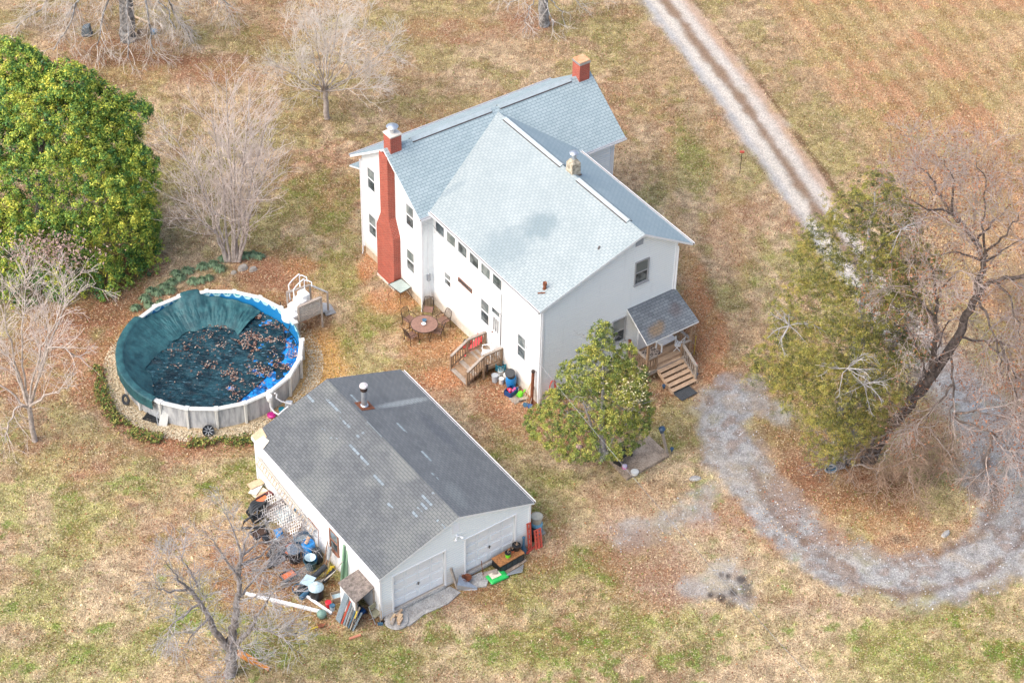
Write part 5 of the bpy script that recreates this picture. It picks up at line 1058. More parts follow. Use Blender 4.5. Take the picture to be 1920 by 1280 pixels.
# broadleaf evergreen (left)
rg = np.random.default_rng(41); b = G(70, 470); t = thing('magnolia_tree', 'large dense glossy broadleaf evergreen with yellow green tips at the left edge', 'tree', b)
E_ = lambda px, py, y, rx, ry, rz: (PY(px, py, y), (rx, ry, rz))
ye = b[1]
ells = [E_(70, 330, ye, 4.2, 3.8, 4.6), E_(165, 380, ye-.6, 3.1, 3.2, 4.0), E_(35, 470, ye-1.5, 3.6, 3.2, 3.2), E_(150, 490, ye-1.2, 3.2, 3.0, 2.9), E_(225, 440, ye+.2, 1.9, 2.0, 2.6), E_(105, 235, ye+.5, 2.5, 2.2, 2.3), E_(25, 190, ye+1.5, 2.1, 2., 2.2), E_(205, 275, ye+1, 1.6, 1.6, 2.2), E_(15, 115, ye+2, 1.2, 1.1, 1.0),
        E_(245, 215, ye+1.5, .9, .9, .9), E_(180, 190, ye+1.2, 1.1, 1., .9), E_(262, 330, ye, .95, 1, 1.7), E_(275, 495, ye-.8, 1.1, 1.1, .7), E_(-40, 330, ye, 3, 3, 5), E_(195, 545, ye-2.2, 1.7, 1.5, 1.2), E_(60, 560, ye-2.8, 2.4, 1.6, 1.4), E_(240, 520, ye-1.2, 1.2, 1.1, .9), E_(60, 130, ye+1.8, .9, .8, .8), E_(130, 160, ye+1, 1.2, 1.1, 1.0)]
PALM = [(.022, .065, .025), (.05, .15, .04), (.12, .26, .05), (.28, .40, .06), (.50, .55, .08), (.74, .70, .10)]
cr, Cs = leaf_cloud(t, ells, 20, .32, 36, .14, PALM, rg, asp=.42, inner=.42, lump=.45)
lv = grow(1, [limb([(70, 475, 0), (72, 400, 0), (80, 280, 0), (90, 200, 0)], ye+1.5, .3, .08, 4, .05, rg)], [dict(n=2.5, L=3.5, ang=55, r=.07, wig=.12, up=.3), dict(n=1.6, L=1.5, ang=45, r=.025, wig=.15)], rg)
V, Q = tubes_np([x for L in lv for x in L], 5); np_mesh('trunk', V-np.array(t.location), Q, bk_grey, parent=t, smooth=True)
# a hole with dead pinkish grey leaves
n = 900; pc_ = PY(95, 470, ye-4.9); Pd = pc_+rg.normal(0, 1, (n, 3))*[1.1, .4, .55]; 
o = leaf_np('dead_leaf_patch', t, Pd, np.array([0, -.5, .7]), rg.uniform(.12, .22, n), np.array(C_(186, 158, 148))*rg.uniform(.55, 1.15, (n, 1)), .45, lfm, .8, rg)
# cedar (right)
rg = np.random.default_rng(42); b = G(1572, 872); t = thing('cedar_tree', 'tall ragged yellow green cedar standing inside the driveway loop', 'tree', b); yc = b[1]
ells = []
for (px, py, dy, r_, fl) in ((1640, 370, 1, 1.0, 1.5), (1600, 400, .5, 1.1, 1.), (1660, 410, 1.5, 1.2, 1.), (1560, 440, 0, 1.2, .9), (1620, 450, 0, 1.5, 1.), (1690, 460, 1, 1.2, .9), (1530, 490, -.5, 1.2, .8), (1590, 510, -.6, 1.6, .9), (1660, 520, 0, 1.5, .9), (1720, 510, 1, 1.0, .8), (1500, 560, -.8, 1.1, .7), (1550, 570, -1, 1.5, .8), (1620, 580, -1, 1.5, .8),
        (1690, 580, .3, 1.2, .9), (1480, 620, -.8, 1.0, .6), (1530, 640, -1.4, 1.4, .8), (1590, 640, -1.6, 1.5, .8), (1660, 650, -.5, 1.3, .9), (1445, 670, -.8, .9, .6), (1490, 690, -1.4, 1.3, .7), (1550, 700, -2, 1.5, .8), (1620, 700, -1.4, 1.4, .9), (1440, 700, -1, .8, .6), (1530, 750, -2, 1.3, .9), (1590, 760, -1.6, 1.3, .9), (1650, 740, -.7, 1., .9), (1550, 810, -1.7, 1.0, .9), (1600, 800, -1, 1., .9), (1545, 850, -1.6, .7, .6), (1585, 840, -.8, .7, .8), (1500, 720, -1, 1.2, .8), (1700, 660, 0, .9, .8), (1640, 790, -.4, .8, .8)):
    ells.append((PY(px, py, yc+dy), (r_, r_*.95, r_*fl*.8)))
PALC = [(.045, .06, .028), (.09, .11, .04), (.18, .19, .06), (.28, .28, .07), (.38, .35, .075), (.47, .40, .09), (.50, .36, .13)]
leaf_cloud(t, ells, 20, .21, 38, .088, PALC, rg, asp=.28, jn=1.1, inner=.35, sq=.7, low=-.7, rough=.16, lump=.9)
lv = [limb([(1574, 872, 0), (1590, 780, 0), (1610, 640, 0), (1625, 500, 0), (1640, 360, 1)], yc, .3, .04, 4, .05, rg), limb([(1568, 870, -.2), (1580, 760, -.6), (1600, 680, -.8), (1630, 600, -.6)], yc, .22, .04, 4, .05, rg), limb([(1580, 872, .2), (1620, 780, .5), (1650, 700, .6), (1700, 600, .6), (1720, 500, 1)], yc, .2, .04, 4, .05, rg)]
for k in range(7): an = k*.9; lv.append(branch(np.array(b)+[.15*math.cos(an), .15*math.sin(an), .0], [.15*math.cos(an), .15*math.sin(an), 1], 1.6, .13, .07, rg, .05))
lg = grow(1, lv, [dict(n=2.2, L=2.4, ang=62, r=.04, wig=.12, up=-.1, t0=.15), dict(n=3, L=1.1, ang=50, r=.014, r1=.007, wig=.16), dict(n=2, L=.6, ang=50, r=.008, r1=.006, wig=.2)], rg)
V, Q = tubes_np([x for L in lg[:1] for x in L], 8); np_mesh('trunk', V-b, Q, bk_silver, parent=t, smooth=True)
V, Q = tubes_np([x for L in lg[1:] for x in L], 3); np_mesh('branches', V-b, Q, bk_grey, parent=t, smooth=True).name = 'limb'
for (px, py, dy) in ((1690, 430, -.8), (1480, 610, -2.2), (1590, 690, -3.2), (1620, 720, -2.8)):   # tangles of dead silvery twigs
    c0 = PY(px, py, yc+dy); L_ = [branch(c0, rg.normal(0, 1, 3)*[1, .6, .5]+[0, 0, .3], rg.uniform(.8, 1.7), .03, .01, rg, .25, -.8) for _ in range(12)]; L2 = grow(1, L_, [dict(n=5, L=.5, ang=45, r=.010, r1=.006, wig=.25)], rg)
    V, Q = tubes_np([x for L in L2 for x in L], 3); o = np_mesh('dead_branch', V-b, Q, bk_silver, parent=t, smooth=True)
# holly in front of the gable
rg = np.random.default_rng(43); b = G(1130, 862); t = thing('holly_tree', 'rounded yellow green holly tree growing between the house gable and the concrete pad', 'tree', b); yh = b[1]
ells = [(PY(px, py, yh+dy), (rx, rx*.95, rz)) for (px, py, dy, rx, rz) in ((1128, 640, .4, .55, 1.0), (1125, 690, .2, 1.0, 1.1), (1090, 710, .1, 1.0, .9), (1165, 720, .2, 1.15, 1.0), (1120, 760, -.3, 1.7, 1.2), (1178, 765, .1, 1.05, 1.), (1070, 770, -.2, 1.4, .9), (1045, 800, -.3, 1.25, .7), (1110, 810, -.9, 1.6, .9), (1170, 800, -.3, 1.1, 1.), (1022, 790, 0, .9, .5), (1140, 825, -1, 1.1, .8), (1075, 830, -.9, 1.2, .6), (1200, 780, .2, .55, .6), (1175, 660, .4, .4, .4), (1095, 665, .2, .3, .4), (1060, 745, 0, .6, .5), (1190, 700, .3, .5, .5))]
PALH = [(.05, .08, .03), (.11, .16, .045), (.19, .25, .06), (.30, .34, .075), (.42, .42, .08), (.52, .46, .11)]
leaf_cloud(t, ells, 27, .17, 36, .08, PALH, rg, asp=.5, jn=.8, inner=.3, low=-.5)
n = 170; Pd = PY(1185, 730, yh-1.3)+rg.normal(0, 1, (n, 3))*[.6, .35, .55]
leaf_np('pale_leaf_patch', t, Pd, np.array([0, -.4, .8]), rg.uniform(.07, .12, n), np.array(C_(230, 218, 176))*rg.uniform(.6, 1., (n, 1)), .5, lfm, .8, rg)
lv = grow(1, [limb([(1130, 862, 0), (1130, 790, 0), (1130, 720, .1), (1128, 640, .4)], yh, .16, .03, 4, .04, rg), limb([(1128, 860, 0), (1110, 800, -.3), (1090, 740, -.2)], yh, .1, .03, 4, .04, rg), limb([(1132, 860, 0), (1160, 800, -.3), (1190, 750, -.2)], yh, .1, .03, 4, .04, rg)],
     [dict(n=4, L=2.0, ang=55, r=.024, wig=.14, up=.1, t0=.1), dict(n=3.4, L=.8, ang=45, r=.011, r1=.006, wig=.18), dict(n=2, L=.4, ang=45, r=.007, r1=.005, wig=.2)], rg)
V, Q = tubes_np(lv[0], 8); np_mesh('trunk', V-b, Q, bk_silver, parent=t, smooth=True); V, Q = tubes_np([x for L in lv[1:] for x in L], 3); np_mesh('limb', V-b, Q, bk_silver, parent=t, smooth=True)

# ------------------------------------------------------------------ small things
def simple(name, mb, label, cat, loc, rotz=0., m=None, group=None, smooth=False, bevel=0, tilt=None):
    o = mb.build(name, m, None, smooth=smooth, bevel=bevel, loc=tuple(loc), rotz=rotz)
    if tilt: o.rotation_euler = (tilt[0], tilt[1], rotz)
    return tag(o, label, cat, group)
def bucket(px, py, r, h, m, label, group=None, rim=None, handle=True, fill=None, lid=None, z=0., tilt=(0, 0), name='bucket', cat='bucket', taper_=.82):
    """open pail with rolled rim, wire handle; optional contents or lid. (px, py) is where its foot stands"""
    t = thing(name, label, cat, G(px, py, z) if py is not None else HW(px[0], px[1], z), rng.uniform(0, 6), group); t.rotation_euler = (tilt[0], tilt[1], t.rotation_euler.z)
    mb = MB(); mb.lathe([(r*taper_, 0), (r, h), (r*1.06, h), (r*1.06, h-.03), (r*1.02, h-.03)], 20, m=m); mb.lathe([(r*1.0, h), (r*.94, h), (r*taper_*.95, .03), (0, .03)], 20, m=m); mb.build('body', None, t, smooth=True)
    if handle: p = MB(); p.tube([(r*1.05*math.cos(k*math.pi/8), r*.75*math.sin(k*math.pi/8), h-.05-.02*math.sin(k*math.pi/8)) for k in range(9)], .007, 5, m_metal); p.build('handle', None, t)
    if fill: p = MB(); p.lathe([(r*.93, h*.82), (r*.5, h*.86), (0, h*.84)], 16, m=fill); p.build('contents', None, t)
    if lid: p = MB(); p.lathe([(r*1.08, h-.02), (r*1.09, h+.02), (r*.95, h+.035), (r*.9, h+.02), (0, h+.02)], 20, m=lid); p.build('lid', None, t, smooth=True)
    return t
m_soil = M('potting_soil', (.06, .035, .025), .95, .4, 12, .5)
# --- patio set on bare clay
TB = G(795.5, 607.5, .72); tx, ty = TB[0], TB[1]
t = thing('patio_table', 'round brown mesh patio table on the bare clay beside the house', 'table', (tx, ty, 0))
mb = MB(); mb.lathe([(.0, .70), (.66, .70), (.69, .715), (.69, .735), (.66, .74), (0, .735)], 36, m=m_tan); mb.build('tabletop', None, t, smooth=True)
mb = MB(); mb.tube([(.69*math.cos(k*math.pi/18), .69*math.sin(k*math.pi/18), .725) for k in range(36)], .022, 6, m_iron, closed=True); mb.build('rim', None, t)
for k in range(4): an = .5+k*math.pi/2; mb = MB(); mb.tube([(.62*math.cos(an), .62*math.sin(an), .71), (.5*math.cos(an), .5*math.sin(an), .35), (.62*math.cos(an), .62*math.sin(an), .0)], .02, 6, m_iron); mb.build('leg', None, t)
simple('flower_pot', (lambda p: (p.lathe([(.07, 0), (.11, .13), (.12, .15), (.10, .15), (0, .12)], 14, m=m_slate), p)[1])(MB()), 'small blue glazed pot on the round patio table', 'pot', (tx+.0, ty+.14, .74), smooth=True)
simple('bowl', (lambda p: (p.lathe([(.06, 0), (.11, .07), (.12, .09), (.1, .09), (0, .04)], 14, m=m_white), p)[1])(MB()), 'small white bowl on the round patio table in front of the blue pot', 'bowl', (tx-.03, ty-.08, .74), smooth=True)
def patio_chair(loc, rz, label):
    t = thing('patio_chair', label, 'chair', loc, rz, 'slatted brown chairs round the patio table')
    mb = MB(); [mb.box(-.24, .24, -.24+k*.08, -.185+k*.08, .41, .435, m_tan) for k in range(6)]; mb.build('seat', None, t)
    mb = MB()
    for k in range(7): x = -.225+k*.075; mb.tube([(x, -.25, .43), (x, -.31, .70), (x*.92, -.38, .92+.03*math.cos(k-3))], .013, 5, m_iron)
    mb.tube([(-.25, -.25, .43), (-.25, -.32, .72), (-.2, -.39, .93), (0, -.40, .97), (.2, -.39, .93), (.25, -.32, .72), (.25, -.25, .43)], .018, 6, m_iron); mb.build('backrest', None, t)
    for s_ in (-1, 1):
        mb = MB(); mb.tube([(s_*.26, -.30, .62), (s_*.29, .0, .66), (s_*.28, .24, .62), (s_*.25, .25, .43)], .017, 6, m_iron); mb.build('armrest', None, t)
        for y_ in (-.24, .24): mb = MB(); mb.tube([(s_*.24, y_, .43), (s_*.27, y_*1.2, .0)], .016, 6, m_iron); mb.build('leg', None, t)
    return t
for (px, py, lab) in ((768, 610, 'brown slatted patio chair west of the round table, its back towards the pool'), (772, 640, 'brown slatted patio chair nearest the garage at the round table'), (803, 592, 'brown slatted patio chair with its back to the house wall at the round table'),
                      (831, 612, 'brown slatted patio chair right of the round table toward the wooden steps'), (820, 632, 'brown slatted patio chair front right of the round table, low in the leaves')):
    g = G(px, py); patio_chair(tuple(g), math.atan2(-(g[0]-tx), (g[1]-ty))+math.pi if False else math.atan2(ty-g[1], tx-g[0])-math.pi/2, lab)
# glass table by the chimney foot
c4 = [G(728, 533, .72), G(751, 550, .72), G(772, 538, .72), G(752.6, 522, .72)]; cen = sum(c4)/4
t = thing('glass_table', 'square glass topped metal table beside the brick chimney foot', 'table', (cen[0], cen[1], 0)); L_ = [Vector((p[0]-cen[0], p[1]-cen[1], .72)) for p in c4]
mb = MB(); mb.hexa([v-Vector((0, 0, .012)) for v in L_], L_, M('frosted_glass', (.38, .45, .42), .1, .15, 2)); mb.build('tabletop', None, t)
mb = MB(); [mb.tube([L_[k], L_[(k+1) % 4]], .022, 6, m_iron) for k in range(4)]; mb.build('frame', None, t)
for k in range(4): mb = MB(); mb.tube([L_[k]*1+Vector((0, 0, -.02)), Vector((L_[k].x*.55, L_[k].y*.55, .6)), Vector((L_[k].x*1.05, L_[k].y*1.05, 0))], .017, 6, m_iron); mb.build('leg', None, t)
# white monobloc chair on the back landing
def HL(u, v, z=0.): return tuple(HW(u, v, z))
def plastic_chair(loc, rz, label, arms=True):
    t = thing('plastic_chair', label, 'chair', loc, rz)
    mb = MB(); mb.box(-.23, .23, -.22, .24, .40, .425, m_white); mb.build('seat', None, t, bevel=.01)
    mb = MB(); mb.tube([(-.25, -.2, .42), (-.27, -.28, .75), (-.15, -.33, .88), (.15, -.33, .88), (.27, -.28, .75), (.25, -.2, .42)], .028, 6, m_white)
    for k in range(5): x = -.15+k*.075; mb.tube([(x, -.22, .42), (x*1.1, -.32, .87)], .018, 5, m_white)
    mb.build('backrest', None, t)
    for s_ in (-1, 1):
        if arms: mb = MB(); mb.tube([(s_*.27, -.27, .68), (s_*.30, 0, .68), (s_*.28, .24, .64), (s_*.24, .26, .42)], .025, 6, m_white); mb.build('armrest', None, t)
        for y_ in (-.2, .22): mb = MB(); mb.tube([(s_*.22, y_, .41), (s_*.27, y_*1.15, 0)], .024, 6, m_white); mb.build('leg', None, t)
    return t
plastic_chair(HL(.05, 11.3, BZ), HA+.9, 'white plastic armchair on the wooden landing at the back door')
# red and yellow ride-on toys behind the landing
t = thing('toy_slide', 'red and yellow plastic toddler slide behind the back landing rail', 'toy slide', HL(.1, 10.05, 0), HA)
mb = MB(); mb.hexa([(-.5, -.2, .1), (.4, -.2, .9), (.4, .2, .9), (-.5, .2, .1)], [(-.5, -.2, .16), (.4, -.2, .97), (.4, .2, .97), (-.5, .2, .16)], m_red); mb.box(.35, .42, -.22, .22, 0, 1.15, m_red); mb.build('slide_bed', None, t, bevel=.02)
mb = MB(); mb.box(-.35, -.05, -.3, -.1, .0, .35, m_yel); mb.build('base', None, t, bevel=.03)
t = thing('kick_scooter_car', 'red and black ride-on toy standing by the house wall behind the steps', 'ride-on toy', HL(.2, 9.4, 0), HA+.5)
mb = MB(); mb.hexa([(-.3, -.2, .15), (.3, -.2, .15), (.3, .2, .15), (-.3, .2, .15)], [(-.22, -.15, .48), (.2, -.15, .42), (.2, .15, .42), (-.22, .15, .48)], m_red); mb.build('body', None, t, bevel=.04)
mb = MB(); mb.hexa([(-.25, -.16, .46), (-.02, -.16, .44), (-.02, .16, .44), (-.25, .16, .46)], [(-.24, -.12, .66), (-.1, -.12, .62), (-.1, .12, .62), (-.24, .12, .66)], m_dark); mb.build('seat', None, t, bevel=.03)
for sx in (-.2, .2):
    for sy in (-.22, .22): mb = MB(); mb.lathe([(0, -.04), (.11, -.04), (.12, 0), (.11, .04), (0, .04)], 14, (sx, sy, .12), m_dark, (0, 1, 0)); mb.build('wheel', None, t)
t = thing('wall_ornament', 'small dark metal ornament leaning on the landing rail', 'ornament', HL(-.35, 11.9, .0), HA); mb = MB(); mb.box(-.04, .04, -.03, .03, .5, .85, m_iron); mb.lathe([(0, .82), (.06, .86), (.05, .94), (0, .98)], 10, m=m_iron); mb.build('ornament_body', None, t)
# buckets right of the landing
m_bwhite = M('white_bucket', (.70, .70, .67), .4, .1, 6); m_bgrey = M('pale_grey_bucket', (.46, .50, .53), .4, .08, 4)
bucket((-.12, 12.25), None, .17, .42, m_bgrey, 'empty pale grey bucket standing alone nearest the back steps')
bucket((.34, 12.06), None, .15, .36, m_bwhite, 'white lidded pail with teal rim between the steps and the wall', lid=m_bwhite, rim=m_teal)
bucket((.42, 12.48), None, .18, .36, m_bwhite, 'white pail with a dark red band full of white stuff', fill=m_white)
bucket((.06, 12.55), None, .14, .32, m_bwhite, 'small white bucket tucked against the blue barrel')
bucket((.12, 12.15), None, .12, .2, m_bwhite, 'low cream tub under the lidded pail', handle=False, name='tub', cat='tub')
t = thing('toy_basket', 'teal openwork plastic basket behind the white pails', 'basket', HW(.42, 11.98, .3), .4); mb = MB()
for k in range(3): mb.tube([(.26*math.cos(j*.5236), .2*math.sin(j*.5236), .08+.14*k) for j in range(12)], .022, 5, m_teal, closed=True)
for j in range(12): mb.tube([(.26*math.cos(j*.5236), .2*math.sin(j*.5236), .02), (.26*math.cos(j*.5236), .2*math.sin(j*.5236), .38)], .018, 5, m_teal)
mb.build('basket_body', None, t)
t = thing('drum', 'bright blue plastic drum beside the house wall', 'drum', HW(.34, 12.98), 0); mb = MB(); mb.lathe([(.2, 0), (.24, .06), (.27, .3), (.27, .45), (.24, .62), (.22, .66), (0, .66)], 22, m=m_blue); mb.build('body', None, t, smooth=True)
bucket((.33, 13.0), None, .24, .36, m_blackr, 'dark tilted planter pot lying on top of the blue drum', z=.66, tilt=(.35, .25), name='planter', cat='planter', handle=False)
bp = HW(.02, 13.45); t = thing('crate', 'deep blue plastic crate with pink clutter in front of the blue drum', 'crate', bp, .9); mb = MB()
for (x0, x1, y0, y1) in ((-.28, .28, -.22, -.19), (-.28, .28, .19, .22), (-.28, -.25, -.22, .22), (.25, .28, -.22, .22)): mb.box(x0, x1, y0, y1, 0, .3, m_blue2)
mb.box(-.26, .26, -.2, .2, .01, .05, m_blue2); mb.build('body', None, t)
mb = MB(); [mb.lathe([(0, 0), (.08, .03), (.06, .1), (0, .13)], 8, (rng.uniform(-.16, .16), rng.uniform(-.12, .12), .18+.02*k), m_pink if k % 2 else m_red) for k in range(6)]; mb.build('contents', None, t)
t = thing('watering_can', 'lime green plastic watering can on the ground by the blue crate', 'watering can', HW(.28, 13.85), .6)
mb = MB(); mb.lathe([(.13, 0), (.14, .2), (.1, .27), (.06, .27), (0, .24)], 16, m=m_lime); mb.build('body', None, t, smooth=True); mb = MB(); mb.tube([(.1, 0, .08), (.22, 0, .18), (.3, 0, .3)], [.04, .025, .05], 8, m_lime); mb.build('spout', None, t); mb = MB(); mb.tube([(-.1, 0, .24), (-.2, 0, .25), (-.22, 0, .12), (-.13, 0, .06)], .02, 6, m_lime); mb.build('handle', None, t)
mb = MB(); mb.lathe([(.07, 0), (.09, .1), (.03, .2), (0, .22)], 10, m=m_white); mb.lathe([(.03, .2), (.05, .26), (0, .3)], 10, (.03, 0, 0), m_slate); simple('spray_bottle', mb, 'small white and blue spray bottle between the crate and the watering can', 'bottle', HW(.4, 13.45), smooth=True)
mb = MB(); mb.box(-.42, .42, -.26, .26, 0, .04, m_woodg); simple('board', mb, 'flat weathered square board on the ground by the blue crate', 'board', HW(.12, 13.95), .62)
# post, tools by the corner
t = thing('rusty_post', 'leaning rust brown pipe post at the house corner', 'post', HW(.42, 14.62)); mb = MB(); mb.tube([(0, 0, 0), (.02, .02, 1.5), (.03, .05, 2.05)], .085, 10, m_rust); mb.build('pipe', None, t); mb = MB(); mb.tube([(.03, .05, 2.03), (.03, .05, 2.12)], .1, 10, m_iron); mb.build('post_cap', None, t)
def long_tool(label, foot, top, hz, head, m_h, name='shovel', cat='shovel', m_s=m_woodl):
    b_ = HW(*foot); p1 = G(top[0], top[1], hz)-b_; t = thing(name, label, cat, b_); mb = MB(); mb.tube([tuple(p1*.12), tuple(p1)], .02, 6, m_s); mb.build('handle', None, t)
    mb = MB(); d = Vector(p1).normalized()
    if head == 'blade': s_ = Vector((1, -.3, 0)).normalized(); P0 = Vector(p1)*.16; mb.hexa([P0-s_*.11, P0+s_*.11, P0+s_*.12-d*.16, P0-d*.26, P0-s_*.12-d*.16], [v+Vector((0, -.03, .02)) for v in (P0-s_*.11, P0+s_*.11, P0+s_*.12-d*.16, P0-d*.26, P0-s_*.12-d*.16)], m_h)
    else:
        P0 = Vector(p1)*.08; s_ = Vector((1, .2, 0)).normalized(); mb.bar(P0-s_*.2, P0+s_*.2, .03, .03, m_h); [mb.bar(P0+s_*(-.2+.05*k), P0+s_*(-.2+.05*k)+Vector((0, -.06, -.05)), .01, .01, m_h) for k in range(9)]
    mb.build('head', None, t); return t
long_tool('garden rake with a pale handle leaning on the rusty post', (.10, 14.25), (1000, 709), 1.35, 'rake', m_iron, 'rake', 'rake')
long_tool('blue bladed snow shovel leaning on the rusty post by the corner', (.02, 14.6), (997, 712), 1.3, 'blade', m_slate)
long_tool('spade with dark handle leaning right of the rusty post', (.12, 14.85), (1006, 706), 1.35, 'blade', m_blue2, m_s=m_woodg)
t = thing('garden_hose', 'coiled orange garden hose hung at the foundation corner behind the holly', 'hose', HL(1.25, V1+.12, 1.0), HA); mb = MB()
for k in range(3): mb.tube([((.26+.03*k)*math.cos(a_)*.6, -.04-.03*k, (.5+.02*k)*math.sin(a_)) for a_ in np.linspace(0, 2*math.pi, 20)[:-1]], .025, 6, m_redp, closed=True)
mb.build('hose_coil', None, t)
# --- porch furniture
m_mesh = _mc['white_vinyl']
t = thing('porch_bench', 'white slatted bench at the back of the front porch', 'bench', HL(7.95, 15.55, FZ), HA+.05)
mb = MB(); [mb.box(-.5, .5, -.22+.1*k, -.14+.1*k, .42, .45, m_white) for k in range(4)]; mb.build('seat', None, t); mb = MB(); [mb.box(-.5, .5, .2, .23, .55+.12*k, .63+.12*k, m_white) for k in range(3)]; mb.build('backrest', None, t)
for sx in (-.46, .46):
    for sy in (-.2, .2): mb = MB(); mb.box(sx-.03, sx+.03, sy-.03, sy+.03, 0, .9 if sy > 0 else .6, m_white); mb.build('leg', None, t)
t = thing('folding_chair', 'small white folding chair on the porch near the top step', 'chair', HL(8.35, 16.1, FZ), HA+.6)
mb = MB(); [mb.box(-.2, .2, -.2+.1*k, -.13+.1*k, .38, .40, m_white) for k in range(4)]; mb.build('seat', None, t); mb = MB(); [mb.box(-.2, .2, -.24, -.22, .5+.1*k, .56+.1*k, m_white) for k in range(3)]; mb.build('backrest', None, t)
for sx in (-.2, .2): mb = MB(); mb.bar((sx, -.26, .82), (sx, .22, 0), .03, .03, m_white); mb.bar((sx, .2, .42), (sx, -.22, 0), .03, .03, m_white); mb.build('leg', None, t)
a = N('patterned_rug'); c = a.coord(); vo = a.n('TexVoronoi'); vo.inputs['Scale'].default_value = 9; a.l(c, vo.inputs['Vector']); a.l(a.mix(a.math('LESS_THAN', vo.outputs['Distance'], .42), (.40, .34, .30), (.035, .025, .03)), a.b.inputs['Base Color']); a.b.inputs['Roughness'].default_value = .95
mb = MB(); mb.box(-.5, .5, -.35, .35, 0, .015, a.m); simple('doormat', mb, 'dark patterned doormat in front of the porch door', 'doormat', HL(7.0, 15.5, FZ), HA)
mb = MB(); mb.box(-.5, .5, -.36, .36, 0, .02, m_mat); simple('ground_mat', mb, 'charcoal rubber mat on the ground at the foot of the porch steps', 'mat', HL(7.12, 18.2, .045), HA+.05)
def solar_light(px, py, label, m=m_dark, group='small solar path lights'):
    t = thing('path_light', label, 'path light', G(px, py), 0, group); mb = MB(); mb.tube([(0, 0, 0), (0, 0, .28)], .012, 6, m_dark); mb.build('stake', None, t); mb = MB(); mb.lathe([(.03, .2), (.06, .22), (.075, .34), (.10, .36), (.08, .41), (0, .43)], 12, m=M('blue_lantern', (.03, .07, .13), .3, .3)); mb.build('lamp_head', None, t, smooth=True)
solar_light(1244, 733, 'blue black solar path light at the left foot of the porch steps'); solar_light(1305, 711, 'blue black solar path light at the right foot of the porch steps'); solar_light(1259, 851, 'small blue solar light behind the lamp post foot')
t = thing('garden_stake', 'thin garden stake topped with a red flower beside the porch steps', 'garden stake', G(1303, 704)); mb = MB(); mb.tube([(0, 0, 0), (.02, 0, .75)], .012, 5, m_woodg); mb.build('stake', None, t); mb = MB(); mb.lathe([(0, .72), (.07, .76), (.05, .84), (0, .86)], 8, m=m_red); mb.build('flower', None, t)
mb = MB(); mb.tube([(0, 0, 0), (.02, 0, 1.25)], .016, 5, m_yel); simple('marker_stake', mb, 'thin yellow marker stake on the grass beyond the porch', 'stake', G(1301, 665))
# --- lamp post, pad and pots by the holly
pc4 = [G(1175, 901, .02), G(1255, 856, .02), G(1216, 820, .02), G(1138, 862, .02)]; cb = sum(pc4)/4; t = None
mb = MB(); mb.hexa([tuple(p-cb-np.array([0, 0, .05])) for p in pc4], [tuple((p-cb)*[1, 1, 0]+np.array([0, 0, .16])) for p in pc4], m_concb)
simple('concrete_pad', mb, 'low stained square concrete pad under the holly tree', 'concrete pad', cb, bevel=.02)
b_ = G(1252, 853); tp = G(1241, 808, 1.85)-b_; t = thing('lamp_post', 'short leaning wooden lamp post with a dark lantern by the concrete pad', 'lamp post', b_)
mb = MB(); mb.bar((0, 0, -.05), tuple(tp*.94), .11, .11, m_woodg); mb.build('post', None, t)
mb = MB(); c_ = tuple(tp); mb.lathe([(.05, -.12), (.09, -.08), (.15, .12), (.18, .16), (.10, .26), (0, .30)], 8, c_, M('blue_lantern', (.03, .07, .13))); mb.build('lantern', None, t)
bucket(1190, 888, .19, .16, m_bwhite, 'white bowl planter on the edge of the concrete pad', z=.16, handle=False, fill=m_soil, name='planter', cat='planter')
mb = MB(); mb.lathe([(.10, 0), (.12, .2), (.09, .22), (0, .22)], 12, m=M('lilac_can', (.62, .55, .72), .4, .2)); mb.lathe([(.125, .06), (.125, .12)], 12, m=m_pink); simple('canister', mb, 'small lilac and pink canister on the concrete pad', 'canister', G(1171, 878, .16), smooth=True)
t = thing('black_bench', 'black metal bench half hidden by the holly on the concrete pad', 'bench', G(1168, 862, .16), .9); mb = MB(); [mb.box(-.5, .5, -.2+.1*k, -.12+.1*k, .4, .43, m_dark) for k in range(4)]; mb.build('seat', None, t); mb = MB(); [mb.box(-.5+.14*k, -.44+.14*k, .2, .23, .42, .85, m_dark) for k in range(8)]; mb.box(-.5, .5, .19, .24, .83, .88, m_dark); mb.build('backrest', None, t)
for sx in (-.45, .45): mb = MB(); mb.box(sx-.03, sx+.03, -.2, .22, 0, .4, m_dark); mb.build('leg', None, t)
mb = MB(); mb.lathe([(0, 0), (.16, .05), (.19, .16), (.1, .28), (0, .3)], 10, m=M('pale_pink_ornament', (.72, .45, .40), .5, .2)); simple('garden_ornament', mb, 'pale pink round ornament nestled in the holly foliage', 'ornament', G(1084, 842, .0), smooth=True)
# stones
def stone(px, py, rx, ry, h, label, group=None, m=m_stone):
    rg = np.random.default_rng(int(px)); mb = MB(); n = 9; b = [(rx*math.cos(k*.698)*rg.uniform(.8, 1.1), ry*math.sin(k*.698)*rg.uniform(.8, 1.1), -.03) for k in range(n)]; t_ = [(x*.75, y*.75, h*rg.uniform(.8, 1.1)) for x, y, z in b]; mb.hexa(b, t_, m)
    simple('stone', mb, label, 'stone', G(px, py), rng.uniform(0, 1), group=group, bevel=.03)
stone(455, 504, .36, .24, .2, 'flat grey brown rock in the leaf bed, nearest the multi-stemmed tree'); stone(475, 506, .3, .18, .16, 'low grey rock right of the flat one in the leaf bed'); stone(438, 512, .2, .14, .12, 'small tan rock by the green tufts in the leaf bed')
stone(1773, 1001, .36, .15, .12, 'pale long stone on the inner edge of the driveway loop', m=m_conc); stone(1303, 897, .36, .2, .1, 'flat bluish slab stone at the driveway edge by the lamp post', m=m_conc)
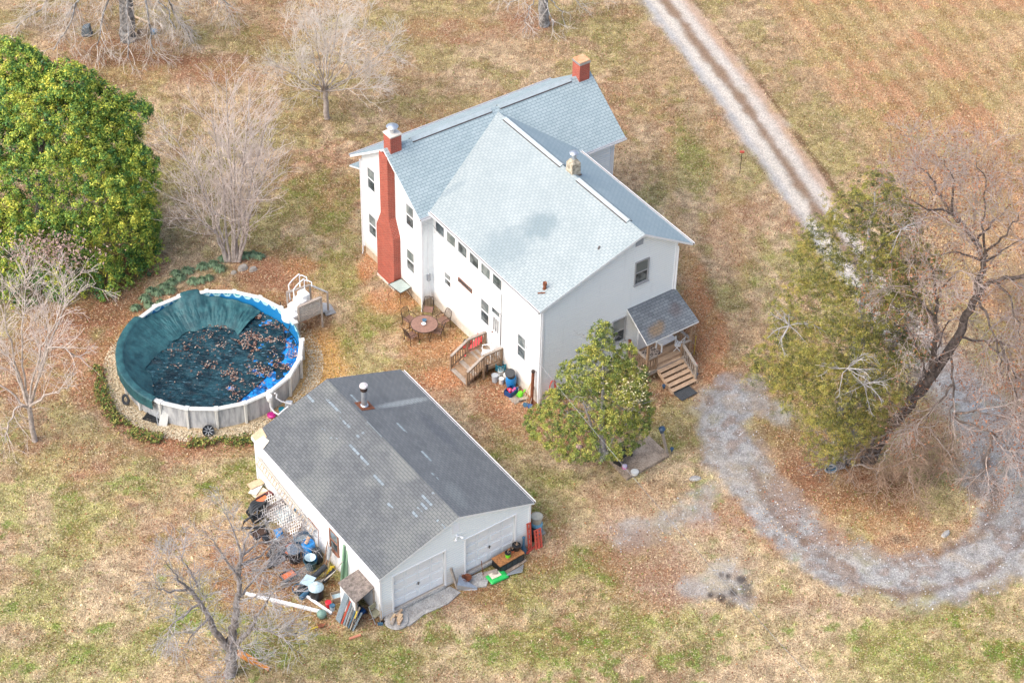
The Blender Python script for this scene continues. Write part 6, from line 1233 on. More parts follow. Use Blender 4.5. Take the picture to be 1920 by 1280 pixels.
# --- lilyturf tufts behind the pool
rgx = np.random.default_rng(55)
def tuft(px, py, r, label, group):
    n = 150; an = rgx.uniform(0, 6.283, n); t = thing('grass_clump', label, 'plant', G(px, py), 0, group); out = rgx.uniform(.3, 1, n)*r; hh = rgx.uniform(.2, .36, n)*(1-.3*out/r); w_ = .022
    d = np.stack([np.cos(an), np.sin(an), 0*an], -1); s_ = np.stack([-np.sin(an), np.cos(an), 0*an], -1)*w_; z = np.array([0, 0, 1.]); c0 = d*out[:, None]*.25
    P1 = c0+d*out[:, None]*.35+z*hh[:, None]; P2 = c0+d*out[:, None]*.8+z*(hh*.45)[:, None]
    V = np.stack([c0-s_, c0+s_, P1+s_, P1-s_], 1); V2 = np.stack([P1-s_, P1+s_, P2+s_*.3, P2-s_*.3], 1); V = np.concatenate([V, V2]).reshape(-1, 3)
    col = np.repeat(np.array(C_(120, 145, 112))*rgx.uniform(.5, 1.35, (2*n, 1)), 4, 0); np_mesh('blades', V, np.arange(len(V)).reshape(-1, 4), attr_mat('tuft_leaf', .6, .1), parent=t, col=np.clip(col, 0, .9))
TUFTS = ((380, 502, .45), (400, 498, .4), (352, 510, .42), (338, 524, .4), (362, 530, .42), (378, 528, .36), (413, 506, .4), (322, 532, .42), (308, 540, .42), (296, 552, .4), (460, 482, .42), (475, 480, .4), (488, 484, .34), (445, 478, .34), (285, 548, .4), (320, 548, .38), (272, 562, .4), (392, 524, .3), (418, 488, .34), (330, 515, .35), (255, 580, .35), (280, 575, .36), (300, 570, .3))
for (px, py, r) in TUFTS:
    k_ = sorted([p[0]*1000+p[1] for p in TUFTS]).index(px*1000+py); side = 'under the evergreen' if px < 300 else 'beyond the pool rim' if px < 350 else 'in the middle of the leaf bed' if px < 405 else 'at the multi-stemmed tree foot' if px < 450 else 'right of the multi-stemmed tree'
    tuft(px, py, r, 'bluish green grassy clump %s, %s from the left' % (side, ('first second third fourth fifth sixth seventh eighth ninth tenth eleventh twelfth thirteenth fourteenth fifteenth sixteenth seventeenth eighteenth nineteenth twentieth twenty-first twenty-second twenty-third'.split())[k_]), 'grassy clumps behind the pool')
# low edging plants in an arc round the front of the pool: ground cover
n = 9000; th_ = rng.uniform(R(178), R(322), n); rd_ = 5.75+rng.normal(0, .17, n)+.15*np.sin(th_*5); x = rd_*np.cos(th_); y = rd_*np.sin(th_)*.99; nz = fbm(x, y, .7, 210, 3); k_ = nz > .40; x, y, nz = x[k_], y[k_], nz[k_]; n = len(x)
pal = np.array([C_(98, 112, 58), C_(140, 146, 76), C_(168, 160, 90), C_(140, 96, 72), C_(74, 96, 56)]); pc = pal[rng.integers(0, 5, n)]*rng.uniform(.7, 1.2, (n, 1))
cards('edging_plants', np.stack([x, y, rng.uniform(0, .22, n)], -1), rng.uniform(.08, .15, n), pc, 'low green and bronze edging plants in an arc before the pool', .9, .6, 'ground cover', .02)
# --- bits around the pool
def coil(name, label, cat, px, py, R_, n_, r_, m, z=0., axis=None, rotz=0.):
    mb = MB(); pts = []
    for k in range(n_*16): a_ = k*2*math.pi/16; q_ = R_*(1-.45*k/(n_*16)); pts.append((q_*math.cos(a_), q_*math.sin(a_), r_+.02*math.sin(a_*1.7)))
    mb.tube(pts, r_, 6, m); o = simple(name, mb, label, cat, G(px, py, z), rotz)
    if axis: o.rotation_euler = axis
    return o
t = thing('round_planter', 'round black plastic tub with radial ribs on its side against the pool front', 'tub', G(392, 797), 0); t.rotation_euler = (R(55), 0, R(10)); t.location = (.37, -4.78, .2)
mb = MB(); mb.lathe([(.27, -.1), (.29, .12), (.26, .12), (.22, -.02), (.06, 0), (0, 0)], 20, m=m_dark); mb.build('body', None, t, smooth=True); mb = MB(); [mb.bar((.06*math.cos(k*.785), .06*math.sin(k*.785), .02), (.25*math.cos(k*.785), .25*math.sin(k*.785), .06), .03, .03, m_grey) for k in range(8)]; mb.build('rib', None, t)
o = coil('coiled_hose', 'black coiled hose standing against the pool wall on the left front', 'hose', 249, 752, .27, 4, .035, m_blackr, .28); o.rotation_euler = (R(70), 0, R(-40)); o.location = (-3.85, -2.8, .28)
t = thing('pool_ladder_panel', 'white plastic folding panel leaning against the pool front', 'panel', G(305, 798), -.2); mb = MB(); mb.hexa([(-.2, -.1, 0), (.22, -.02, 0), (.22, .03, 0), (-.2, -.05, 0)], [(-.1, .3, .8), (.3, .36, .78), (.3, .4, .78), (-.1, .34, .8)], m_cream); mb.build('panel_sheet', None, t, bevel=.02)
mb = MB(); mb.tube([(-.2, -.08, .05), (-.3, .1, .55), (-.12, .3, .8)], .025, 6, m_grey); mb.build('frame', None, t)
t = thing('ground_grate', 'dark slatted plastic grate flat on the gravel by the pool', 'grate', G(288, 782, .03), -.35); mb = MB(); [mb.box(-.42, .42, -.35+.12*k, -.27+.12*k, 0, .05, m_dark) for k in range(6)]; mb.box(-.42, -.36, -.35, .35, .0, .06, m_dark); mb.box(.36, .42, -.35, .35, 0, .06, m_dark); mb.build('slat_panel', None, t)
b_ = G(515, 782); t = thing('pool_plumbing', 'white pool filter housing and bent pipes between pool and garage', 'pool filter', b_)
q = lambda x, y, z: rel(G(x, y, z), b_)
mb = MB(); mb.lathe([(.10, -.22), (.14, -.15), (.14, .06), (.16, .08), (.12, .14), (0, .16)], 14, q(505, 745, 1.25), m_white); mb.build('skimmer_basket', None, t, smooth=True)
mb = MB(); mb.tube([q(506, 750, 1.1), q(507, 762, .7), q(514, 772, .45), q(522, 777, .3), q(530, 770, .35), q(540, 762, .4)], .045, 8, m_white); mb.build('pipe', None, t, smooth=True)
mb = MB(); mb.tube([q(515, 737, 1.3), q(519, 739, 1.2), q(518, 746, 1.05), q(527, 752, .8), q(537, 755, .6), q(546, 757, .5)], .04, 8, m_white); mb.build('pipe', None, t, smooth=True)
mb = MB(); p_ = q(541, 765, .0); mb.hexa([(p_[0]-.2, p_[1]-.15, 0), (p_[0]+.25, p_[1]-.1, 0), (p_[0]+.25, p_[1]+.2, 0), (p_[0]-.2, p_[1]+.15, 0)], [(p_[0]-.12, p_[1]-.1, .45), (p_[0]+.2, p_[1]-.05, .4), (p_[0]+.2, p_[1]+.15, .4), (p_[0]-.12, p_[1]+.1, .45)], m_bgrey); mb.build('pump_housing', None, t, bevel=.03)
bucket((0, 0), None, .15, .28, m_teal, 'teal bucket by the pool pipes behind the garage', fill=m_soil).location = (3.72, -3.2, 0)
mb = MB(); mb.lathe([(0, 0), (.2, .04), (.22, .14), (.14, .2), (0, .18)], 10, m=M('magenta_plastic', (.50, .02, .22), .4, .4, 9)); simple('pool_float', mb, 'crumpled magenta float on the ground beside the teal bucket', 'pool float', G(509, 781), smooth=True)
# --- top left odds and ends
mb = MB(); mb.bar((-.85, .75, .12), (.6, -.45, .3), .16, .06, m_woodl); simple('plank', mb, 'bare yellow plank propped beneath the old corner tree', 'plank', G(268, 44))
bucket(286, 64, .18, .34, M('pale_blue_bucket', (.22, .40, .55), .45, .1), 'pale blue bucket at the foot of the plank under the corner tree', tilt=(.25, .3))
t = thing('firewood_box', 'small tan open wooden box beneath the corner tree', 'box', G(268, 64), .05); mb = MB(); mb.box(-.32, .32, -.16, -.13, 0, .26, m_box); mb.box(-.32, .32, .13, .16, 0, .26, m_box); mb.box(-.32, -.29, -.16, .16, 0, .26, m_box); mb.box(.29, .32, -.16, .16, 0, .26, m_box); mb.build('side_panel', None, t)
mb = MB(); mb.hexa([(-.3, -.25, 0), (.3, -.25, 0), (.35, .25, 0), (-.3, .25, 0)], [(-.25, -.2, .55), (.25, -.18, .7), (.25, .2, .8), (-.2, .2, .6)], M('slate_tarp', (.12, .15, .17), .7, .3, 5, .4)); simple('covered_stump', mb, 'slate grey tarp covered stump left of the corner tree trunk', 'stump', G(163, 66), bevel=.06)
t = thing('feeder_stake', 'thin dark stake with a red feeder by the driveway', 'feeder', G(1387, 326)); mb = MB(); mb.tube([(0, 0, 0), (0, 0, 1.5)], .018, 6, m_iron); mb.build('stake', None, t); mb = MB(); mb.box(-.12, .12, -.06, .06, 1.44, 1.54, m_redp); mb.build('feeder_tray', None, t)
t = thing('hose_roll', 'grey coil of old hose against the cedar roots', 'hose', G(1556, 880), 0); mb = MB(); [mb.tube([((.28-.05*k)*math.cos(a_), .1*k-.2, .26+(.26-.05*k)*math.sin(a_)) for a_ in np.linspace(0, 6.283, 18)[:-1]], .045, 6, m_slate if k % 2 else m_grey, closed=True) for k in range(4)]; mb.build('hose_coil', None, t)
mb = MB(); mb.bar((-.75, .42, .12), (.1, -.12, .12), .26, .16, M('orange_split_wood', (.62, .24, .05), .8, .25, 5, .4)); mb.bar((.1, -.12, .12), (.7, -.42, .05), .14, .1, _mc['orange_split_wood']); simple('split_log', mb, 'bright orange split branch on the grass by the bottom fruit tree', 'log', G(476, 1240))
# overhead cable
c0 = HW(.55, 5.62, 5.45); c1 = G(1560, 1310, 5.2); c0b = HW(.5, 5.8, 5.3); mb = MB(); P = [c0b+(c1-c0b)*k/30-np.array([0, 0, 1.])*3.2*(k/30)*(1-k/30) for k in range(31)]
mb.tube([tuple(p) for p in P], .010, 5, M('grey_cable', (.25, .25, .25), .6, .5, .4)); o = mb.build('service_cable', None, None); tag(o, 'black overhead service cable running from the house corner across the yard', 'cable')

# ------------------------------------------------------------------ clutter along the garage
def GL(u, v, z=0.): return tuple(GW(u, v, z))
def gthing(name, label, cat, u, v, z=0., rz=0., group=None): return thing(name, label, cat, GL(u, v, z), GA+rz, group)
# long wooden ladder hung flat on the wall
t = gthing('ladder', 'long weathered wooden ladder hung sideways on the garage wall', 'ladder', -.06, .35, 0)
for z0, z1, o_ in ((1.78, 1.18, -.05), (1.50, .92, -.20)):
    mb = MB(); mb.bar((o_, 0, z0), (o_, -4.95, z1), .05, .09, m_lattice); mb.build('rail', None, t)
for k in range(22): y_ = -.15-k*.225; f = -y_/4.95; mb = MB(); mb.tube([(-.05, y_, 1.78-.60*f), (-.20, y_, 1.50-.58*f)], .022, 5, m_woodl); mb.build('rung', None, t)
t = gthing('pipe_rack', 'bent rust brown pipe frame standing against the garage wall', 'pipe frame', -.12, 4.9); mb = MB(); mb.tube([(0, 1.0, .0), (0, 1.0, 1.05)], .02, 6, m_rust); mb.tube([(0, .75, 0), (0, .75, .95)], .02, 6, m_rust); mb.tube([(0, .1, 1.55), (0, -.75, 1.45), (-.02, -.75, .0)], .022, 6, m_rust); mb.build('frame', None, t)
# far end: boards and planter
t = gthing('board_stack', 'loose stack of pale boards at the far end of the garage wall', 'boards', -.45, .95); 
for k, (x, y, r_, m_) in enumerate(((0, 0, .2, m_paper), (.1, -.25, -.3, m_woodl), (-.1, .25, .6, m_cream), (.05, .5, 0, m_woodl))): mb = MB(); c_, s_ = math.cos(r_), math.sin(r_); P = [(x+a_*c_-b_*s_, y+a_*s_+b_*c_, .1+.06*k) for a_, b_ in ((-.35, -.2), (.35, -.2), (.35, .2), (-.35, .2))]; mb.hexa(P, [(p[0], p[1], p[2]+.04) for p in P], m_); mb.build('board', None, t)
t = gthing('planter_box', 'black rectangular planter box full of orange red soil', 'planter', -.75, 1.55, .0, .15); mb = MB()
for (x0, x1, y0, y1) in ((-.4, .4, -.2, -.16), (-.4, .4, .16, .2), (-.4, -.36, -.2, .2), (.36, .4, -.2, .2)): mb.box(x0, x1, y0, y1, 0, .38, m_dark)
mb.build('body', None, t); mb = MB(); mb.box(-.36, .36, -.16, .16, .2, .33, m_terr); mb.build('soil', None, t)
mb = MB(); mb.box(-.4, .4, -.15, .15, 0, .3, M('maroon_box', (.13, .03, .03), .6)); simple('storage_box', mb, 'low maroon box behind the black planter box', 'box', GL(-.45, 1.35), GA+.1)
t = gthing('corrugated_pipe', 'thick brown grey pipe length lying against the wall above the lattice', 'pipe', -.35, 2.5, .35, 0); mb = MB(); mb.tube([(-.45, .2, .0), (.25, -.15, .45)], .17, 12, M('brown_pipe', (.12, .09, .075), .7, .3)); mb.build('pipe_body', None, t, smooth=True)
mb = MB(); mb.hexa([(-.35, -.5, 0), (.3, -.5, 0), (.3, .4, 0), (-.35, .4, 0)], [(-.3, -.45, .35), (.3, -.45, .55), (.3, .35, .55), (-.3, .35, .35)], m_clear); simple('plastic_tote', mb, 'cloudy clear plastic tote between the brown pipe and the wall', 'tote', GL(-.28, 2.75), GA, bevel=.03)
# coiled drain pipe
t = gthing('drain_pipe_coil', 'big coil of black corrugated drain pipe at the far end of the clutter', 'pipe coil', -1.35, 2.1, 0, .3)
mb = MB()
for k in range(5): R_ = .62-.06*k; mb.tube([(R_*math.cos(a_)*.9, .12*k-.3+.05*math.sin(3*a_+k), .52+R_*.75*math.sin(a_)) for a_ in np.linspace(0, 6.283, 26)[:-1]], .055, 8, m_blackr, closed=True)
mb.build('pipe_loop', None, t, smooth=True); mb = MB(); mb.tube([(-.5, -.2, .6), (-.85, -.1, .5), (-.95, 0, .1), (-.6, -.4, .06), (-.2, -.7, .06), (.3, -.6, .08)], .055, 8, m_blackr); mb.build('loose_end', None, t, smooth=True)
# lattice panel leaning on the wall
def lattice(t, O, U, V, nu, nv, w_, m_, name='lattice_sheet'):
    mb = MB(); O, U, V = Vector(O), Vector(U), Vector(V); nr = U.cross(V).normalized(); LU, LV = U.length, V.length; U.normalize(); V.normalize(); st = LU/nu; k = -nv
    for sgn in (1, -1):
        for k in range(-nv, nu+nv):
            x0 = k*st; pts_ = []
            a_, b_ = max(0, x0), min(LU, x0+LV)
            if b_-a_ < .04: continue
            ya, yb = a_-x0, b_-x0
            if sgn < 0: ya, yb = LV-ya, LV-yb
            mb.bar(O+U*a_+V*ya+nr*(.006*sgn), O+U*b_+V*yb+nr*(.006*sgn), .034, .010, m_, up=tuple(nr))
    return mb.build(name, None, t)
t = gthing('lattice_panel', 'large off-white diagonal lattice panel leaning over the clutter', 'lattice panel', -.5, 3.3); lattice(t, (-.62, 1.25, .25), (.35, -2.6, .25), (.72, .35, .55), 14, 6, .04, M('off_white_lattice', (.60, .56, .52), .8, .2))
mb = MB(); mb.lathe([(.12, 0), (.13, .5), (0, .5)], 12, m=m_slate); o = simple('tube_roll', mb, 'dark blue grey roll wedged between lattice and wall', 'roll', GL(-.1, 3.35, .75), GA, smooth=True); o.rotation_euler = (R(70), 0, GA+.8)
bucket(0, 0, .20, .44, m_blue, 'bright blue bucket lying tilted on the lattice edge', name='bucket').location = GL(-1.15, 3.95, .12); ob = [o for o in bpy.data.objects if o.get('label') == 'bright blue bucket lying tilted on the lattice edge'][0]; ob.rotation_euler = (R(-35), R(25), 1)
bucket(0, 0, .14, .26, m_clear, 'small cloudy plastic jar beside the tilted blue bucket', handle=False, name='jar', cat='jar').location = GL(-1.45, 4.1, 0)
bucket(0, 0, .17, .3, m_dark, 'black nursery pot left of the tilted blue bucket', handle=False, name='pot', cat='pot').location = GL(-1.75, 3.7, 0)
# blue barrel and neighbours
t = gthing('barrel', 'tall bright blue plastic barrel at the middle of the garage wall', 'barrel', -.62, 5.55); mb = MB(); mb.lathe([(.27, 0), (.31, .1), (.33, .3), (.32, .34), (.33, .38), (.33, .6), (.32, .64), (.31, .82), (.26, .9), (.25, .86), (0, .86)], 24, m=m_blue); mb.build('body', None, t, smooth=True)
mb = MB(); mb.tube([(-.12, .0, .9), (.1, .05, 1.15)], .085, 12, M('copper_can', (.50, .30, .19), .45, .15, 4)); mb.build('can', None, t)
t = gthing('trash_bin', 'black bin with a round grey lid in front of the blue barrel', 'bin', -1.3, 5.45); mb = MB(); mb.lathe([(.24, 0), (.30, .72), (.32, .72), (.32, .76), (0, .76)], 22, m=m_dark); mb.build('body', None, t, smooth=True); mb = MB(); mb.lathe([(.34, .74), (.35, .79), (.28, .83), (.1, .80), (0, .82)], 22, m=M('grey_blue_lid', (.10, .13, .17), .4, .3)); mb.build('lid', None, t, smooth=True)
t = gthing('round_tub', 'cloudy teal round tub holding a clear bowl beside the barrel', 'tub', -.92, 6.2); mb = MB(); mb.lathe([(.22, 0), (.30, .5), (.33, .52), (.28, .5), (.2, .1), (0, .1)], 22, m=M('murky_teal', (.05, .12, .15), .3, .3)); mb.build('body', None, t, smooth=True); mb = MB(); mb.lathe([(.08, .45), (.24, .66), (.26, .68), (.20, .64), (0, .5)], 18, m=m_clear); mb.build('bowl', None, t, smooth=True)
t = gthing('corrugated_hose', 'upright loops of black corrugated hose right of the blue barrel', 'hose', -.35, 6.1); mb = MB(); [mb.tube([(-.25+.1*k, .25*math.cos(a_), .45+.42*math.sin(a_)) for a_ in np.linspace(0, 6.283, 22)[:-1]], .05, 8, m_blackr, closed=True) for k in range(3)]; mb.build('hose_loop', None, t, smooth=True)
mb = MB(); mb.lathe([(.1, 0), (.12, .2), (0, .25)], 12, m=m_blue); simple('jug', mb, 'small blue jug half hidden behind the teal tub', 'jug', GL(-.62, 6.2, .3), GA, smooth=True)
# rolled wire mesh
t = gthing('wire_mesh_roll', 'rolled grey wire mesh lying from the barrels toward the fruit tree', 'wire mesh', -1.9, 6.6); mb = MB(); A_, B_ = Vector((.75, -.05, .5)), Vector((-.75, .1, .12))
for k in range(14):
    for sg in (1, -1): mb.tube([A_.lerp(B_, j/26)+Vector((.0, .26*(1-.5*j/26)*math.cos(k*.449+sg*j*.24), .26*(1-.5*j/26)*math.sin(k*.449+sg*j*.24))) for j in range(27)], .006, 3, m_metal)
mb.build('mesh_sheet', None, t)
# black pipes / troughs
for (u0, v0, u1, v1, z0, z1, r_, m_, lab) in ((-2.35, 7.3, -.55, 6.9, .12, .5, .13, m_blackr, 'black plastic trough lying under the wire mesh'), (-2.3, 7.6, -1.3, 7.35, .1, .15, .12, m_slate, 'dark slate rolled tarp lying on the ground by the trough'), (-1.0, 7.45, -.3, 7.2, .2, .35, .09, m_dark, 'thin black pipe lying behind the composter'), (-2.5, 5.2, -1.3, 4.6, .12, .12, .12, m_blackr, 'long dark pipe lying left of the lidded bin'), (-2.2, 4.6, -1.5, 4.3, .1, .4, .10, m_dark, 'short black tube leaning near the nursery pot')):
    p0, p1 = np.array(GL(u0, v0, z0)), np.array(GL(u1, v1, z1)); mb = MB(); d = tuple(p1-p0); mb.tube([(0, 0, 0), tuple((p1-p0)*.5+np.array([0, 0, .02])), d], r_, 10, m_); simple('plastic_pipe', mb, lab, 'pipe', p0, smooth=True)
t = gthing('composter', 'black round composter with a clear domed lid and brown rim', 'composter', -1.62, 7.85); mb = MB(); mb.lathe([(.30, 0), (.33, .55), (.36, .57), (.36, .62)], 24, m=m_dark); mb.lathe([(.33, .5), (0, .5)], 20, m=m_rust); mb.build('body', None, t, smooth=True); mb = MB(); mb.lathe([(.35, .62), (.34, .66), (.2, .78), (.08, .82), (0, .82)], 22, m=m_clear); mb.box(-.05, .06, -.05, .06, .8, .86, m_paper); mb.build('lid', None, t, smooth=True)
mb = MB(); mb.hexa([(-.3, -.25, 0), (.3, -.25, 0), (.3, .25, 0), (-.3, .25, 0)], [(-.3, -.25, .012), (.3, -.25, .012), (.3, .25, .012), (-.3, .25, .012)], m_clear); simple('plastic_sheet', mb, 'square of clear plastic resting on the trough by the composter', 'plastic sheet', GL(-1.7, 7.3, .62), GA+.5)
t = gthing('rake_bundle', 'bundle of slender poles with a grey tube propped on the wall by the window', 'poles', -.35, 6.75)
for k in range(7): mb = MB(); mb.tube([(-.35+.06*k, .12*k-.3, 0), (.22, .08*k-.15, 1.35+.1*(k % 3))], .014, 5, (m_tread, m_woodg, m_rust)[k % 3]); mb.build('pole', None, t)
mb = MB(); mb.tube([(.0, -.1, .8), (.1, -.1, 1.45)], .09, 10, m_grey); mb.build('tube', None, t)
mb = MB(); mb.tube([(0, 0, 0), (.3, .1, .12), (.5, .15, .05)], .045, 6, m_yel); mb.tube([(.2, -.1, .02), (.35, .2, .12)], .04, 6, m_yel); simple('toy', mb, 'small yellow plastic toy frame in the leaves by the poles', 'toy', GL(-.55, 6.95, .05), GA)
t = gthing('gutter_sections', 'pair of pale green metal channels standing upright by the shed', 'metal channel', -.25, 7.75)
for k in range(2): mb = MB(); x = .13*k; mb.hexa([(x-.08, -.05-.12*k, 0), (x+.08, -.05-.12*k, 0), (x+.08, .02-.12*k, 0), (x-.08, .02-.12*k, 0)], [(x+.16, -.05-.12*k, 2.3), (x+.32, -.05-.12*k, 2.3), (x+.32, .02-.12*k, 2.3), (x+.16, .02-.12*k, 2.3)], m_sheet); mb.bar((x-.08, -.04-.12*k, 0), (x+.16, -.04-.12*k, 2.3), .03, .10, m_sheet); mb.build('channel', None, t)
mb = MB(); n_ = 12
P = [(-1.05+.95*(k/n_)**.8, .75-.95*k/n_, 1.55*(k/n_)**1.7) for k in range(n_+1)]
for k in range(n_): a_, b_ = Vector(P[k]), Vector(P[k+1]); wv = Vector((.22, .1, 0)); mb.hexa([a_, a_+wv, b_+wv, b_], [v+Vector((-.01, .02, .02)) for v in (a_, a_+wv, b_+wv, b_)], m_lattice)
simple('warped_board', mb, 'long warped pale board bowed up against the garage wall', 'board', GL(-.35, 7.85), GA)
# lean-to tool shelter with a mossy roof
t = gthing('tool_shelter', 'small white lean-to tool shelter with mossy board roof at the garage corner', 'shelter', -.4, 9.6)
mb = MB(); mb.hexa([(-.72, .68, 1.52), (.42, .78, 1.62), (.42, -.5, 1.62), (-.70, -.72, 1.45)], [(-.72, .68, 1.57), (.42, .78, 1.67), (.42, -.5, 1.67), (-.70, -.72, 1.50)], m_moss); mb.build('roof', None, t)
mb = MB(); mb.box(-.66, -.63, -.66, .62, 0, 1.48, m_white); mb.build('side_panel', None, t); mb = MB(); mb.box(-.66, .4, .60, .63, 0, 1.55, m_white); mb.build('side_panel', None, t)
for (x, y) in ((-.63, -.66), (.36, -.5)): mb = MB(); mb.box(x-.035, x+.035, y-.035, y+.035, 0, 1.48, m_woodg); mb.build('post', None, t)
t = gthing('push_mower', 'dark blue push mower parked inside the tool shelter', 'mower', -.62, 9.75, 0, -1.4); mb = MB(); mb.box(-.25, .25, -.22, .22, .12, .3, m_blue2); mb.lathe([(.14, .3), (.15, .45), (.08, .5), (0, .5)], 14, m=m_dark); mb.build('deck', None, t, bevel=.03)
for sx in (-.2, .2):
    for sy in (-.25, .25): mb = MB(); mb.lathe([(0, -.03), (.09, -.03), (.1, 0), (.09, .03), (0, .03)], 12, (sx, sy, .1), m_dark, (0, 1, 0)); mb.build('wheel', None, t)
mb = MB(); mb.tube([(-.2, -.18, .3), (-.65, -.18, .9), (-.65, .18, .9), (-.2, .18, .3)], .015, 6, m_grey); mb.build('handle', None, t)
t = gthing('folding_chair', 'khaki vinyl folding chair at the mouth of the tool shelter', 'chair', -.2, 10.45, 0, .2); mb = MB(); mb.box(-.2, .2, -.2, .2, .4, .44, m_olive); mb.build('seat', None, t, bevel=.01); mb = MB(); mb.box(-.2, .2, .16, .2, .55, .85, m_olive); mb.build('backrest', None, t, bevel=.01)
for sx in (-.21, .21): mb = MB(); mb.tube([(sx, -.22, 0), (sx, .2, .85)], .015, 5, m_grey); mb.tube([(sx, .22, 0), (sx, -.18, .42)], .015, 5, m_grey); mb.build('leg', None, t)
for k, (du, lab, mh, hd) in enumerate(((.22, 'pale handled hoe leaning at the garage corner', m_iron, 'tines'), (.1, 'grey handled shovel leaning at the garage corner', m_slate, 'blade'))):
    b_ = np.array(GL(-.3+du, 10.78+.06*k)); tp = np.array(GL(.0+du*.3, 10.45, 1.45)); t = thing('hoe' if k == 0 else 'shovel', lab, 'garden tool', b_); mb = MB(); mb.tube([(0, 0, .05), tuple(tp-b_)], .018, 6, (m_woodl, m_woodg)[k]); mb.build('handle', None, t); mb = MB(); mb.box(-.12, .12, -.03, .03, 0, .16, mh); mb.build('head', None, t)
# stacked shutters and boards leaning on the shelter
cols_ = (M('faded_blue_shutter', (.22, .27, .30), .7, .25, 5), m_lattice, m_redp, _mc['faded_blue_shutter'], m_metal, M('dark_blue_panel', (.06, .11, .15), .6, .3), m_woodg, _mc['faded_blue_shutter'])
labs_ = ('wide faded blue louvred shutter leaning on the shelter, leftmost of the stack', 'thin pale slatted panel leaning second in the stack', 'faded red edged narrow board in the leaning stack', 'narrow grey blue shutter in the middle of the leaning stack', 'bare metal strip panel leaning in the stack', 'dark blue panel leaning near the right of the stack', 'weathered grey plank leaning in the stack by the shelter corner', 'short grey blue board leaning last beside the shelter post')
for k in range(8):
    v = 9.42+.125*k+(0 if k == 0 else .08); w_ = .34 if k == 0 else .09; t = gthing('shutter' if k in (0, 3, 7) else 'board', labs_[k], 'shutter' if k in (0, 3, 7) else 'board', -1.62+.035*k, v, 0, .05*math.sin(k*2)); h_ = (1.35, 1.3, 1.2, 1.3, 1.25, 1.15, 1.1, .8)[k]
    mb = MB(); mb.hexa([(0, 0, 0), (.04, 0, 0), (.04, -w_, 0), (0, -w_, 0)], [(.5, 0, h_), (.54, 0, h_), (.54, -w_, h_), (.5, -w_, h_)], cols_[k])
    if k in (0, 3, 7):
        for j in range(int(h_/.08)): f = (j+.5)*.08/h_; mb.bar((.5*f-.01, -.03, f*h_), (.5*f-.01, -w_+.03, f*h_), .02, .03, cols_[k])
    mb.build('panel', None, t)
t = gthing('long_handled_tool', 'yellow and black handled tool leaning right on the stacked shutters', 'garden tool', -1.45, 10.4); mb = MB(); mb.tube([(0, 0, 0), (.4, .05, 1.0)], .022, 6, m_dark); mb.build('handle', None, t); mb = MB(); mb.tube([(.26, .03, .65), (.4, .05, 1.0)], .028, 6, m_yel); mb.build('grip', None, t)
bucket(0, 0, .13, .3, m_red, 'red fuel jug on the leaves beside the composter', handle=True, name='fuel_jug', cat='jug', lid=m_red).location = GL(-1.5, 8.65, 0)
bucket(0, 0, .12, .28, M('pale_blue_jug', (.45, .55, .62), .3, .2), 'pale blue bottle right of the red fuel jug', handle=False, name='bottle', cat='bottle', lid=m_slate).location = GL(-1.45, 8.9, 0)
# white pipes, green ball bucket, shovel, terracotta pipe in the grass
for (u0, v0, u1, v1, w_, lab) in ((-4.12, 5.96, -1.98, 8.72, .14, 'long white vinyl post lying in the grass toward the fruit tree'), (-2.0, 7.57, -1.62, 9.1, .10, 'short white vinyl strip lying by the composter')):
    p0, p1 = np.array(GL(u0, v0, .07)), np.array(GL(u1, v1, .07)); mb = MB(); mb.bar((0, 0, 0), tuple(p1-p0), w_, .1, m_white); simple('vinyl_post', mb, lab, 'vinyl post', p0)
mb = MB(); mb.lathe([(0, 0), (.16, .04), (.22, .16), (.21, .28), (.14, .36), (0, .40)], 18, m=M('sage_ball', (.16, .27, .22), .5, .2)); simple('ball', mb, 'sage green ball at the end of the long white post', 'ball', GL(-2.05, 9.0), smooth=True)
b_ = np.array(GL(-3.54, 9.17, .04)); p1 = np.array(GL(-2.5, 9.42, .05))-b_; t = thing('shovel', 'yellow handled shovel lying in the grass below the green ball', 'shovel', b_); mb = MB(); mb.tube([tuple(p1*.0), tuple(p1*.15)], .02, 6, m_dark); mb.tube([tuple(p1*.15), tuple(p1)], .022, 6, m_yel); mb.build('handle', None, t); mb = MB(); d = Vector(p1).normalized(); s_ = Vector((-d.y, d.x, 0)); P0 = Vector(p1); mb.hexa([P0-s_*.1, P0+s_*.1, P0+s_*.11+d*.2, P0+d*.33, P0-s_*.11+d*.2], [v+Vector((0, 0, .04)) for v in (P0-s_*.1, P0+s_*.1, P0+s_*.11+d*.2, P0+d*.33, P0-s_*.11+d*.2)], m_rust); mb.build('head', None, t)
p0, p1 = np.array(GL(-1.75, 10.78, .06)), np.array(GL(-1.35, 10.85, .06)); mb = MB(); mb.tube([(0, 0, 0), tuple((p1-p0)*1.3)], .06, 10, M('salmon_pipe', (.60, .24, .14), .6, .15)); simple('clay_pipe', mb, 'salmon pink pipe length lying in front of the tool shelter', 'pipe', p0)
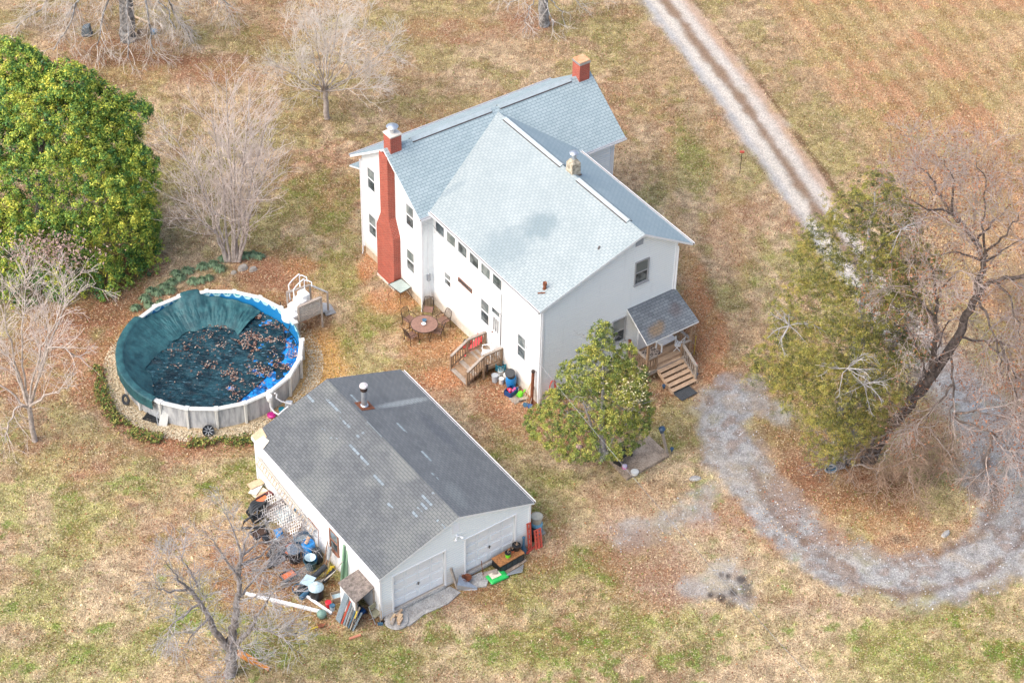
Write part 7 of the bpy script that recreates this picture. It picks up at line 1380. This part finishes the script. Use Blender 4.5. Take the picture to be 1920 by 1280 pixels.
# --- garage front
def slab_on_ground(name, P, label, m_=m_conc, h=.06):
    P = [np.array(GL(u, v, 0)) for u, v in P]; c_ = sum(P)/len(P); mb = MB(); mb.hexa([tuple(p-c_-np.array([0, 0, .1])) for p in P], [tuple(p-c_+np.array([0, 0, h])) for p in P], m_); return simple(name, mb, label, 'concrete slab', c_)
slab_on_ground('concrete_apron', [(.55, 10.68), (3.55, 10.68), (3.75, 11.25), (2.9, 11.5), (1.7, 11.42), (.8, 11.62), (.4, 11.3)], 'rough broken concrete apron before the left garage door')
slab_on_ground('concrete_apron', [(4.4, 10.72), (5.2, 10.75), (5.25, 11.3), (4.9, 11.6), (4.45, 11.35)], 'small rough concrete patch before the right garage door')
slab_on_ground('concrete_apron', [(6.1, 10.9), (7.3, 10.9), (7.3, 11.35), (6.0, 11.5)], 'tan stained concrete strip under the rusty topped cabinet', m_concb, .05)
t = gthing('wood_scraps', 'little heap of sawn timber blocks on a round base at the garage corner', 'timber blocks', .5, 11.05, .06); mb = MB(); mb.lathe([(.55, 0), (.52, .06), (0, .07)], 18, m=m_conc); mb.build('base', None, t)
for k, (x, y, a_, b_, c_, m_) in enumerate(((-.1, .1, .3, .12, .14, m_woodl), (.1, -.12, .28, .16, .2, m_woodl), (.25, .15, .4, .1, .1, m_tread), (-.25, -.1, .24, .14, .1, m_woodg), (.0, -.3, .3, .12, .12, m_tread))): mb = MB(); mb.bar((x-a_/2, y-.1, .1+c_/2+.02*k), (x+a_/2, y+.1, .1+c_/2+.02*k), b_, c_, m_); mb.build('block', None, t)
b_ = np.array(GL(3.78, 10.98)); tp = np.array(GL(3.60, 10.72, 1.2))-b_; mb = MB(); mb.bar((0, 0, 0), tuple(tp), .12, .08, m_woodg); simple('timber_post', mb, 'weathered square post leaning between the two garage doors', 'post', b_)
mb = MB(); mb.hexa([(-.25, -.1, 0), (.45, -.55, 0), (.55, -.45, 0), (.1, .3, 0)], [(-.25, -.05, .3), (.5, -.55, .03), (.55, -.48, .03), (.1, .3, .4)], m_metal); simple('metal_scoop', mb, 'bent sheet metal scoop on the ground between the garage doors', 'metal scrap', GL(3.98, 10.95), GA)
t = gthing('rusty_basket', 'crumpled rusty wire basket beside the metal scoop', 'basket', 4.35, 10.85); mb = MB(); mb.lathe([(.1, 0), (.2, .25), (.24, .3), (.19, .28), (0, .05)], 9, m=m_rust); mb.tube([(-.2, 0, .3), (-.22, .05, .6)], .015, 5, m_rust); mb.build('body', None, t)
t = gthing('cabinet', 'low black cabinet lying flat with a rust stained orange top', 'cabinet', 6.5, 11.0, .08, .05); mb = MB(); mb.box(-.68, .68, -.3, .3, 0, .42, m_dark); mb.build('body', None, t); mb = MB(); mb.box(-.70, .70, -.32, .32, .42, .46, m_rustor); mb.build('top', None, t)
for k in range(4): mb = MB(); mb.box(-.62+.32*k, -.36+.32*k, -.318, -.30, .06, .34, M('cabinet_face', (.035, .05, .055), .5, .3)); mb.build('drawer', None, t)
zc = .545
for (u, v, r_, h_, m_, lab) in ((6.45, 11.05, .14, .28, m_lime, 'lime green pot with black rim on the rusty topped cabinet'), (6.78, 10.93, .10, .2, m_terr, 'small brown pot in the middle of the cabinet top'), (7.02, 10.9, .19, .3, m_dark, 'large black pot of dead stems at the right end of the cabinet')):
    t = gthing('flower_pot', lab, 'pot', u, v, zc, 0, 'pots on the cabinet'); mb = MB(); mb.lathe([(r_*.75, 0), (r_, h_*.8)], 16, m=m_); mb.lathe([(r_*1.05, h_*.78), (r_*1.08, h_), (r_*.9, h_), (r_*.9, h_*.85), (0, h_*.85)], 16, m=m_dark); mb.build('body', None, t, smooth=True); mb = MB(); [mb.tube([(0, 0, h_*.8), (rng.uniform(-.1, .1), rng.uniform(-.1, .1), h_+rng.uniform(.04, .14))], .012, 4, m_tread) for _ in range(6)]; mb.build('dead_stem', None, t)
t = gthing('toy_guitar', 'slate blue guitar shaped toy leaning right of the cabinet', 'toy', 7.48, 10.82, 0); mb = MB(); mb.lathe([(0, 0), (.14, .03), (.16, .2), (.09, .36), (.06, .42), (.055, .9), (.08, .98), (0, 1.0)], 12, m=m_slate); mb.build('body', None, t, smooth=True)
t = gthing('steel_ramp', 'pair of faded red steel ramps standing at the garage right corner', 'ramp', 7.95, 10.78)
for (x, dy, h_) in ((-.22, 0, 1.55), (.12, -.1, 1.0), (.28, -.12, 1.0)): mb = MB(); mb.bar((x, dy-.12, 0), (x+.05, dy+.12, h_), .07, .05, m_redp); mb.bar((x+.14, dy-.12, 0), (x+.19, dy+.12, h_), .07, .05, m_redp); [mb.bar((x, dy-.12+.24*f, h_*f), (x+.16, dy-.12+.24*f, h_*f), .05, .04, m_redp) for f in np.linspace(.05, .98, 6)]; mb.build('ramp_frame', None, t)
mb = MB(); mb.bar((-.4, -.2, .03), (.5, .05, .03), .1, .05, m_redp); mb.build('foot', None, t)
t = gthing('drum', 'pale blue drum with an open cream bucket on top at the garage right side', 'drum', 8.72, 10.15); mb = MB(); mb.lathe([(.22, .06), (.25, .1), (.26, .62), (.24, .66), (0, .66)], 20, m=M('light_blue_drum', (.18, .42, .58), .4, .12)); mb.build('body', None, t, smooth=True)
bucket(0, 0, .27, .38, M('cream_bucket', (.52, .48, .38), .5, .15), 'large open cream bucket standing on the pale blue drum', handle=False).location = GL(8.72, 10.12, .66)
mb = MB(); mb.box(-.3, .3, -.3, .3, 0, .06, m_woodg); simple('pallet_board', mb, 'square grey boards under the pale blue drum', 'board', GL(8.72, 10.15), GA)
bucket(0, 0, .22, .5, m_dark, 'black open bin between the red ramps and the pale blue drum', handle=False, name='bin', cat='bin').location = GL(8.3, 10.35)
mb = MB(); mb.box(-.35, .35, -.04, .04, 0, .9, m_rustor); o = simple('plywood_board', mb, 'rust stained plywood behind the cream bucket by the garage side', 'board', GL(8.4, 9.75), GA+.2)
t = gthing('soil_bag', 'bright green plastic bag with a pale printed panel lying flat', 'bag', 5.6, 11.42, .06, -.05)
nx_, ny_ = 26, 18; X2, Y2 = np.meshgrid(np.linspace(-.46, .46, nx_), np.linspace(-.28, .28, ny_)); Z2 = .13*np.sqrt(np.clip((1-(X2/.47)**4)*(1-(Y2/.29)**4), 0, 1))+.02*fbm(X2*6, Y2*6, 1, 5)
o = grid_mesh('bag_body', (X2, Y2), Z2, np.ones_like(Z2, bool), m_bagg, parent=t); o2 = grid_mesh('printed_panel', (X2*.55-.08, Y2*.6+.04), Z2*.0+np.interp(0, [0], [.155]), np.ones_like(Z2, bool), m_paper, parent=t)
mb = MB(); mb.box(-.42, .42, -.3, .22, 0, .03, m_bagg); mb.build('bag_underside', None, t)
for k in range(5):
    b_ = np.array(GL(5.1+.1*k, 11.62-.03*k, .05+.01*k)); p1 = np.array(GL(7.0-.08*k, 11.5+.09*k, .07+.02*k))-b_; mb = MB(); mb.tube([(0, 0, 0), tuple(p1*.5+np.array([0, 0, .03])), tuple(p1)], .022, 6, (m_metal, m_grey)[k % 2]); simple('conduit', mb, 'grey metal conduit under the green bag, %s of the fanned bundle' % ('nearest the lawn', 'second nearest the lawn', 'in the middle', 'second nearest the cabinet', 'nearest the cabinet')[4-k], 'pipe', b_, group='metal conduits under the green bag')
mb = MB(); mb.bar((0, 0, 0), (.55, -.35, .22), .28, .04, m_woodg); simple('board', mb, 'weathered grey board propped left of the black cabinet', 'board', GL(5.15, 10.95, .05), GA); mb = MB(); mb.tube([(0, 0, 0), (-.05, .1, .95)], .018, 5, m_rust); simple('rebar', mb, 'thin rusty rod standing between the doors and the cabinet', 'rod', GL(5.15, 11.0), GA)

# ---- more of the heap by the garage wall
for k, (u, v, z, w_, d_, h_, m_, nm, cat, lab) in enumerate((
    (-1.75, 3.1, 0, .5, .35, .14, m_dark, 'seed_tray', 'tray', 'black seed tray on the leaves below the coiled drain pipe'),
    (-1.15, 4.75, 0, .55, .4, .22, m_blackr, 'mixing_trough', 'trough', 'low black mixing trough between the blue bucket and the lidded bin'),
    (-.45, 4.7, 0, .5, .4, .5, m_slate, 'storage_crate', 'crate', 'slate blue crate against the wall left of the blue barrel'),
    (-1.95, 5.0, 0, .45, .3, .16, m_grey, 'plastic_tray', 'tray', 'grey plastic tray on the ground left of the lidded bin'),
    (-2.0, 6.1, 0, .5, .34, .15, m_dark, 'plastic_tray', 'tray', 'black plastic tray below the lidded bin toward the lawn'),
    (-.85, 8.5, 0, .5, .3, .3, m_box, 'carton', 'box', 'brown carton behind the red fuel jug'))):
    t = gthing(nm, lab, cat, u, v, z, .3*math.sin(k*2.3)); mb = MB()
    for (x0, x1, y0, y1) in ((-w_, w_, -d_, -d_+.03), (-w_, w_, d_-.03, d_), (-w_, -w_+.03, -d_, d_), (w_-.03, w_, -d_, d_)): mb.box(x0/1.4, x1/1.4, y0/1.4, y1/1.4, 0, h_, m_)
    mb.box(-w_/1.45, w_/1.45, -d_/1.45, d_/1.45, .0, .03, m_); mb.build('body', None, t); mb = MB(); mb.box(-w_/1.6, w_/1.6, -d_/1.6, d_/1.6, .03, h_*.5, (m_soil, m_terr, m_clear)[k % 3]); mb.build('contents', None, t)
for k, (u, v, R_, m_, lab) in enumerate(((-1.55, 4.55, .3, m_blackr, 'loose loops of thin black hose by the tilted blue bucket'), (-2.05, 7.0, .26, m_slate, 'loose loops of slate blue hose beside the wire mesh'), (-.55, 1.95, .22, m_grey, 'loose loops of grey hose above the lattice panel'))):
    mb = MB(); mb.tube([(R_*(1-.06*j/16)*math.cos(j*.39)*1.2, R_*math.sin(j*.39), .03+.01*(j//16)+.01*math.sin(j)) for j in range(50)], .018, 6, m_); simple('thin_hose', mb, lab, 'hose', GL(u, v), GA+k)
